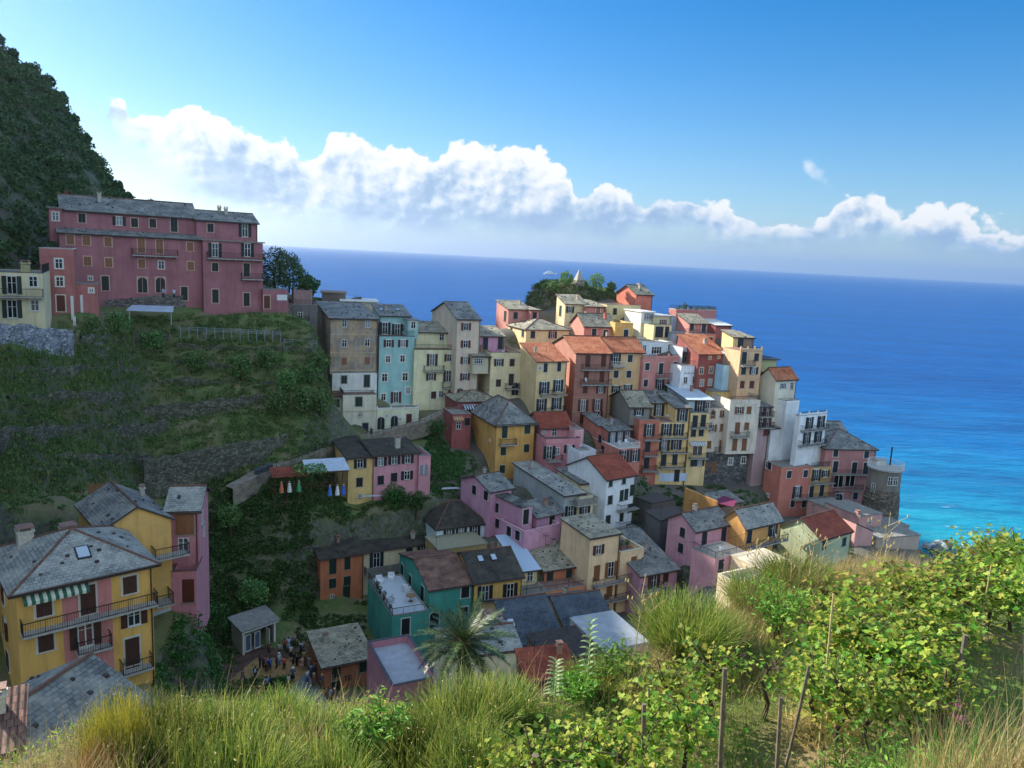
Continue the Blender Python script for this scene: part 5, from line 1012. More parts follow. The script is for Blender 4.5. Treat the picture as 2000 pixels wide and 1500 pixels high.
n = 260; X, Y = NR.uniform(-32, -22.5, n), NR.uniform(52, 76, n); ok = ~((X < -24.5) & (Y < 67) & (X < -26.0)); X, Y = X[ok], Y[ok]; X, Y = np.concatenate([X, NR.uniform(-27, -20.5, 260)]), np.concatenate([Y, NR.uniform(52, 70, 260)]); P_ = np.array([(x, y, gz(x, y)) for x, y in zip(X, Y)]); shrubs('foundation_scrub', P_, NR.uniform(.5, 1.1, len(P_)), 80, .2, L_BUSH, .9)
n = 420; X, Y = NR.uniform(-25, -13, n), NR.uniform(79, 91, n); P_ = np.array([(x, y, gz(x, y)) for x, y in zip(X, Y)]); ok = np.array([not any(k['ground'] and -.5 < (p-k['O'])@k['e1'] < k['W']+.5 and -1 < (p-k['O'])@k['e2'] < k['D']+.5 for k in BLOCKS) for p in P_]); shrubs('lawn_scrub', P_[ok], NR.uniform(.2, .6, ok.sum()), 50, .16, L_BUSH, .5)
def patch(name, x0, x1, y0, y1, n, r0, r1, per, leaf, mat, flat):
    X, Y = NR.uniform(x0, x1, n), NR.uniform(y0, y1, n); P_ = np.array([(x, y, gz(x, y)) for x, y in zip(X, Y)]); ok = np.array([not any(k['ground'] and -.4 < (p-k['O'])@k['e1'] < k['W']+.4 and -.9 < (p-k['O'])@k['e2'] < (k['D'] if k['house'] != 'orange_house' else 3.6)+.4 for k in BLOCKS) for p in P_]); shrubs(name, P_[ok], NR.uniform(r0, r1, int(ok.sum())), per, leaf, mat, flat)
patch('garden_undergrowth', -28, -10, 94, 107, 520, .25, .8, 60, .17, L_BUSH, .7); patch('yard_undergrowth', -14, -5, 104, 119, 260, .25, .7, 60, .17, L_BUSH, .7); patch('lower_slope_undergrowth', -64, -38, 60, 86, 600, .3, 1., 60, .2, L_SLOPE, .6)
patch('garden_dry_brush', -27, -11, 95, 107, 160, .2, .5, 30, .18, L_DRY, .5); patch('harbour_undergrowth', 44, 60, 98, 126, 120, .2, .5, 40, .16, L_BUSH, .5)
# plants on the rock
sel = NR.integers(0, KX.size, 900); kp = np.stack([KX.ravel(), KY.ravel(), KZ.ravel()], 1)[sel]; kp = kp[kp[:, 2] > 40]
shrubs('rock_plants', kp, NR.uniform(.35, 1.0, len(kp)), 50, .22, L_SLOPE, .9)
for px, py, r, h, w, lab in ((1165, 556, 166, 2.9, 2.0, 'round bush right of the shrine on the rock'), (1105, 552, 166, 3.0, 1.6, 'tall bush left of the shrine on the rock'), (1193, 566, 166, 2.2, 1.3, 'small bush at the right end of the rock'), (1078, 566, 165, 2.4, 1.5, 'bush on the left shoulder of the rock')):
    tree_at('rock_bush', at(px, py, r)-[0, 0, .6], h, w, lab, L_SLOPE, 'bush', 'bushes on the rock', n=12, per=110, leaf=.24, trunk=.06, lo=.12, spread=.75)
# ================================================================ FOREGROUND: the vineyard terrace below the camera
_cr = [(-250, 1620), (0, 1560), (200, 1470), (400, 1420), (600, 1430), (800, 1420), (950, 1395), (1060, 1400), (1150, 1370), (1250, 1295), (1300, 1255), (1430, 1190), (1550, 1145), (1700, 1115), (1850, 1105), (2000, 1090), (2200, 1085)]
_ed = [(math.degrees(math.atan2(d[0], d[1])), 7.8*math.hypot(d[0], d[1])/-d[2]) for d in (ray(*q) for q in _cr)]
def edge_r(az): return np.interp(az, [q[0] for q in _ed], [q[1] for q in _ed])
def fz(x, y):
    x, y = np.asarray(x, float), np.asarray(y, float); r = np.hypot(x, y)+1e-6; az = np.degrees(np.arctan2(x, y)); e = edge_r(az)
    base = 44.3-.03*(r-10)+.35*np.interp(az, [-40, -10, 10, 35], [.6, 0, -.6, .5]); near = np.clip(9.2-r, 0, 9)*.78
    z = base+near+np.clip(az-24, 0, 20)*.10*np.clip((14-r)/6, 0, 1)*np.clip((r-4)/3, 0, 1); z = z-np.clip(r-e, 0, 4)**1.3*.5-np.clip(r-e-3.5, 0, 300)*1.05
    return np.maximum(z+(vnoise(x, y, 1.1, 7)-.5)*.3, -8)
fa = np.radians(np.arange(-100, 100.1, .8)); fr_ = np.concatenate([np.arange(.5, 30, .4), np.arange(30, 75, 2.5)]); FR, FA = np.meshgrid(fr_, fa)
FX, FY = FR*np.sin(FA), FR*np.cos(FA); tag(link('vineyard_ground', gridmesh('vineyard_ground', FX, FY, fz(FX, FY), groundmat('vineyard_soil', '54682c', '6b7a38', '7d6844', '9a875c', '7d766a', '5a5348', (.2, .5)))), kind='structure')
def fp(px, py, r=None):                   # foot point on the terrace seen at a pixel
    if r: d = at(px, py, r); return np.array([d[0], d[1], float(fz(d[0], d[1]))])
    d = ray(px, py); d = d/np.linalg.norm(d); t = 5.
    for _ in range(400):
        P = CAM+d*t
        if P[2] < fz(P[0], P[1]): break
        t += .1
    return np.array([P[0], P[1], float(fz(P[0], P[1]))])
# broom bushes: sheaves of thin rods
def broom_mesh(n, h, spread, mat, w=.006, name='stems'):
    a = NR.uniform(0, 2*np.pi, n); rr2 = np.sqrt(NR.uniform(0, 1, n))*spread*.45; P = np.stack([rr2*np.cos(a), rr2*np.sin(a), NR.uniform(-.1, .25*h, n)], 1)
    tip = np.stack([np.cos(a), np.sin(a), np.zeros(n)], 1)*(spread*(.25+.75*NR.uniform(0, 1, (n, 1))**.7)); hh = h*NR.uniform(.55, 1.05, n)*(1-.28*(np.linalg.norm(tip, axis=1)/spread)**2)
    tip = tip+NR.normal(0, .05, (n, 3)); seg = 4; V = np.empty((n, (seg+1)*2, 3)); sa = NR.uniform(0, np.pi, n); sx = np.stack([np.cos(sa), np.sin(sa), np.zeros(n)], 1)
    bend = NR.normal(0, .06*h, (n, 3))
    for k in range(seg+1):
        t = k/seg; c = P+(tip-P*[1, 1, 0])*(t**1.25)*[1, 1, 0]+bend*math.sin(t*3.1)*[1, 1, 0]; c[:, 2] = P[:, 2]*(1-t)+hh*t; ww = w*(1-.75*t)
        V[:, 2*k] = c-sx*ww; V[:, 2*k+1] = c+sx*ww
    f = np.array([(2*k, 2*k+1, 2*k+3, 2*k+2) for k in range(seg)]); Fc = f[None]+(np.arange(n)*(seg+1)*2)[:, None, None]
    return npmesh(name, V.reshape(-1, 3), Fc.reshape(-1, 4), mat)
def broom(px, top, r, spread, label, mat=L_BROOM, n=1500, cat='broom bush', name='broom_bush', group='broom bushes along the terrace edge', seeds=True, w=.0095):
    top += 14
    d = ray(px, top); r = min(r, float(edge_r(math.degrees(math.atan2(d[0], d[1]))))+.3); p = at(px, top, r); g = float(fz(p[0], p[1])); h = max(.5, p[2]-g); t = empty(name, (p[0], p[1], g), R.uniform(0, 6)); tag(t, label, cat, group)
    link('stems', broom_mesh(n, h, spread, mat, w), t)
    if seeds:
        m = n//16; a = NR.uniform(0, 2*np.pi, m); q = np.stack([np.cos(a)*spread*NR.uniform(0, 1, m), np.sin(a)*spread*NR.uniform(0, 1, m), h*NR.uniform(.5, 1.02, m)], 1)
        V, Fc = scatter(np.array([(-.12, 0, 0), (0, -.5, .05), (.12, 0, 0), (0, .5, .05)]), QF, q, rotmats(m, .5), NR.uniform(.03, .065, m)); tag(link('seed_pods', npmesh('seed_pods', V, Fc, L_STRAW), t), kind='stuff')
    return t
for q in ((262, 1345, 10.6, .95, 'dense green broom bush right of the yellow broom', L_BROOM), (345, 1362, 11.0, .9, 'green broom bush in front of the paved square, left one', L_BROOM), (430, 1360, 10.8, .9, 'mixed green and straw broom bush below the square', L_BROOM), (545, 1345, 11.6, .75, 'rounded broom bush standing out against the square', L_BROOM),
          (620, 1385, 10.8, .85, 'low broom bush right of the rounded one', L_BROOM), (300, 1420, 9.6, .9, 'front broom bush at the bottom left', L_BROOM), (470, 1430, 9.6, 1.0, 'front broom bush at the bottom centre left', L_BROOM), (640, 1450, 9.5, .9, 'front broom bush below the leafy shrub', L_BROOM),
          (905, 1322, 11.2, 1.05, 'big dense broom bush below the palm', L_BROOM), (985, 1310, 11.8, .75, 'upper broom bush right of the palm', L_BROOM), (820, 1390, 10.2, .9, 'broom bush left of the big dense one', L_BROOM), (930, 1420, 9.7, 1.0, 'low dark broom bush at the bottom centre', L_BROOM),
          (1352, 1148, 15.2, 1.35, 'large round broom bush on the crest before the pink slate house', L_BROOM), (1175, 1285, 13.2, .9, 'broom bush under the tall reed', L_BROOM), (1560, 1075, 19.5, 1.3, 'yellowish broom bush on the crest', L_BROOM), (1480, 1105, 18.2, 1.1, 'grey green broom bush on the crest', L_BROOM)):
    broom(*q, n=2400 if q[3] > 1.2 else 1300)
broom(222, 1328, 10.4, .42, 'bright yellow broom bush against the slate roof', L_YEL, 1100, seeds=False, w=.007)
broom(186, 1428, 9.9, .32, 'rust brown withered heath bush below the yellow broom', L_RUST, 800, 'heath bush', 'heath_bush', None, w=.006)
# dry grass clumps
def tuft(px, top, r, spread, n, mat, label, name='grass_tuft'):
    d = ray(px, top); r = min(r, float(edge_r(math.degrees(math.atan2(d[0], d[1]))))+.2); p = at(px, top, r); g = float(fz(p[0], p[1])); h = max(.4, p[2]-g); a = NR.uniform(0, 2*np.pi, n); q = np.sqrt(NR.uniform(0, 1, n))*spread; P = np.stack([q*np.cos(a)*1.2, q*np.sin(a), np.zeros(n)], 1)
    P[:, 2] = fz(P[:, 0]+p[0], P[:, 1]+p[1])-g-.05
    V, Fc = blades(P, h*NR.uniform(.45, 1.05, n), NR.uniform(.05, .55, n), .0065, 4, .5); return tag(link(name, npmesh(name, V, Fc, mat), None, TR((p[0], p[1], g))), label, 'grass tuft', 'tall dry grass tufts')
for q in ((110, 1440, 9.6, .6, 900, L_STRAW, 'tawny grass tuft at the bottom left corner'), (60, 1480, 9.2, .5, 700, L_STRAW, 'low tawny grass at the very bottom left'), (170, 1460, 9.3, .5, 700, L_STRAW, 'straw grass beside the rusty heath'), (560, 1400, 10.4, .6, 700, L_STRAW, 'dry grass between two broom bushes'),
          (1250, 1235, 14.6, .6, 600, L_STRAW, 'dry grass left of the large round broom'), (1450, 1180, 16.5, .9, 900, L_STRAW, 'pale tall grass right of the large round broom'), (1500, 1118, 18, 1., 1300, L_STRAW, 'pale grass on the crest below the amber house'), (1600, 1085, 20, 1.1, 1700, L_STRAW, 'pale grass on the crest below the green gabled house'),
          (1700, 1070, 21, 1.1, 1700, L_STRAW, 'feathery pale grass on the crest near the shore'), (1770, 1075, 21.5, .9, 1300, L_STRAW, 'pale grass at the right of the crest'), (1965, 1330, 8.2, .6, 700, L_STRAW, 'tall blurred straw grass at the right picture edge'), (1900, 1385, 8.0, .6, 800, L_STRAW, 'straw grass at the lower right'),
          (1990, 1420, 7.0, .5, 800, L_STRAW, 'straw grass in the bottom right corner'), (1850, 1420, 8.2, .5, 900, L_GRASS, 'green grass tuft at the lower right'), (1290, 1290, 13, .6, 400, L_STRAW, 'dry grass under the large round broom'), (1430, 1275, 14.5, .8, 500, L_STRAW, 'fallen dry grass right of the round broom')): tuft(*q)
# vine leaf: five pointed lobes, folded along the rib
LV = np.array([(0, -.08, 0), (.34, -.26, .02), (.52, .06, .06), (.34, .2, .08), (.34, .46, .03), (.12, .42, .06), (0, .68, -.04), (-.12, .42, .06), (-.34, .46, .03), (-.34, .2, .08), (-.52, .06, .06), (-.34, -.26, .02), (0, .2, -.02)])
LVF = np.array([(12, 0, 1), (12, 1, 2), (12, 2, 3), (12, 3, 4), (12, 4, 5), (12, 5, 6), (12, 6, 7), (12, 7, 8), (12, 8, 9), (12, 9, 10), (12, 10, 11), (12, 11, 0)])
def leafrot(n, up=.55):                    # leaves that mostly show their face upwards and outwards
    m = rotmats(n); z = m[:, :, 2]; z[:, 2] = np.abs(z[:, 2])+up; z /= np.linalg.norm(z, axis=1, keepdims=True)
    x = np.cross(m[:, :, 1], z); x /= np.linalg.norm(x, axis=1, keepdims=True)+1e-9; y = np.cross(z, x); return np.stack([x, y, z], 2)
def vine(px, py, r, label, mat=L_VINE, h=1.35, wid=.8, n=330, leaf=.135, post=False):
    d = ray(px, py); e_ = float(edge_r(math.degrees(math.atan2(d[0], d[1])))); r = min(r, e_-.3); p = at(px, py, r); g = float(fz(p[0], p[1])); t = empty('grape_vine', (p[0], p[1], g), R.uniform(0, 6)); tag(t, label, 'grape vine', 'vines on the near terrace')
    b = MB(); k = R.uniform(-.1, .1); b.tube([(0, 0, -.2), (.06, k, h*.25), (-.05, .04, h*.5), (.03, 0, h*.72)], [.045, .04, .034, .028], 6); canes = []
    for q in range(7):
        a = q*.9+R.uniform(-.3, .3); L = wid*R.uniform(.6, 1.25); e = (L*math.cos(a), L*math.sin(a)*.8, h*R.uniform(.55, 1.05)); m_ = (e[0]*.45, e[1]*.45, h*R.uniform(.8, 1.05)); b.tube([(.03, 0, h*.7), m_, e], [.014, .01, .005], 5); canes += [((.03, 0, h*.7), m_, e)]
    b.build('trunk', M_BARK, t); P = []
    for _ in range(n):
        c = R.choice(canes); u = R.random()**.8; A, B, C = [np.array(v) for v in c]; q = (1-u)**2*A+2*u*(1-u)*B+u*u*C; P.append(q+NR.normal(0, .13, 3)*[1, 1, 1.1]-[0, 0, R.random()**2*.45])
    P = np.array(P); V, Fc = scatter(LV, LVF, P, leafrot(n), NR.uniform(.65, 1.3, n)*leaf); link('leaves', npmesh('leaves', V, Fc, mat), t); return t
def rv(px, py, up=.95):                    # ground distance at which a leaf mass up metres above the terrace is seen at a pixel
    d = ray(px, py); return (CZ-44.3-up)*math.hypot(d[0], d[1])/-d[2]
VP = [(1085, 1455, 'vine at the bottom beside the wired post end', 0), (1150, 1432, 'vine at the bottom left of the dark short post', 0), (1205, 1462, 'vine at the foot of the dark short post', 0), (1250, 1490, 'lowest vine right of the dark short post', 0), (1115, 1495, 'lowest vine at the bottom centre', 0), (1040, 1480, 'vine below the dark broom bush', 0),
      (1300, 1315, 'vine draped left of the thick grey post', 0), (1270, 1385, 'hanging vine halfway to the dark short post', 0), (1345, 1400, 'leafy vine trunk just left of the thick grey post', 0), (1392, 1292, 'vine tied to the top of the thick grey post', 0), (1500, 1292, 'thin vine arm stretching right from the thick grey post', 2),
      (1592, 1335, 'vine around the foot of the tall pale cane', 0), (1640, 1312, 'vine right of the tall pale cane', 0), (1695, 1305, 'bright vine in the middle of the terrace', 0), (1742, 1335, 'bright vine right of the middle one', 0), (1795, 1330, 'vine in the front row at the right', 0), (1845, 1345, 'last vine of the front row before the dry grass', 0), (1650, 1378, 'yellowing vine above the straw heap', 0), (1708, 1368, 'yellowing vine right of the straw heap', 0),
      (1640, 1235, 'second row vine behind the cane', 0), (1692, 1222, 'second row vine with reddish leaves', 1), (1745, 1240, 'dense dark vine in the second row', 0), (1792, 1232, 'second row vine near the gap', 0), (1700, 1268, 'low vine before the second row', 0), (1765, 1282, 'dense vine in the middle right', 0),
      (1690, 1172, 'third row vine with rust coloured leaves', 1), (1740, 1152, 'third row vine with autumn leaves', 1), (1790, 1145, 'third row vine in the centre', 1), (1835, 1185, 'third row vine left of the dark post', 0), (1890, 1152, 'third row vine over the dark post', 0), (1940, 1145, 'third row vine at the right', 0), (1990, 1150, 'third row vine at the picture edge', 0),
      (1885, 1130, 'back row vine low on the crest', 1), (1932, 1078, 'back row vine rising to the right', 1), (1985, 1065, 'highest back row vine at the right edge', 0), (1992, 1108, 'back row vine at the right edge', 0), (1840, 1150, 'back row vine behind the pale grass', 1)]
for k, (px, py, lab, kd) in enumerate(VP):
    r_ = rv(px, py); far = r_ > 14.5
    vine(px, py, r_, lab, mat=L_VINER if kd == 1 else L_VINE, h=1.4 if far else 1.35, wid=(1.1 if far else .72)*(1.3 if kd == 2 else 1), n=(520 if far else 360) if kd != 2 else 110, leaf=.125 if far else .10)
# leafy shrubs with pointed leaves
LP = np.array([(0, -.5, 0), (.16, -.1, .05), (.1, .3, .03), (0, .55, -.06), (-.1, .3, .03), (-.16, -.1, .05)]); LPF = np.array([(0, 1, 2, 3), (0, 3, 4, 5)])
def leafy(px, top, r, rad, n, label, mat=L_GREEN, leaf=.11):
    p = at(px, top, r); g = float(fz(p[0], p[1])); h = max(.5, p[2]-g); t = empty('leafy_shrub', (p[0], p[1], g)); tag(t, label, 'shrub', 'leafy shrubs on the terrace edge'); b = MB(); P = []
    for q in range(16):
        a = q*2.4; e = np.array((rad*math.cos(a)*R.uniform(.3, 1), rad*math.sin(a)*R.uniform(.3, 1), h*R.uniform(.6, 1.))); b.tube([(0, 0, -.1), e*[.4, .4, .6], e], [.015, .01, .004], 5)
        for _ in range(n//16): u = R.uniform(.35, 1.0); P.append(e*[u, u, u**.8]+NR.normal(0, .09, 3))
    b.build('stems', M_BARK, t); P = np.array(P); V, Fc = scatter(LP, LPF, P, leafrot(len(P), .4), NR.uniform(.6, 1.3, len(P))*leaf); link('leaves', npmesh('leaves', V, Fc, mat), t)
for q in ((745, 1375, 10.6, .55, 900, 'bright green leafy shrub before the pink terrace building'), (700, 1400, 10.4, .4, 500, 'small bright shrub left of the bright green one'), (1215, 1275, 13.5, .7, 1100, 'bright green creeper shrub under the tall reed'), (1130, 1320, 12.6, .5, 700, 'bright green shrub left of the creeper'), (1690, 1440, 9.8, .45, 700, 'glossy low shrub right of the straw heap'), (1780, 1430, 9.8, .45, 600, 'low shrub below the pink flowers'), (1650, 1480, 9.2, .35, 400, 'low shrub at the bottom edge'), (1530, 1130, 16.5, .9, 1100, 'green shrub in the pale grass on the crest'), (1960, 1035, 23, .9, 1100, 'tall leafy shrub on the skyline at the right edge'), (1880, 1075, 22.5, .8, 900, 'leafy shrub left of the skyline shrub')): leafy(*q)
# grass over the whole terrace
n = 30000; az = np.radians(np.where(NR.uniform(0, 1, n) < .72, NR.uniform(2, 37, n), NR.uniform(-36, 37, n))); r_ = 8.4+NR.uniform(0, 1, n)**1.3*(edge_r(np.degrees(az))+.8-8.4); X, Y = r_*np.sin(az), r_*np.cos(az); ok = vnoise(X, Y, 1.6, 21) > .25; X, Y = X[ok], Y[ok]; m = len(X)
V, Fc = blades(np.stack([X, Y, fz(X, Y)-.03], 1), NR.uniform(.12, .42, m), NR.uniform(.2, .8, m), .006, 3, .5); tag(link('terrace_meadow_grass', npmesh('terrace_meadow_grass', V, Fc, L_GRASS)), kind='stuff')
n = 9000; az = np.radians(NR.uniform(-36, 37, n)); r_ = 8.4+NR.uniform(0, 1, n)*(edge_r(np.degrees(az))+.8-8.4); X, Y = r_*np.sin(az), r_*np.cos(az); V, Fc = blades(np.stack([X, Y, fz(X, Y)-.03], 1), NR.uniform(.2, .6, n), NR.uniform(.2, .9, n), .005, 3, .5)
tag(link('dry_meadow_grass', npmesh('dry_meadow_grass', V, Fc, L_STRAW)), kind='stuff')
n = 9000; az = np.radians(NR.uniform(-36, 37, n)); r_ = 8.6+NR.uniform(0, 1, n)*(edge_r(np.degrees(az))+1.2-8.6); X, Y = r_*np.sin(az), r_*np.cos(az); q = np.stack([X, Y, fz(X, Y)+NR.uniform(0, .3, n)], 1); V, Fc = scatter(LP, LPF, q, leafrot(n), NR.uniform(.05, .11, n)); tag(link('ground_weeds', npmesh('ground_weeds', V, Fc, L_VINE)), kind='stuff')
# posts, stakes and canes
def post(px0, py0, px1, py1, r, rad, label, mat=M_POST, name='vine_post', n=6, sub=None):
    p = fp(px0, py0, r); top_ = at(px1, py1, math.hypot(p[0], p[1])); b = MB(); d = (top_-p); b.tube([-d*.12/np.linalg.norm(d)*2, d*.5+NR.normal(0, rad*.3, 3), d], [rad, rad*.95, rad*.9], n); return tag(b.build(name, mat, None, TR(p)), label, 'post' if name != 'cane' else 'cane', 'posts and canes of the vineyard')
post(1418, 1470, 1416, 1305, 10.2, .036, 'thick grey wooden vine post standing upright in the foreground'); post(1257, 1455, 1258, 1375, 10.2, .036, 'dark short vine post left of the thick grey one'); post(1529, 1490, 1525, 1362, 9.6, .028, 'thin dark stake left of the straw heap'); post(1545, 1390, 1580, 1300, 11.6, .026, 'broken grey stake leaning to the right')
post(1615, 1345, 1628, 1160, 12.4, .018, 'tall pale cane rising from the vines', M_CANE, 'cane'); post(1622, 1350, 1640, 1275, 12.4, .014, 'short pale cane leaning beside the tall one', M_CANE, 'cane'); post(1930, 1130, 1936, 1105, 18.5, .016, 'short pale cane among the back vines', M_CANE, 'cane'); post(1045, 1500, 1046, 1475, 9.4, .06, 'cut post end bound with wire at the bottom'); post(1885, 1270, 1886, 1240, 15, .05, 'dark post in the gap between the right vines')
# straw heap
p = fp(1605, 1440); n = 900; a = NR.uniform(0, 2*np.pi, n); q = np.sqrt(NR.uniform(0, 1, n))*.75; P = np.stack([q*np.cos(a), q*np.sin(a)*.8, .5*(1-q/.8)*NR.uniform(.3, 1, n)], 1); m = rotmats(n); m[:, 2, :] *= .25
V, Fc = scatter(np.array([(-.5, -.008, 0), (.5, -.008, 0), (.5, .008, 0), (-.5, .008, 0)]), QF, P, m, NR.uniform(.3, .6, n)); tag(link('straw_heap', npmesh('straw_heap', V, Fc, leafmat('straw', ['c2a35c', 'd8be7c', 'a88a48', 'e0cc94'], .2)), None, TR(p)), 'flattened heap of pale cut straw among the vines', 'straw heap')
# pink flowers
t = empty('flowering_plant', fp(1830, 1455)); tag(t, 'pink flowering valerian plant at the lower right', 'flower'); link('stems', broom_mesh(260, .7, .45, L_GRASS, .005), t); n = 220; cl = NR.normal(0, .2, (9, 3)); q = cl[NR.integers(0, 9, n)]*[1, 1, .4]+NR.normal(0, .035, (n, 3))+[0, 0, .68]
V, Fc = scatter(QUAD, QF, q, rotmats(n), NR.uniform(.025, .05, n)); link('blossoms', npmesh('blossoms', V, Fc, leafmat('pink_petals', ['c05a80', 'd87a9a', 'e09ab0'], .3)), t)
# giant reeds
def reed(px, py, r, topy, label):
    p = at(px, topy, r); g = float(fz(p[0], p[1])); h = max(1., p[2]-g); t = empty('giant_reed', (p[0], p[1], g)); tag(t, label, 'reed', 'giant reeds'); b = MB(); b.tube([(0, 0, -.3), (.02, 0, h*.5), (.0, .02, h)], [.014, .012, .006], 6); b.build('stem', simple('reed_stem', '8a9a50', .7), t)
    n = 20; b = MB()
    for k in range(n):
        z = h*(1-.035*k)-.02; s_ = 1 if k % 2 else -1; L = .24+.008*k; a = s_*1.0; up = .62-.02*k; x = math.cos(.35)*s_; y = math.sin(.35)*s_+R.uniform(-.3, .3)
        for u0, u1 in ((0, .4), (.4, .75), (.75, 1)):
            f = lambda u: np.array((x*L*u*.62, y*L*u*.5, z+L*(u*up-.35*u*u))); w0, w1 = .028*(1-u0**2), .028*(1-u1**2)+.001; A, B = f(u0), f(u1); b.face([A+[0, w0, w0*.3], A-[0, w0, w0*.3], B-[0, w1, w1*.3], B+[0, w1, w1*.3]])
    b.build('leaves', leafmat('reed_leaves', ['7f9060', '9aa878', '6f8450'], .3), t)
reed(1155, 1300, 13.2, 1208, 'tall pale giant reed standing against the slate roofs'); reed(1085, 1330, 12.2, 1310, 'shorter bent giant reed left of the tall one')
# dead flower stalks in front of the pink corner house
for k, (px, topy) in enumerate(((1590, 1035), (1568, 1050), (1610, 1060), (1550, 1062), (1480, 1060), (1740, 1000), (1730, 1025), (1255, 1160), (1268, 1180))):
    p = at(px, topy, 19 if px > 1300 else 15); g = float(fz(p[0], p[1])); h = p[2]-g; b = MB(); b.tube([(0, 0, 0), (.05, 0, h*.5), (R.uniform(-.2, .2), 0, h)], [.014, .011, .007], 5)
    for q in range(9): z = h*R.uniform(.5, .98); a = R.uniform(0, 6.3); L = R.uniform(.15, .4); b.tube([(.02, 0, z), (L*math.cos(a), L*math.sin(a), z+L*.8)], [.007, .004], 4); b.tube([(L*math.cos(a), L*math.sin(a), z+L*.8), (L*math.cos(a), L*math.sin(a), z+L*.8+.06)], [.02, .014], 5)
    tag(b.build('dead_stalk', M_CANE, None, TR((p[0], p[1], g), R.uniform(0, 6))), 'dry brown branching fennel stalk rising above the crest', 'dry stalk', 'dry fennel stalks on the crest')
# palm
p = at(905, 1262, 40); zc = p[2]; zg = float(max(fz(p[0], p[1]), gz(p[0], p[1]))); t = empty('palm_tree', (p[0], p[1], zg)); tag(t, 'date palm with drooping dark fronds rising behind the broom bushes', 'palm tree'); H = zc-zg
b = MB(); b.tube([(0, 0, -1), (.05, 0, H*.5), (0, 0, H)], [.3, .26, .28], 10)
for k in range(40): a = 2.4*k; z = H*.3+H*.7*k/40; b.tube([(.24*math.cos(a), .24*math.sin(a), z), (.42*math.cos(a), .42*math.sin(a), z+.22)], [.07, .03], 4)
b.build('trunk', simple('palm_trunk', '5a4c3a', .95, 0, .3, 5), t)
for k in range(46):
    a = 2.4*k; q = k/46; el = 1.35-1.75*q; L = R.uniform(2.6, 3.3)*(1 if q > .15 else .75); pts = []; b = MB()
    for s_ in range(11): u = s_/10; rr2 = L*u*math.cos(el-u*.55*(1-abs(q-.5)*.3)); zz = L*u*math.sin(el)-.95*u*u*L*.42*(1 if el < .9 else .45); pts.append(Vector((rr2*math.cos(a), rr2*math.sin(a), H+.1+zz)))
    b.tube(pts, [.032*(1-.9*s_/10)+.003 for s_ in range(11)], 5, 1); sd = Vector((-math.sin(a), math.cos(a), 0))
    for s_ in range(44):
        u = .14+.86*s_/43; f = u*10; i = min(9, int(f)); P0 = pts[i].lerp(pts[i+1], f-i); tg = (pts[i+1]-pts[i]).normalized(); LL = .46*math.sin(min(1, u*1.15)*2.9)**.6*.95+.06
        for sg in (-1, 1): tip = P0+(sd*sg*.78+tg*.6+Vector((0, 0, .22-R.random()*.3))).normalized()*LL; w = tg*.034; b.face([P0-w, P0+w, tip+w*.15, tip-w*.15], 0)
    b.build('frond', [L_PALM, simple('frond_stem', '6b6a3c', .7)], t)

for px, top, r, lab in ((150, 1395, 9.8, 'few tall dry stems at the left end of the crest'), (310, 1322, 10.8, 'tall dry stems over the first broom bushes'), (400, 1318, 11, 'tall dry stems standing before the dark pavement'), (470, 1326, 11.2, 'tall dry stems standing before the tan paving'), (590, 1335, 11.2, 'tall dry stems before the lane'), (680, 1335, 11, 'tall dry stems left of the pink terrace building'), (960, 1275, 11.5, 'tall flowering stems below the palm'), (1000, 1268, 11.8, 'tall flowering stems right of the palm')):
    tuft(px, top, r, .5, 70, L_STRAW, lab)
# ================================================================ KIOSK, PEOPLE, FURNITURE, BOAT, SMALL THINGS
def grey(c): return simple('paint_'+c, c, .7, 0, .08)
# kiosk on the square
kk = atz(474, 1279, 5.33); kr = atz(538, 1255, 5.33); ya = math.atan2(kr[1]-kk[1], kr[0]-kk[0]); Lk = np.hypot(*(kr-kk)[:2]); t = empty('kiosk', kk, ya)
tag(t, 'small open fronted shop kiosk with grey slab roof and white posts on the square', 'kiosk', 'buildings of the square'); Hk = 2.7; Dk = 2.6
b = MB(); b.box(.12, Lk-.12, Dk-.15, Dk, -.4, Hk, 0); b.box(0, .14, .2, Dk, -.4, Hk, 0); b.box(Lk-.14, Lk, .2, Dk, -.4, Hk, 0); b.box(.14, Lk-.14, .2, Dk-.15, .0, .08, 0); b.build('wall', plaster('9a9284'), t)
for x in (0, Lk-.22): b = MB(); b.box(x, x+.22, -.06, .19, -.4, Hk, 0); b.build('post', plaster('c9c6bc'), t)
b = MB(); b.box(-.25, Lk+.25, -.35, -.2, Hk, Hk+.35, 0); b.build('fascia', plaster('c9c6bc'), t)
b = MB(); b.panel([(-.35, -.45, Hk+.38), (Lk+.35, -.45, Hk+.38), (Lk+.35, Dk+.3, Hk+.95), (-.35, Dk+.3, Hk+.95)], .14); b.build('roof', [M_CONC], t)
for x in (.35, Lk*.36): b = MB(); b.box(x, x+.75, .05, .12, .1, 2.2, 0); b.box(x+.1, x+.65, .03, .05, .3, 2.1, 1); b.build('display_panel', [M_WHITE, simple('postcards', '5f6f86', .5, 0, .6, 9)], t)
b = MB(); b.box(Lk*.72, Lk*.72+.08, -.6, .2, .05, 2.3, 0); b.box(Lk*.72+.01, Lk*.72+.07, -.52, .12, .2, 2.2, 1); b.build('door', [M_WHITE, glassmat()], t)
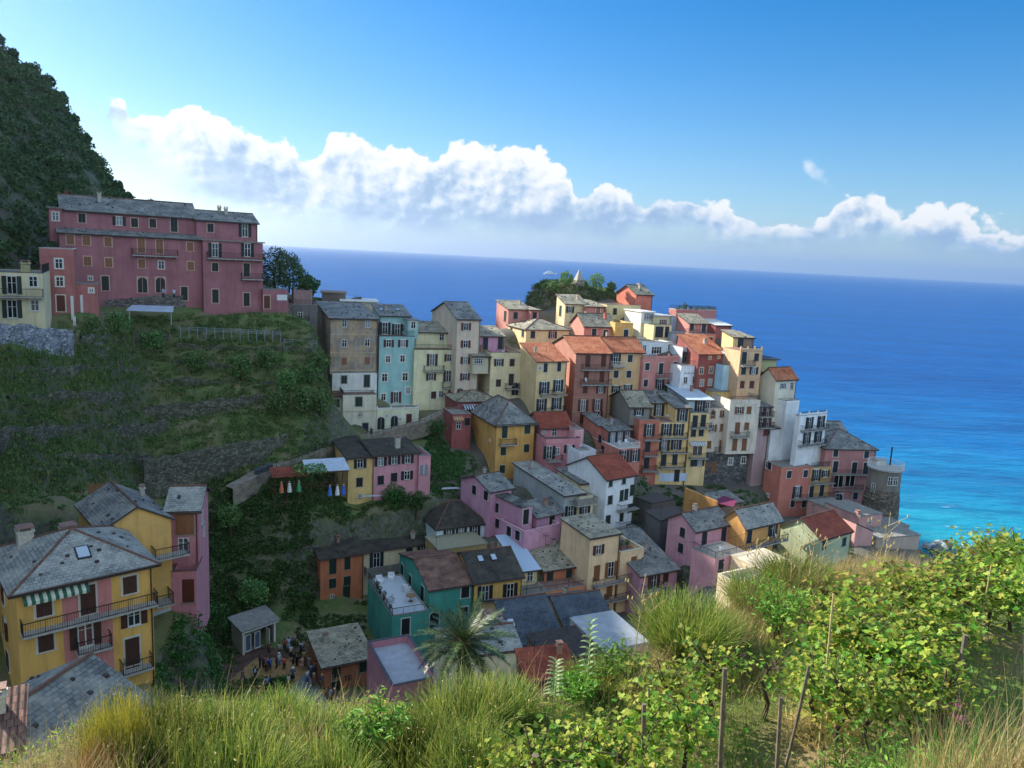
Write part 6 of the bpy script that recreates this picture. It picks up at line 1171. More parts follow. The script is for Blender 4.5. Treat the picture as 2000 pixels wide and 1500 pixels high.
# people: one body shape per pose, grown with the skin modifier; clothes and hair are their own parts
def skinned(edges, verts, name, mat, sub=1):
    me = bpy.data.meshes.new(name); me.from_pydata([v[:3] for v in verts], edges, []); o = bpy.data.objects.new(name, me); COL.objects.link(o)
    md = o.modifiers.new('s', 'SKIN'); me.skin_vertices[0] if me.skin_vertices else None
    if not me.skin_vertices: 
        bpy.context.view_layer.objects.active = o
    sl = me.skin_vertices[0].data if me.skin_vertices else None
    if sl is None: raise RuntimeError('no skin layer')
    for k, v in enumerate(verts): sl[k].radius = (v[3], v[4] if len(v) > 4 else v[3]); sl[k].use_root = (k == 0)
    sb = o.modifiers.new('d', 'SUBSURF'); sb.levels = sb.render_levels = sub
    dg = bpy.context.evaluated_depsgraph_get(); out_ = bpy.data.meshes.new_from_object(o.evaluated_get(dg)); out_.name = name; bpy.data.objects.remove(o); out_.materials.clear(); out_.materials.append(mat)
    out_.polygons.foreach_set('use_smooth', [True]*len(out_.polygons)); return out_
def make_skin_layer(me): pass
def body_mesh(pose):
    stride, arm, lean = pose; V = [(0, 0, .93, .12, .1)]; E = []
    def add(par, *v): V.append(v); E.append((par, len(V)-1)); return len(V)-1
    ly = -lean; sp1 = add(0, 0, ly*.3, 1.12, .115, .09); ch = add(sp1, 0, ly*.7, 1.33, .13, .09); nk = add(ch, 0, ly*.95, 1.47, .05); hd = add(nk, 0, ly-.015, 1.55, .07, .08); h2 = add(hd, 0, ly-.01, 1.66, .075, .085); add(h2, 0, ly, 1.71, .045); add(hd, 0, ly-.1, 1.575, .014)
    for s_ in (-1, 1):
        f = s_*stride; hp = add(0, s_*.09, 0, .86, .085); kn = add(hp, s_*.1, -f*.16-.01, .49, .055); an = add(kn, s_*.1, -f*.3+.03, .09, .036); add(an, s_*.11, -f*.3-.13, .035, .034)
        sh = add(ch, s_*.18, ly*.85, 1.41, .05); el = add(sh, s_*.235, ly*.6+.05+f*.06, 1.15, .037); w = add(el, s_*.23, ly*.4-.1*arm+f*.14, .93+.22*arm, .026); pm = add(w, s_*.225, ly*.4-.13*arm+f*.16-.02, .86+.24*arm, .03, .018)
        for q in range(4): fg = add(pm, s_*(.205+.013*q), ly*.4-.15*arm+f*.17-.035+.012*q, .80+.25*arm, .009); add(fg, s_*(.203+.013*q), ly*.4-.16*arm+f*.17-.05+.012*q, .765+.26*arm, .008)
        th = add(pm, s_*.2, ly*.4-.15*arm+f*.16-.06, .84+.25*arm, .01)
    return V, E
def tubes(name, chains, mat, n=8):
    b = MB()
    for pts, rad in chains: b.tube(pts, rad, n)
    return b.mesh(name, mat, True)
PEOPLE = {}
for nm, pose in dict(stand=(0., .1, 0.), walk=(1., .2, .04), hold=(.15, 1., .02)).items():
    V, E = body_mesh(pose)
    me = bpy.data.meshes.new('body'); me.from_pydata([v[:3] for v in V], E, []); o = bpy.data.objects.new('body', me); COL.objects.link(o); o.modifiers.new('s', 'SKIN')
    bmx = bmesh.new(); bmx.from_mesh(me); ly = bmx.verts.layers.skin.verify()
    for k, v in enumerate(bmx.verts): v[ly].radius = (V[k][3], V[k][4] if len(V[k]) > 4 else V[k][3]); v[ly].use_root = (k == 0)
    bmx.to_mesh(me); bmx.free(); sb = o.modifiers.new('d', 'SUBSURF'); sb.levels = sb.render_levels = 1
    dg = bpy.context.evaluated_depsgraph_get(); body = bpy.data.meshes.new_from_object(o.evaluated_get(dg)); bpy.data.objects.remove(o); body.name = 'body'; body.materials.clear(); body.materials.append(simple('skin', 'b58468', .6, 0, .08)); body.polygons.foreach_set('use_smooth', [True]*len(body.polygons))
    s_, a_, l_ = pose; y0 = -l_; arms, legs = [], []
    for sg in (-1, 1):
        f = sg*s_; arms.append(([(sg*.15, y0*.85, 1.42), (sg*.195, y0*.8, 1.38), (sg*.235, y0*.6+.05+f*.06, 1.14)], [.075, .07, .058])); legs.append(([(sg*.075, 0, .92), (sg*.1, -f*.16-.01, .49), (sg*.1, -f*.3+.03, .12)], [.115, .085, .066]))
    m0 = grey('888888')
    PEOPLE[nm] = dict(body=body, shirt=tubes('shirt', [([(0, 0, .84), (0, y0*.3, 1.1), (0, y0*.7, 1.33), (0, y0*.9, 1.46)], [.165, .15, .17, .075])]+arms, m0, 10), trousers=tubes('trousers', legs+[([(0, 0, .80), (0, 0, .97)], [.15, .155])], m0),
        hair=tubes('hair', [([(0, y0+.035, 1.52), (0, y0+.03, 1.64), (0, y0+.01, 1.755)], [.07, .098, .045])], m0), hat=tubes('hat', [([(0, y0, 1.67), (0, y0, 1.685)], [.19, .185]), ([(0, y0, 1.68), (0, y0, 1.79)], [.105, .085])], m0, 12), backpack=tubes('backpack', [([(0, y0*.4+.2, 1.0), (0, y0*.7+.21, 1.2), (0, y0*.8+.19, 1.4)], [.13, .15, .1])], m0),
        skirt=tubes('skirt', [([(0, 0, 1.0), (0, 0, .7), (0, -.0, .42)], [.13, .19, .25])], m0, 12))
PS = 0.94
def person(px, py, face, label, shirt, trousers='2a2e38', hair='2a2018', hat=None, pack=None, pose='stand', skirt=None, z=5.34, r=None, group='people on the square'):
    p = atz(px, py, z) if r is None else at(px, py, r); t = empty('person', p, math.radians(face)); t.scale = (PS,)*3; tag(t, label, 'person', group); k = PEOPLE[pose]
    link('body', k['body'], t)
    for nm, col in (('shirt', shirt), ('trousers', None if skirt else trousers), ('skirt', skirt), ('hair', None if hat else hair), ('hat', hat), ('backpack', pack)):
        if col: o = link(nm, k[nm], t); o.material_slots[0].link = 'OBJECT'; o.material_slots[0].material = grey(col)
# (pixel of the feet, facing in degrees, 0 = towards the viewer)
for q in ((474, 1332, 60, 'person in a mauve top walking alone at the left of the tan paving', '6d5a6e', '55505e', '2a2018', None, None, 'walk'), (499, 1328, 160, 'person with a pale blue backpack on the tan paving', '1f2430', '2a2e38', '30241a', None, '8fb4d8', 'walk'),
          (508, 1305, 100, 'person in dark clothes at the left end of the group', '22252c', '1c1e24'), (514, 1306, -60, 'person in a purple top beside the person in dark clothes', '5a4468', '2a2e38'), (527, 1310, 180, 'person in a bright blue shirt seen from behind in the group', '3358c8', '1f2330'), (520, 1313, 170, 'person in a black shirt with a brown bag left of the bright blue shirt', '191b20', '22252c', '5a3d22', None, '6a4a30'),
          (545, 1301, 20, 'person in a white top and wide hat in the middle of the group', 'c9ced8', '6a82b8', '2a2018', 'd8cfb8'), (555, 1308, 200, 'person in a coral pink shirt in the group', 'c8605a', '20242c'), (540, 1306, 90, 'crouching looking person in a dark jacket behind the white top', '2b2e3a', '191b20', '2a2018', None, None, 'hold'),
          (525, 1278, 0, 'person in a brown shirt by the kiosk door', '6d4a38', '3a3430'), (546, 1280, 150, 'person in a light shirt at the back of the group', 'b4b0a8', '4a3a30'), (556, 1272, 190, 'person in a red top at the back of the group', '9a4a3c', '2a2e38'), (564, 1269, 170, 'person in a pale blue dress at the back by the hedge', 'b8c8e8', None, '4a3322', None, None, 'stand', '9fb4de'),
          (568, 1285, -30, 'person in a white shirt with dark straps', 'd4d4d0', '22252c', '2a2018', None, '22252c'), (575, 1263, 10, 'person in a grey coat near the stone post at the back', '8d867c', '4a4640', '8a7a60'), (588, 1278, 160, 'person in a white patterned shirt with a dark bag at the right', 'c8d0e0', '22252c', '2a2018', None, '2a3048'),
          (573, 1298, 60, 'tall person in black trousers and black top', '15171c', '15171c'), (580, 1303, -40, 'person in a black coat beside the tall one', '1b1b20', '101216', '3a2a1c'), (590, 1308, 20, 'person in a pink dress at the right of the group', 'c89a90', None, '6a4a30', None, None, 'stand', 'c89a90'), (594, 1295, 180, 'person in a yellowish top in the right hand queue', 'b8a860', '4a4640'), (604, 1306, 150, 'person in a beige dress leaning on the wall', 'a89484', None, '4a3322', None, None, 'stand', 'a08c7c'),
          (572, 1330, -20, 'person in a blue dress and white sunhat on the tan paving', '44608a', None, '2a2018', 'e4e0d4', None, 'stand', '20242c'), (600, 1334, 40, 'person in a white shirt with a camera in the lane', 'd8dce4', '4a6aa0', '2a2018', None, None, 'hold'), (609, 1322, 190, 'person in a light blue top with a pack in the lane', '8fb0dc', '2a3858', '2a2018', None, '2c3a60'), (613, 1342, 10, 'person in a brown coat with a beige hat in the lane', '7a5a44', '5a4638', '2a2018', 'b8a488'),
          (616, 1316, 180, 'person in an orange brown jacket at the lane wall', '9a6240', '4a3a30'), (521, 1348, 180, 'person in a light denim shirt at the front of the square', '7aa4d0', '20242c'), (528, 1346, 170, 'person in dark clothes beside the light denim shirt', '20222a', '15171c'), (563, 1344, 120, 'person in a white top holding something at the front right', 'dcdce0', '3a4658', '2a2018', None, None, 'hold'), (629, 1344, 30, 'person with a wide straw hat near the number on the wall', '3a4a6a', '2a2e38', '2a2018', 'c8a868'), (646, 1370, 100, 'person in a pale shirt farthest down the lane', 'a8b4d8', '2a2e38', '6a4a30'), (395, 1340, 80, 'person in grey on the dark pavement at the left', '6a6664', '3a3a40', '8a8078'), (408, 1332, -70, 'person in brown on the dark pavement at the left', '4a3a34', '2a2624')):
    person(q[0], q[1], q[2]+20, q[3], q[4], *(q[5:] if len(q) > 5 else ()))
for px, py, r, lab, c in ((319, 583, 126.0, 'person in a light blue shirt on the walkway below the long red house', '9ab0d0'), (340, 584, 126.3, 'person in white on the walkway below the long red house', 'c8ccd4')): person(px, py, 0, lab, c, r=r, group='people on the walkway')
for px, py, r, lab, c in ((686, 858, 118.8, 'person in a dark jacket leaning at the path railing', '2a3040'), (725, 853, 120.5, 'person with a light bag on the rising path', '30364a')): person(px, py, 0, lab, c, r=r, pack='c8c8c8' if px > 700 else None, group='people on the path')
# house number
hs, hx, hy = HNUM; p0, a, rz, sa, z, lo, hi = hs.hit('F', hx, hy); P = p0+a*sa; b = MB()
SEG = {'1': 'bc', '7': 'abc', '6': 'acdefg', '5': 'acdfg'}
def digit(b, ch, x0, w=.34, h=.6, t=.085):
    S_ = dict(a=(0, w, h-t, h), g=(0, w, h/2-t/2, h/2+t/2), d=(0, w, 0, t), f=(0, t, h/2, h), e=(0, t, 0, h/2), b=(w-t, w, h/2, h), c=(w-t, w, 0, h/2))
    for k in SEG[ch]: q = S_[k]; b.box(x0+q[0], x0+q[1], -.03-.002*'abcdefg'.index(k), .01, q[2], q[3])
digit(b, '7', -.5); digit(b, '6', .05); b.build('house_number', simple('black_paint', '1a1614', .6), hs.root, hs.inv @ TR((P[0], P[1], z-.3), rz))
# furniture on terraces
def chair_mesh(col):
    b = MB(); 
    for x in (-.2, .2):
        for y in (-.2, .2): b.tube([(x, y, 0), (x*.95, y*.95, .43)], .02, 5)
    b.box(-.23, .23, -.23, .23, .43, .46); b.panel([(-.23, .2, .46), (.23, .2, .46), (.23, .33, .88), (-.23, .33, .88)], .03); b.box(-.25, -.21, -.2, .22, .62, .65); b.box(.21, .25, -.2, .22, .62, .65); return b.mesh('seat_frame', grey(col))
CH = chair_mesh('d8dbde')
def on_roof(k, u, v): P = k['O']+k['e1']*u*k['W']+k['e2']*v*k['D']; P[2] = k['O'][2]+k['H']+.07; return P
def put(name, me, loc, rz, label, cat, group=None): return tag(link(name, me, None, TR(loc, rz)), label, cat, group)
for u, v, rz, lab in ((.25, .86, .5, 'white armchair at the back left of the white terrace'), (.62, .9, .2, 'white armchair beside the back left one on the white terrace'), (.8, .55, 2.2, 'white chair by the green wall on the white terrace')):
    b = MB(); b.box(-.4, .4, -.38, .38, .12, .42); b.box(-.4, .4, .22, .4, .42, .85); b.box(-.42, -.28, -.38, .22, .42, .62); b.box(.28, .42, -.38, .22, .42, .62); b.box(-.36, .36, -.34, .34, 0, .12); put('armchair', b.mesh('armchair', grey('d8dbde')), on_roof(k_green, u, v), rz, lab, 'armchair', 'armchairs on the white terrace')
t = empty('round_table', on_roof(k_green, .72, .28)); tag(t, 'round wooden table on the white terrace of the green house', 'table'); b = MB(); b.lathe([(0, .72), (.62, .72), (.62, .76), (0, .765)], 20); b.build('tabletop', simple('teak', '8a6a48', .6), t); b = MB(); b.tube([(0, 0, 0), (0, 0, .72)], .05, 8); b.lathe([(0, .0), (.3, .0), (.3, .04), (0, .05)], 12); b.build('pedestal', simple('teak', '8a6a48', .6), t)
def pot_plant(loc, h, r, label, mat=L_BUSH, pr=.18, n=160, group='potted plants', leaf=.1):
    t = empty('potted_plant', loc); tag(t, label, 'potted plant', group); b = MB(); b.lathe([(0, 0), (pr*.7, 0), (pr, .32), (pr*1.1, .33), (pr*1.05, .36), (0, .34)], 12); b.build('pot', simple('terracotta_pot', '8a5a40', .8), t); P = ball(n, r, .3, 1.)+[0, 0, .36+h*.5]; P[:, 2] = .36+(P[:, 2]-.36-h*.5)*h/(2*r)+h*.5; V, Fc = scatter(QUAD, QF, P, rotmats(n), NR.uniform(.6, 1.3, n)*leaf); link('foliage', npmesh('foliage', V, Fc, mat), t)
for q, (u, v, h, r) in enumerate(((.1, .2, 1.3, .45), (.08, .42, .8, .3), (.07, .58, .7, .3), (.09, .72, .6, .28))): pot_plant(on_roof(k_green, u, v), h, r, ('small tree in a pot at the corner of the white terrace', 'potted shrub second from the corner of the white terrace', 'potted shrub third from the corner of the white terrace', 'low potted plant at the back edge of the white terrace')[q])
for q in range(13): pot_plant(on_roof(k_garden, .05+.9*q/12, .18+.1*(q % 2)), .5+.3*((q*5) % 3), .3, 'green potted plant in the row of the skyline roof garden', n=70, group='plants of the roof garden', leaf=.16)
pot_plant(on_roof(k_garden, .3, .5), 1.6, .7, 'tall bushy plant of the skyline roof garden', n=160, leaf=.2)
for q in range(6): pot_plant(on_roof(k_planted, .15+.14*q, .3+.1*(q % 2)), .7, .34, 'green potted plant on the roof terrace of the cream house', n=110, group='plants on the cream house terrace')
# white plastic chairs and small tables on balconies
HB = [(k, k['house']) for k in BLOCKS]
def near(house, n=0): return [k for k, h in HB if h == house][n]
for h, n_, u, v, lab in (('long_pink_house', 0, .78, .35, 'white plastic chair on the corner terrace of the long pink house'), ('salmon_terrace_house', 0, .35, .2, 'white chair on the white railed terrace'), ('salmon_terrace_house', 0, .7, .2, 'second white chair on the white railed terrace'), ('tall_yellow_house', 0, .5, .35, 'white chair on the roof terrace of the tall yellow house'), ('pink_terrace_house', 0, .55, .3, 'white folding chair on the laundry terrace'), ('pink_corner_house', 1, .5, .4, 'pale chair on the black railed terrace')):
    put('chair', CH, on_roof(near(h, n_), u, v), R.uniform(0, 6), lab, 'chair', 'chairs on roof terraces')
for h, u, v, rz, lab in (('amber_house', .8, -.1, 1.6, 'white satellite dish on the amber house'), ('ochre_house', -.03, .2, 2.5, 'white satellite dish at the back corner of the ochre house'), ('brown_house', .3, -.02, 2., 'white satellite dish on the tall brown house')):
    k = near(h); P = k['O']+k['e1']*u*k['W']+k['e2']*v*k['D']+[0, 0, k['H']*.62]; t = empty('satellite_dish', P, k['yaw']); tag(t, lab, 'satellite dish', 'satellite dishes'); b = MB(); b.lathe([(0, 0), (.2, .03), (.36, .11), (.38, .12), (.36, .09), (0, -.02)], 18); o = b.build('dish', M_WHITE, t); o.rotation_euler = (math.radians(70), 0, .5); b = MB(); b.tube([(0, 0, 0), (0, .3, -.1)], .025, 5); b.build('bracket', M_IRON, t)
# laundry
k = near('dark_roof_annex'); P = k['O']+k['e1']*(-.4)-k['e2']*.3; t = empty('washing_line', (P[0], P[1], k['O'][2]-.2), k['yaw']-.4); tag(t, 'washing line with poles beside the dark tarred roof', 'washing line'); b = MB()
for x in (-2.4, 0): b.tube([(x, 0, -1), (x, 0, 2.)], .03, 5)
for y in (0, .25): b.tube([(-2.4, y, 1.95), (0, y, 1.95)], .008, 4)
b.build('frame', M_IRON, t)
for x, w_, h_, c, lab in ((-2.2, .5, .9, 'a8453c', 'red towel hanging on the washing line'), (-1.65, .6, 1.3, 'd8dce8', 'white sheet hanging on the washing line'), (-1.0, .45, 1.1, '7a8cc0', 'blue striped cloth hanging on the washing line'), (-.5, .45, 1.2, 'd8d8a0', 'pale yellow cloth hanging on the washing line')):
    V = []; n = 8
    for q in range(n+1):
        for j in range(5): V.append((x+w_*q/n, .05*math.sin(q*1.7+j*.4), 1.94-h_*j/4))
    Fc = [(q*5+j, q*5+j+1, (q+1)*5+j+1, (q+1)*5+j) for q in range(n) for j in range(4)]; put('laundry', npmesh('laundry', V, Fc, grey(c), True), t.matrix_basis.translation, k['yaw']-.4, lab, 'laundry', 'clothes on the washing line')
# pergola with hanging painted figures below the path
P = at(535, 968, 99); P[2] = max(gz(P[0], P[1]), P[2])+.3; t = empty('pergola', P, math.radians(24)); tag(t, 'wooden pergola with pale sheet roof and vines below the path', 'pergola'); b = MB(); Wp = 9.5
for x in np.linspace(0, Wp, 7):
    for y in (0, 3.2): b.tube([(x, y, -2), (x, y, 2.3)], .06, 5)
for y in (0, 3.2): b.box(-.2, Wp+.2, y-.06, y+.06, 2.3, 2.42)
for z in (.5, 1.0): b.box(0, Wp, -.04, .04, z, z+.06)
b.build('frame', simple('brown_timber', '5a3a2c', .9), t)
b = MB(); b.panel([(4.2, .3, 2.45), (Wp+.4, .3, 2.45), (Wp+.4, 4.6, 3.0), (4.2, 4.6, 3.0)], .05); b.build('roof', [simple('pale_sheets', 'b8c4d0', .5, 0, .15, 1.5)], t)
b = MB(); b.panel([(-.3, -.4, 2.3), (4.0, -.4, 2.3), (4.0, 2.6, 2.75), (-.3, 2.6, 2.75)], .08); b.build('tiled_roof', [roofmat('redtile')], t)
q = NR.uniform(0, 1, (520, 3))*[4.2, 3.4, .7]+[2.6, -.6, 2.3]; V, Fc = scatter(QUAD, QF, q, rotmats(520), NR.uniform(.2, .36, 520)); tag(link('climbing_vine', npmesh('climbing_vine', V, Fc, L_SLOPE), None, t.matrix_basis.copy()), 'leafy vine spreading over the pergola roof', 'climbing plant')
for x, c, lab in ((.9, 'c87850', 'orange robed figure hanging in the pergola'), (1.9, 'd8d8d4', 'white robed figure hanging left of the green one'), (3.1, '4a9a68', 'green robed figure hanging in the pergola'), (7.1, '4a78c8', 'blue and white robed figure at the right of the pergola'), (8.1, 'e4e4e0', 'tall white robed figure at the right of the pergola'), (8.9, '3a68c0', 'blue robed figure at the right end of the pergola')):
    tt = empty('figure_cutout', t.matrix_basis @ Vector((x, -.35, .15 if x < 4 else -.75)), math.radians(24)); tag(tt, lab, 'figure', 'robed figures of the pergola'); b = MB(); b.lathe([(0, 0), (.3, 0), (.26, .5), (.16, 1.0), (.2, 1.1), (.07, 1.22)], 10); b.build('robe', grey(c), tt); b = MB(); b.lathe([(0, 1.2), (.1, 1.26), (.12, 1.36), (.08, 1.46), (0, 1.49)], 10); b.build('head', grey('c8a488'), tt)
# debris in the garden
P = at(655, 1012, 103.5)
for q in range(9): b = MB(); b.box(-R.uniform(.3, .9), R.uniform(.3, .9), -.1, .1, 0, .05); put('plank', b.mesh('plank', grey(('b8bcc4', '8a8880', '6a5a48')[q % 3])), P+[R.uniform(-1.6, 1.6), R.uniform(-1, 1), .3+.06*q-.2], R.uniform(0, 3), 'loose weathered plank in the garden heap above the long orange house', 'plank', 'planks in the garden heap')
for px, py, r, lab in ((880, 958, 108, 'pale plank stack behind the pink houses'), (725, 973, 104.5, 'long white plank below the half yellow house')):
    b = MB(); 
    for q in range(4): b.box(-1.4+.1*q, 1.4-.15*q, -.25+.16*q, -.12+.16*q, .3, .38)
    put('plank_stack', b.mesh('plank_stack', grey('b8bcc4')), at(px, py, r), .3, lab, 'planks')
# fences of the terraced slope and the white posts beside the red house
def fence(pts, n, h, label, mat, rails=2):
    t = empty('wooden_fence', at(*pts[0])); tag(t, label, 'fence', 'fences on the terraced slope'); A, B = at(*pts[0]), at(*pts[1]); I = t.matrix_basis.translation; b = MB()
    for q in range(n): p = A+(B-A)*q/(n-1); o = MB(); o.tube([(0, 0, -.6), (0, 0, h)], .06, 5); o.build('post', mat, t, TR(p-np.array(I)))
    for q in range(rails): z = h*(.5+.45*q/(max(1, rails-1))); b.tube([tuple(A-np.array(I)+[0, 0, z]), tuple(B-np.array(I)+[0, 0, z])], .035, 4)
    b.build('rail', mat, t)
M_GP = simple('grey_timber', '8d939a', .9); fence(((352, 652, 121.5), (548, 660, 122.5)), 13, 1.1, 'long grey post and rail fence across the upper terrace', M_GP, 3); fence(((160, 622, 119), (240, 622, 122)), 6, .9, 'short grey fence below the red annex', M_GP); fence(((555, 672, 122), (618, 676, 124)), 5, .8, 'low fence leading to the weathered tan house', M_GP)
for px, y0, y1, r, lab in ((143, 638, 578, 113.5, 'tall white post right of the narrow red house'), (146, 640, 618, 113, 'short white post below the tall white one'), (160, 600, 576, 116, 'pale board by the red annex')):
    p = at(px, y0, r); h = solve(p, np.array([0, 0, 1.]), y1, 1, .5, 9); b = MB(); b.box(-.16, .16, -.1, .1, -1, h); put('post', b.mesh('post', M_WHITE), p, .4, lab, 'post', 'white posts by the red house')
b = MB(); b.panel([(0, 0, 0), (6.2, 0, -.1), (6.2, 2.6, .55), (.6, 2.6, .6)], .06); b.tube([(.4, .3, -2), (.4, .3, 0)], .06, 5); b.tube([(5.9, .3, -2), (5.9, .3, 0)], .06, 5); put('sheet_roof', b.mesh('sheet_roof', simple('zinc_sheet', 'aebacb', .5, 0, .1, 1)), at(246, 606, 122.5), math.radians(22), 'long pale sheet roof over the garden below the long red house', 'shelter roof')
b = MB(); b.box(0, 1.6, -.08, 0, 0, .9); put('sign_board', b.mesh('sign_board', M_WHITE), at(541, 590, 127.5)+[0, 0, .3], math.radians(33), 'white rectangular sign on the low red wall', 'sign')
for px, py, r, lab in ((195, 955, 88, 'weathered orange brown board fence on the lower slope'),): 
    b = MB()
    for q in range(14): b.box(q*.2, q*.2+.18, -.03, .03, 0, 1.1+.08*(q % 3))
    b.tube([(0, .05, .3), (2.8, .05, .3)], .03, 4); b.tube([(0, .05, .9), (2.8, .05, .9)], .03, 4); put('board_fence', b.mesh('board_fence', simple('orange_boards', '8a6444', .9, 0, .2)), at(172, 968, 83), math.radians(26), lab, 'fence')
# covered bins on the path and the purple awning of the annex
for q in range(3): b = MB(); b.box(-.36, .36, -.3, .3, 0, .6); b.panel([(-.4, -.34, .61), (.4, -.34, .61), (.4, .34, .74), (-.4, .34, .74)], .05); put('path_bin', b.mesh('path_bin', grey('3c434c')), at(503+12*q, 934-5*q, 103.2+.5*q)+[0, 0, .6], .5, 'dark lidded box in a row on the bend of the path', 'bin', 'bins on the path')
A = [at(*p_) for p_ in ((1383, 978, 116.5), (1432, 990, 114), (1440, 976, 118), (1392, 962, 120.5))]; b = MB(); b.panel([tuple(a_-A[0]) for a_ in A], .08); put('canopy', b.mesh('canopy', simple('purple_canvas', '6d2048', .8)), A[0], 0, 'dark purple canvas canopy below the stone based cream house', 'canopy')
A = [at(*p_) for p_ in ((1338, 962, 118.5), (1400, 990, 113.5))]; d = A[1]-A[0]; L = np.hypot(d[0], d[1]); b = MB(); b.box(0, L, -.15, .15, -3, .8); put('garden_wall', b.mesh('garden_wall', plaster('b9802f')), A[0], math.atan2(d[1], d[0]), 'ochre garden wall running down to the amber house', 'wall')
# boat far out at sea
bp_ = atz(1075, 536, .2); k = np.hypot(bp_[0], bp_[1])/1480; t = empty('motor_yacht', bp_, math.radians(10)); tag(t, 'white motor yacht far out on the sea left of the rock', 'boat'); s_ = 26*k/22; b = MB()
for x0, x1, w0, w1 in ((-11, 6, 2.4, 2.6), (6, 11, 2.6, .1)):
    b.face([(x0*s_, -w0*s_, 0), (x1*s_, -w1*s_*.7, 0), (x1*s_, -w1*s_, 2.4*s_), (x0*s_, -w0*s_, 1.9*s_)]); b.face([(x1*s_, w1*s_*.7, 0), (x0*s_, w0*s_, 0), (x0*s_, w0*s_, 1.9*s_), (x1*s_, w1*s_, 2.4*s_)]); b.face([(x0*s_, -w0*s_, 1.9*s_), (x1*s_, -w1*s_, 2.4*s_), (x1*s_, w1*s_, 2.4*s_), (x0*s_, w0*s_, 1.9*s_)])
b.face([(-11*s_, 2.4*s_, 0), (-11*s_, -2.4*s_, 0), (-11*s_, -2.4*s_, 1.9*s_), (-11*s_, 2.4*s_, 1.9*s_)]); b.build('hull', M_WHITE, t); b = MB(); b.box(-8*s_, 4*s_, -1.8*s_, 1.8*s_, 1.9*s_, 4*s_); b.box(-5*s_, 2*s_, -1.4*s_, 1.4*s_, 4*s_, 5.6*s_); b.build('cabin', M_WHITE, t); b = MB(); b.tube([(-1*s_, 0, 5.6*s_), (-1.6*s_, 0, 9.5*s_)], .25*s_, 5); b.build('mast', M_WHITE, t)

# overhead cables
for (a_, b_, lab) in (((1335, 1058, 100.5), (1462, 1040, 101.5), 'thin cable strung across the front of the rose pink house'), ((1370, 1075, 99), (1500, 1058, 101), 'lower thin cable across the rose pink house'), ((795, 1000, 104), (838, 1075, 97), 'thin cable dropping to the long dark roof'), ((1160, 700, 129), (1160, 790, 127.8), 'pale cable hanging down the tall brown house'), ((1020, 1010, 97), (1100, 1060, 94), 'thin cable beside the long pink house')):
    A_, B_ = at(*a_), at(*b_); b = MB(); b.tube([tuple((A_*(1-t_)+B_*t_)-np.array([0, 0, .5*4*t_*(1-t_)])-A_) for t_ in np.linspace(0, 1, 9)], .018, 4); put('overhead_cable', b.mesh('overhead_cable', M_IRON), A_, 0, lab, 'cable', 'overhead cables')
# ================================================================ LIGHT AND SKY
sd_ = bpy.data.lights.new('sun', 'SUN'); so = bpy.data.objects.new('sun', sd_); COL.objects.link(so); sd_.energy = 3.3; sd_.angle = math.radians(.5); sd_.color = (1, .93, .82)
sv = Vector((math.sin(SUN_AZ)*math.cos(SUN_EL), math.cos(SUN_AZ)*math.cos(SUN_EL), math.sin(SUN_EL))); so.rotation_euler = sv.to_track_quat('Z', 'Y').to_euler()
w = bpy.data.worlds.new('World'); sc.world = w; w.use_nodes = True; nt = w.node_tree; nt.nodes.clear()
class WT(NT):
    def __init__(s, t): s.t = t
W = WT(nt)
out = W.n('ShaderNodeOutputWorld'); bg = W.n('ShaderNodeBackground'); W.l(bg.outputs[0], out.inputs[0]); bg.inputs[1].default_value = .12
sky = W.n('ShaderNodeTexSky'); sky.sky_type = 'NISHITA'; sky.sun_disc = False; sky.sun_elevation = SUN_EL; sky.sun_rotation = SUN_AZ; sky.altitude = 60; sky.air_density = 1.; sky.dust_density = .3; sky.ozone_density = 3.5
hsv = W.n('ShaderNodeHueSaturation'); hsv.inputs['Saturation'].default_value = 1.45; hsv.inputs['Hue'].default_value = .503; W.l(sky.outputs[0], hsv.inputs['Color']); W.l(hsv.outputs[0], bg.inputs[0])
vs = sc.view_settings; vs.view_transform = 'Standard'; vs.look = 'None'; vs.gamma = 1; vs.exposure = .35; vs.use_curve_mapping = False
# clouds: a procedural cumulus bank in the sky, laid out by compass direction and height above the horizon
sd_.energy = 3.6; bg.inputs[1].default_value = .08; vs.exposure = 1.3
def azte(px, py): d = ray(px, py); return math.degrees(math.atan2(d[0], d[1])), d[2]/math.hypot(d[0], d[1])
tc = W.n('ShaderNodeTexCoord').outputs['Generated']; sp = W.n('ShaderNodeSeparateXYZ'); W.l(tc, sp.inputs[0]); dx, dy, dz = sp.outputs
az = W.math('MULTIPLY', W.math('ARCTAN2', dx, dy), 180/math.pi); te = W.math('DIVIDE', dz, W.math('MAXIMUM', W.math('SQRT', W.math('ADD', W.math('MULTIPLY', dx, dx), W.math('MULTIPLY', dy, dy))), .01))
u = W.math('DIVIDE', W.math('ADD', az, 50.), 100., clamp=True)
def curve(pts):
    nd = W.n('ShaderNodeFloatCurve'); c = nd.mapping.curves[0]; q = sorted([((a+50)/100, t/.4) for a, t in (azte(*p) for p in pts)])
    q = [(0., q[0][1])]+q+[(1., q[-1][1])]
    c.points[0].location = q[0]; c.points[1].location = q[-1]
    for p in q[1:-1]: c.points.new(*p)
    for p in c.points: p.handle_type = 'AUTO_CLAMPED'
    nd.mapping.use_clip = False; nd.mapping.update(); W.l(u, nd.inputs['Value']); return W.math('MULTIPLY', nd.outputs[0], .4)
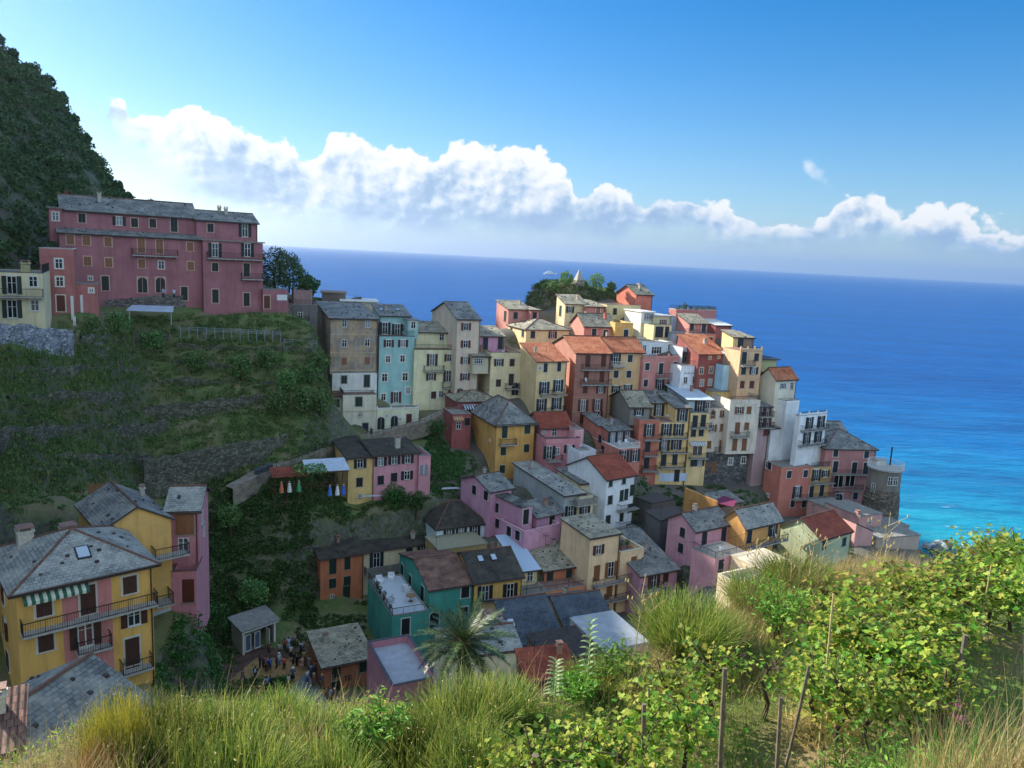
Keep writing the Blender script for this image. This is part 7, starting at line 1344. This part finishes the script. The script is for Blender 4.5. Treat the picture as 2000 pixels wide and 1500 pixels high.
TOP = [(190, 232), (205, 195), (235, 168), (262, 195), (300, 200), (340, 175), (370, 170), (420, 200), (450, 205), (480, 230), (520, 243), (560, 245), (600, 278), (628, 270), (640, 245), (690, 236), (730, 262), (790, 262), (850, 284), (880, 252), (930, 254), (1000, 258), (1050, 275), (1080, 292), (1115, 310), (1140, 348), (1180, 330), (1215, 338), (1262, 382), (1285, 348), (1330, 366), (1400, 366), (1480, 388), (1550, 405), (1610, 400), (1640, 372), (1700, 352), (1760, 380), (1850, 386), (1950, 405), (2000, 425)]
BOT = [(190, 240), (240, 285), (300, 335), (400, 395), (500, 430), (650, 452), (800, 465), (1000, 472), (1150, 474), (1300, 470), (1345, 476), (1450, 486), (1600, 492), (1800, 500), (2000, 525)]
top, bot = curve(TOP), curve(BOT)
cx = W.n('ShaderNodeCombineXYZ'); W.l(az, cx.inputs[0]); W.l(W.math('MULTIPLY', te, 66.), cx.inputs[1]); P0 = cx.outputs[0]
def fbm(off=(0, 0, 0), scale=.3, detail=6, rough=.55, dist=0): return W.noise(W.mapping(P0, loc=off), scale, detail, rough, dist)
def puff(off, s_=.5):
    vo = W.n('ShaderNodeTexVoronoi', feature='F1'); vo.inputs['Scale'].default_value = s_; vo.inputs['Detail'].default_value = 2.; vo.inputs['Roughness'].default_value = .5
    W.l(W.mapping(P0, loc=off), vo.inputs['Vector']); return vo.outputs['Distance']
def sstep(x, a, b): nd = W.n('ShaderNodeMapRange', interpolation_type='SMOOTHSTEP'); nd.inputs[1].default_value = a; nd.inputs[2].default_value = b; W.l(x, nd.inputs[0]); return nd.outputs[0]
n0 = fbm(); pf = W.math('ADD', W.math('MULTIPLY', puff((0, 0, 0), .26), .62), W.math('MULTIPLY', puff((2, 5, 0), .8), .38)); pf2 = W.math('ADD', W.math('MULTIPLY', puff((.9, -1., 0), .26), .62), W.math('MULTIPLY', puff((2.35, 4.6, 0), .8), .38))
h0 = W.math('ADD', W.math('MULTIPLY', W.math('SUBTRACT', n0, .5), .035), W.math('MULTIPLY', W.math('SUBTRACT', .45, pf), .034))
h0 = W.math('ADD', h0, W.math('MULTIPLY', W.math('SUBTRACT', fbm((1, 6, 0), 1.3, 7, .65), .5), .016))
d0 = W.math('ADD', W.math('SUBTRACT', top, te), h0)
nb = fbm((9, 3, 0), .22, 4)
soft = W.math('ADD', W.math('SUBTRACT', te, bot), W.math('MULTIPLY', W.math('SUBTRACT', nb, .5), .08))
al = W.math('MULTIPLY', sstep(d0, -.0005, .005), sstep(soft, -.005, .03))
wx, wy = azte(1597, 342)                  # a torn wisp on the right
wob = W.math('MULTIPLY', W.math('SUBTRACT', fbm((3, 8, 0), .9, 5), .5), 2.2)
wd = W.math('ADD', W.math('POWER', W.math('DIVIDE', W.math('ADD', W.math('SUBTRACT', az, wx), W.math('MULTIPLY', W.math('SUBTRACT', te, wy), 38.)), .8), 2.), W.math('POWER', W.math('DIVIDE', W.math('SUBTRACT', te, wy), .024), 2.))
al = W.math('MAXIMUM', al, W.math('MULTIPLY', sstep(W.math('SUBTRACT', W.math('ADD', W.math('MULTIPLY', n0, 1.8), wob), wd), .3, 1.5), .75))
# light from the upper left: compare the billows with themselves a little towards the sun
big = W.math('SUBTRACT', fbm((5, 0, 0), .085, 3), fbm((7.2, -2.2, 0), .085, 3))
rel = W.math('ADD', W.math('MULTIPLY', W.math('SUBTRACT', fbm((1, 6, 0), .8, 6, .6), fbm((1.4, 5.6, 0), .8, 6, .6)), 1.6), W.math('ADD', W.math('MULTIPLY', W.math('SUBTRACT', pf2, pf), .75), W.math('MULTIPLY', big, 3.2)))
th = W.math('DIVIDE', W.math('SUBTRACT', top, te), W.math('MAXIMUM', W.math('SUBTRACT', top, bot), .03), clamp=True)
lit = W.math('ADD', W.math('ADD', W.math('SUBTRACT', .90, W.math('MULTIPLY', th, 1.0)), rel), W.math('MULTIPLY', sstep(d0, .03, .0), .5), clamp=True)
lit = W.math('MAXIMUM', lit, W.math('ADD', W.math('MULTIPLY', sstep(az, -12., -28.), .6), W.math('MULTIPLY', rel, .6)))
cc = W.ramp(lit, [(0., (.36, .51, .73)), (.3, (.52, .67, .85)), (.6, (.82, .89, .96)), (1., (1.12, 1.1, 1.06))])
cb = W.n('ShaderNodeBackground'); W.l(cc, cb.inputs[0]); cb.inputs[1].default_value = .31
# unseen bluish cloud veil added overhead and behind the viewer to brighten shaded fronts
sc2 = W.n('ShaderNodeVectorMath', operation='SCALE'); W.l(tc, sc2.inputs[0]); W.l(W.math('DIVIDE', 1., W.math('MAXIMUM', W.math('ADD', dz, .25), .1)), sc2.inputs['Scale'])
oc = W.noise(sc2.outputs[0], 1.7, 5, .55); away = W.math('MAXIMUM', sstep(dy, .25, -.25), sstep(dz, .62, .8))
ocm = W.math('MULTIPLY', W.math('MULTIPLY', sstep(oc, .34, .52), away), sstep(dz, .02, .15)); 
# pale sea air low over the horizon, brighter towards the sun
hz = W.n('ShaderNodeBackground'); W.l(W.ramp(W.math('DIVIDE', W.math('ADD', az, 60.), 110., clamp=True), [(0., (.76, .90, 1.)), (.35, (.52, .72, .92)), (.6, (.34, .55, .82)), (1., (.22, .42, .72))]), hz.inputs[0]); hz.inputs[1].default_value = .29
hf = W.math('MULTIPLY', W.math('POWER', 2.718, W.math('MULTIPLY', W.math('MAXIMUM', te, 0.), -9.)), .6)
m1 = W.n('ShaderNodeMixShader'); W.l(hf, m1.inputs[0]); W.l(bg.outputs[0], m1.inputs[1]); W.l(hz.outputs[0], m1.inputs[2])
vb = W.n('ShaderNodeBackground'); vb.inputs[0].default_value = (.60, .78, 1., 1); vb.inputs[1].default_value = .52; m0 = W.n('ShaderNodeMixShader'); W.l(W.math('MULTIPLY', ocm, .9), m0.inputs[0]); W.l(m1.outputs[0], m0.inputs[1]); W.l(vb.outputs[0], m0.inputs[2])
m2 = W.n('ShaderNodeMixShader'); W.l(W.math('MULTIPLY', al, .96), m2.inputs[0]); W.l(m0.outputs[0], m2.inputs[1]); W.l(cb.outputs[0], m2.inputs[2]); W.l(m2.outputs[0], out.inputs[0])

sd_.energy = 3.2; bg.inputs[1].default_value = .051; vs.exposure = 1.7

# the sea air itself: one thin even volume round everything below the clouds
b = MB(); b.box(-31000, 31000, -3500, 31000, -30, 460); hm = bpy.data.materials.new('haze_air'); hm.use_nodes = True; ht = hm.node_tree; ht.nodes.clear(); ho = ht.nodes.new('ShaderNodeOutputMaterial'); hv = ht.nodes.new('ShaderNodeVolumePrincipled')
hv.inputs['Color'].default_value = (.85, .93, 1, 1); hv.inputs['Density'].default_value = .00006; hv.inputs['Anisotropy'].default_value = .85; ht.links.new(hv.outputs[0], ho.inputs['Volume']); tag(b.build('haze', hm), kind='stuff')
sc.cycles.volume_bounces = 1
# ================================================================ CAMERA
cd = bpy.data.cameras.new('camera'); cam = bpy.data.objects.new('camera', cd); COL.objects.link(cam)
cd.sensor_width = 36; cd.lens = FPX/2000*36; cd.clip_start = .1; cd.clip_end = 200000
cam.matrix_world = Matrix(((CR[0], CU[0], -_F[0], CAM[0]), (CR[1], CU[1], -_F[1], CAM[1]), (CR[2], CU[2], -_F[2], CAM[2]), (0, 0, 0, 1)))
sc.camera = cam
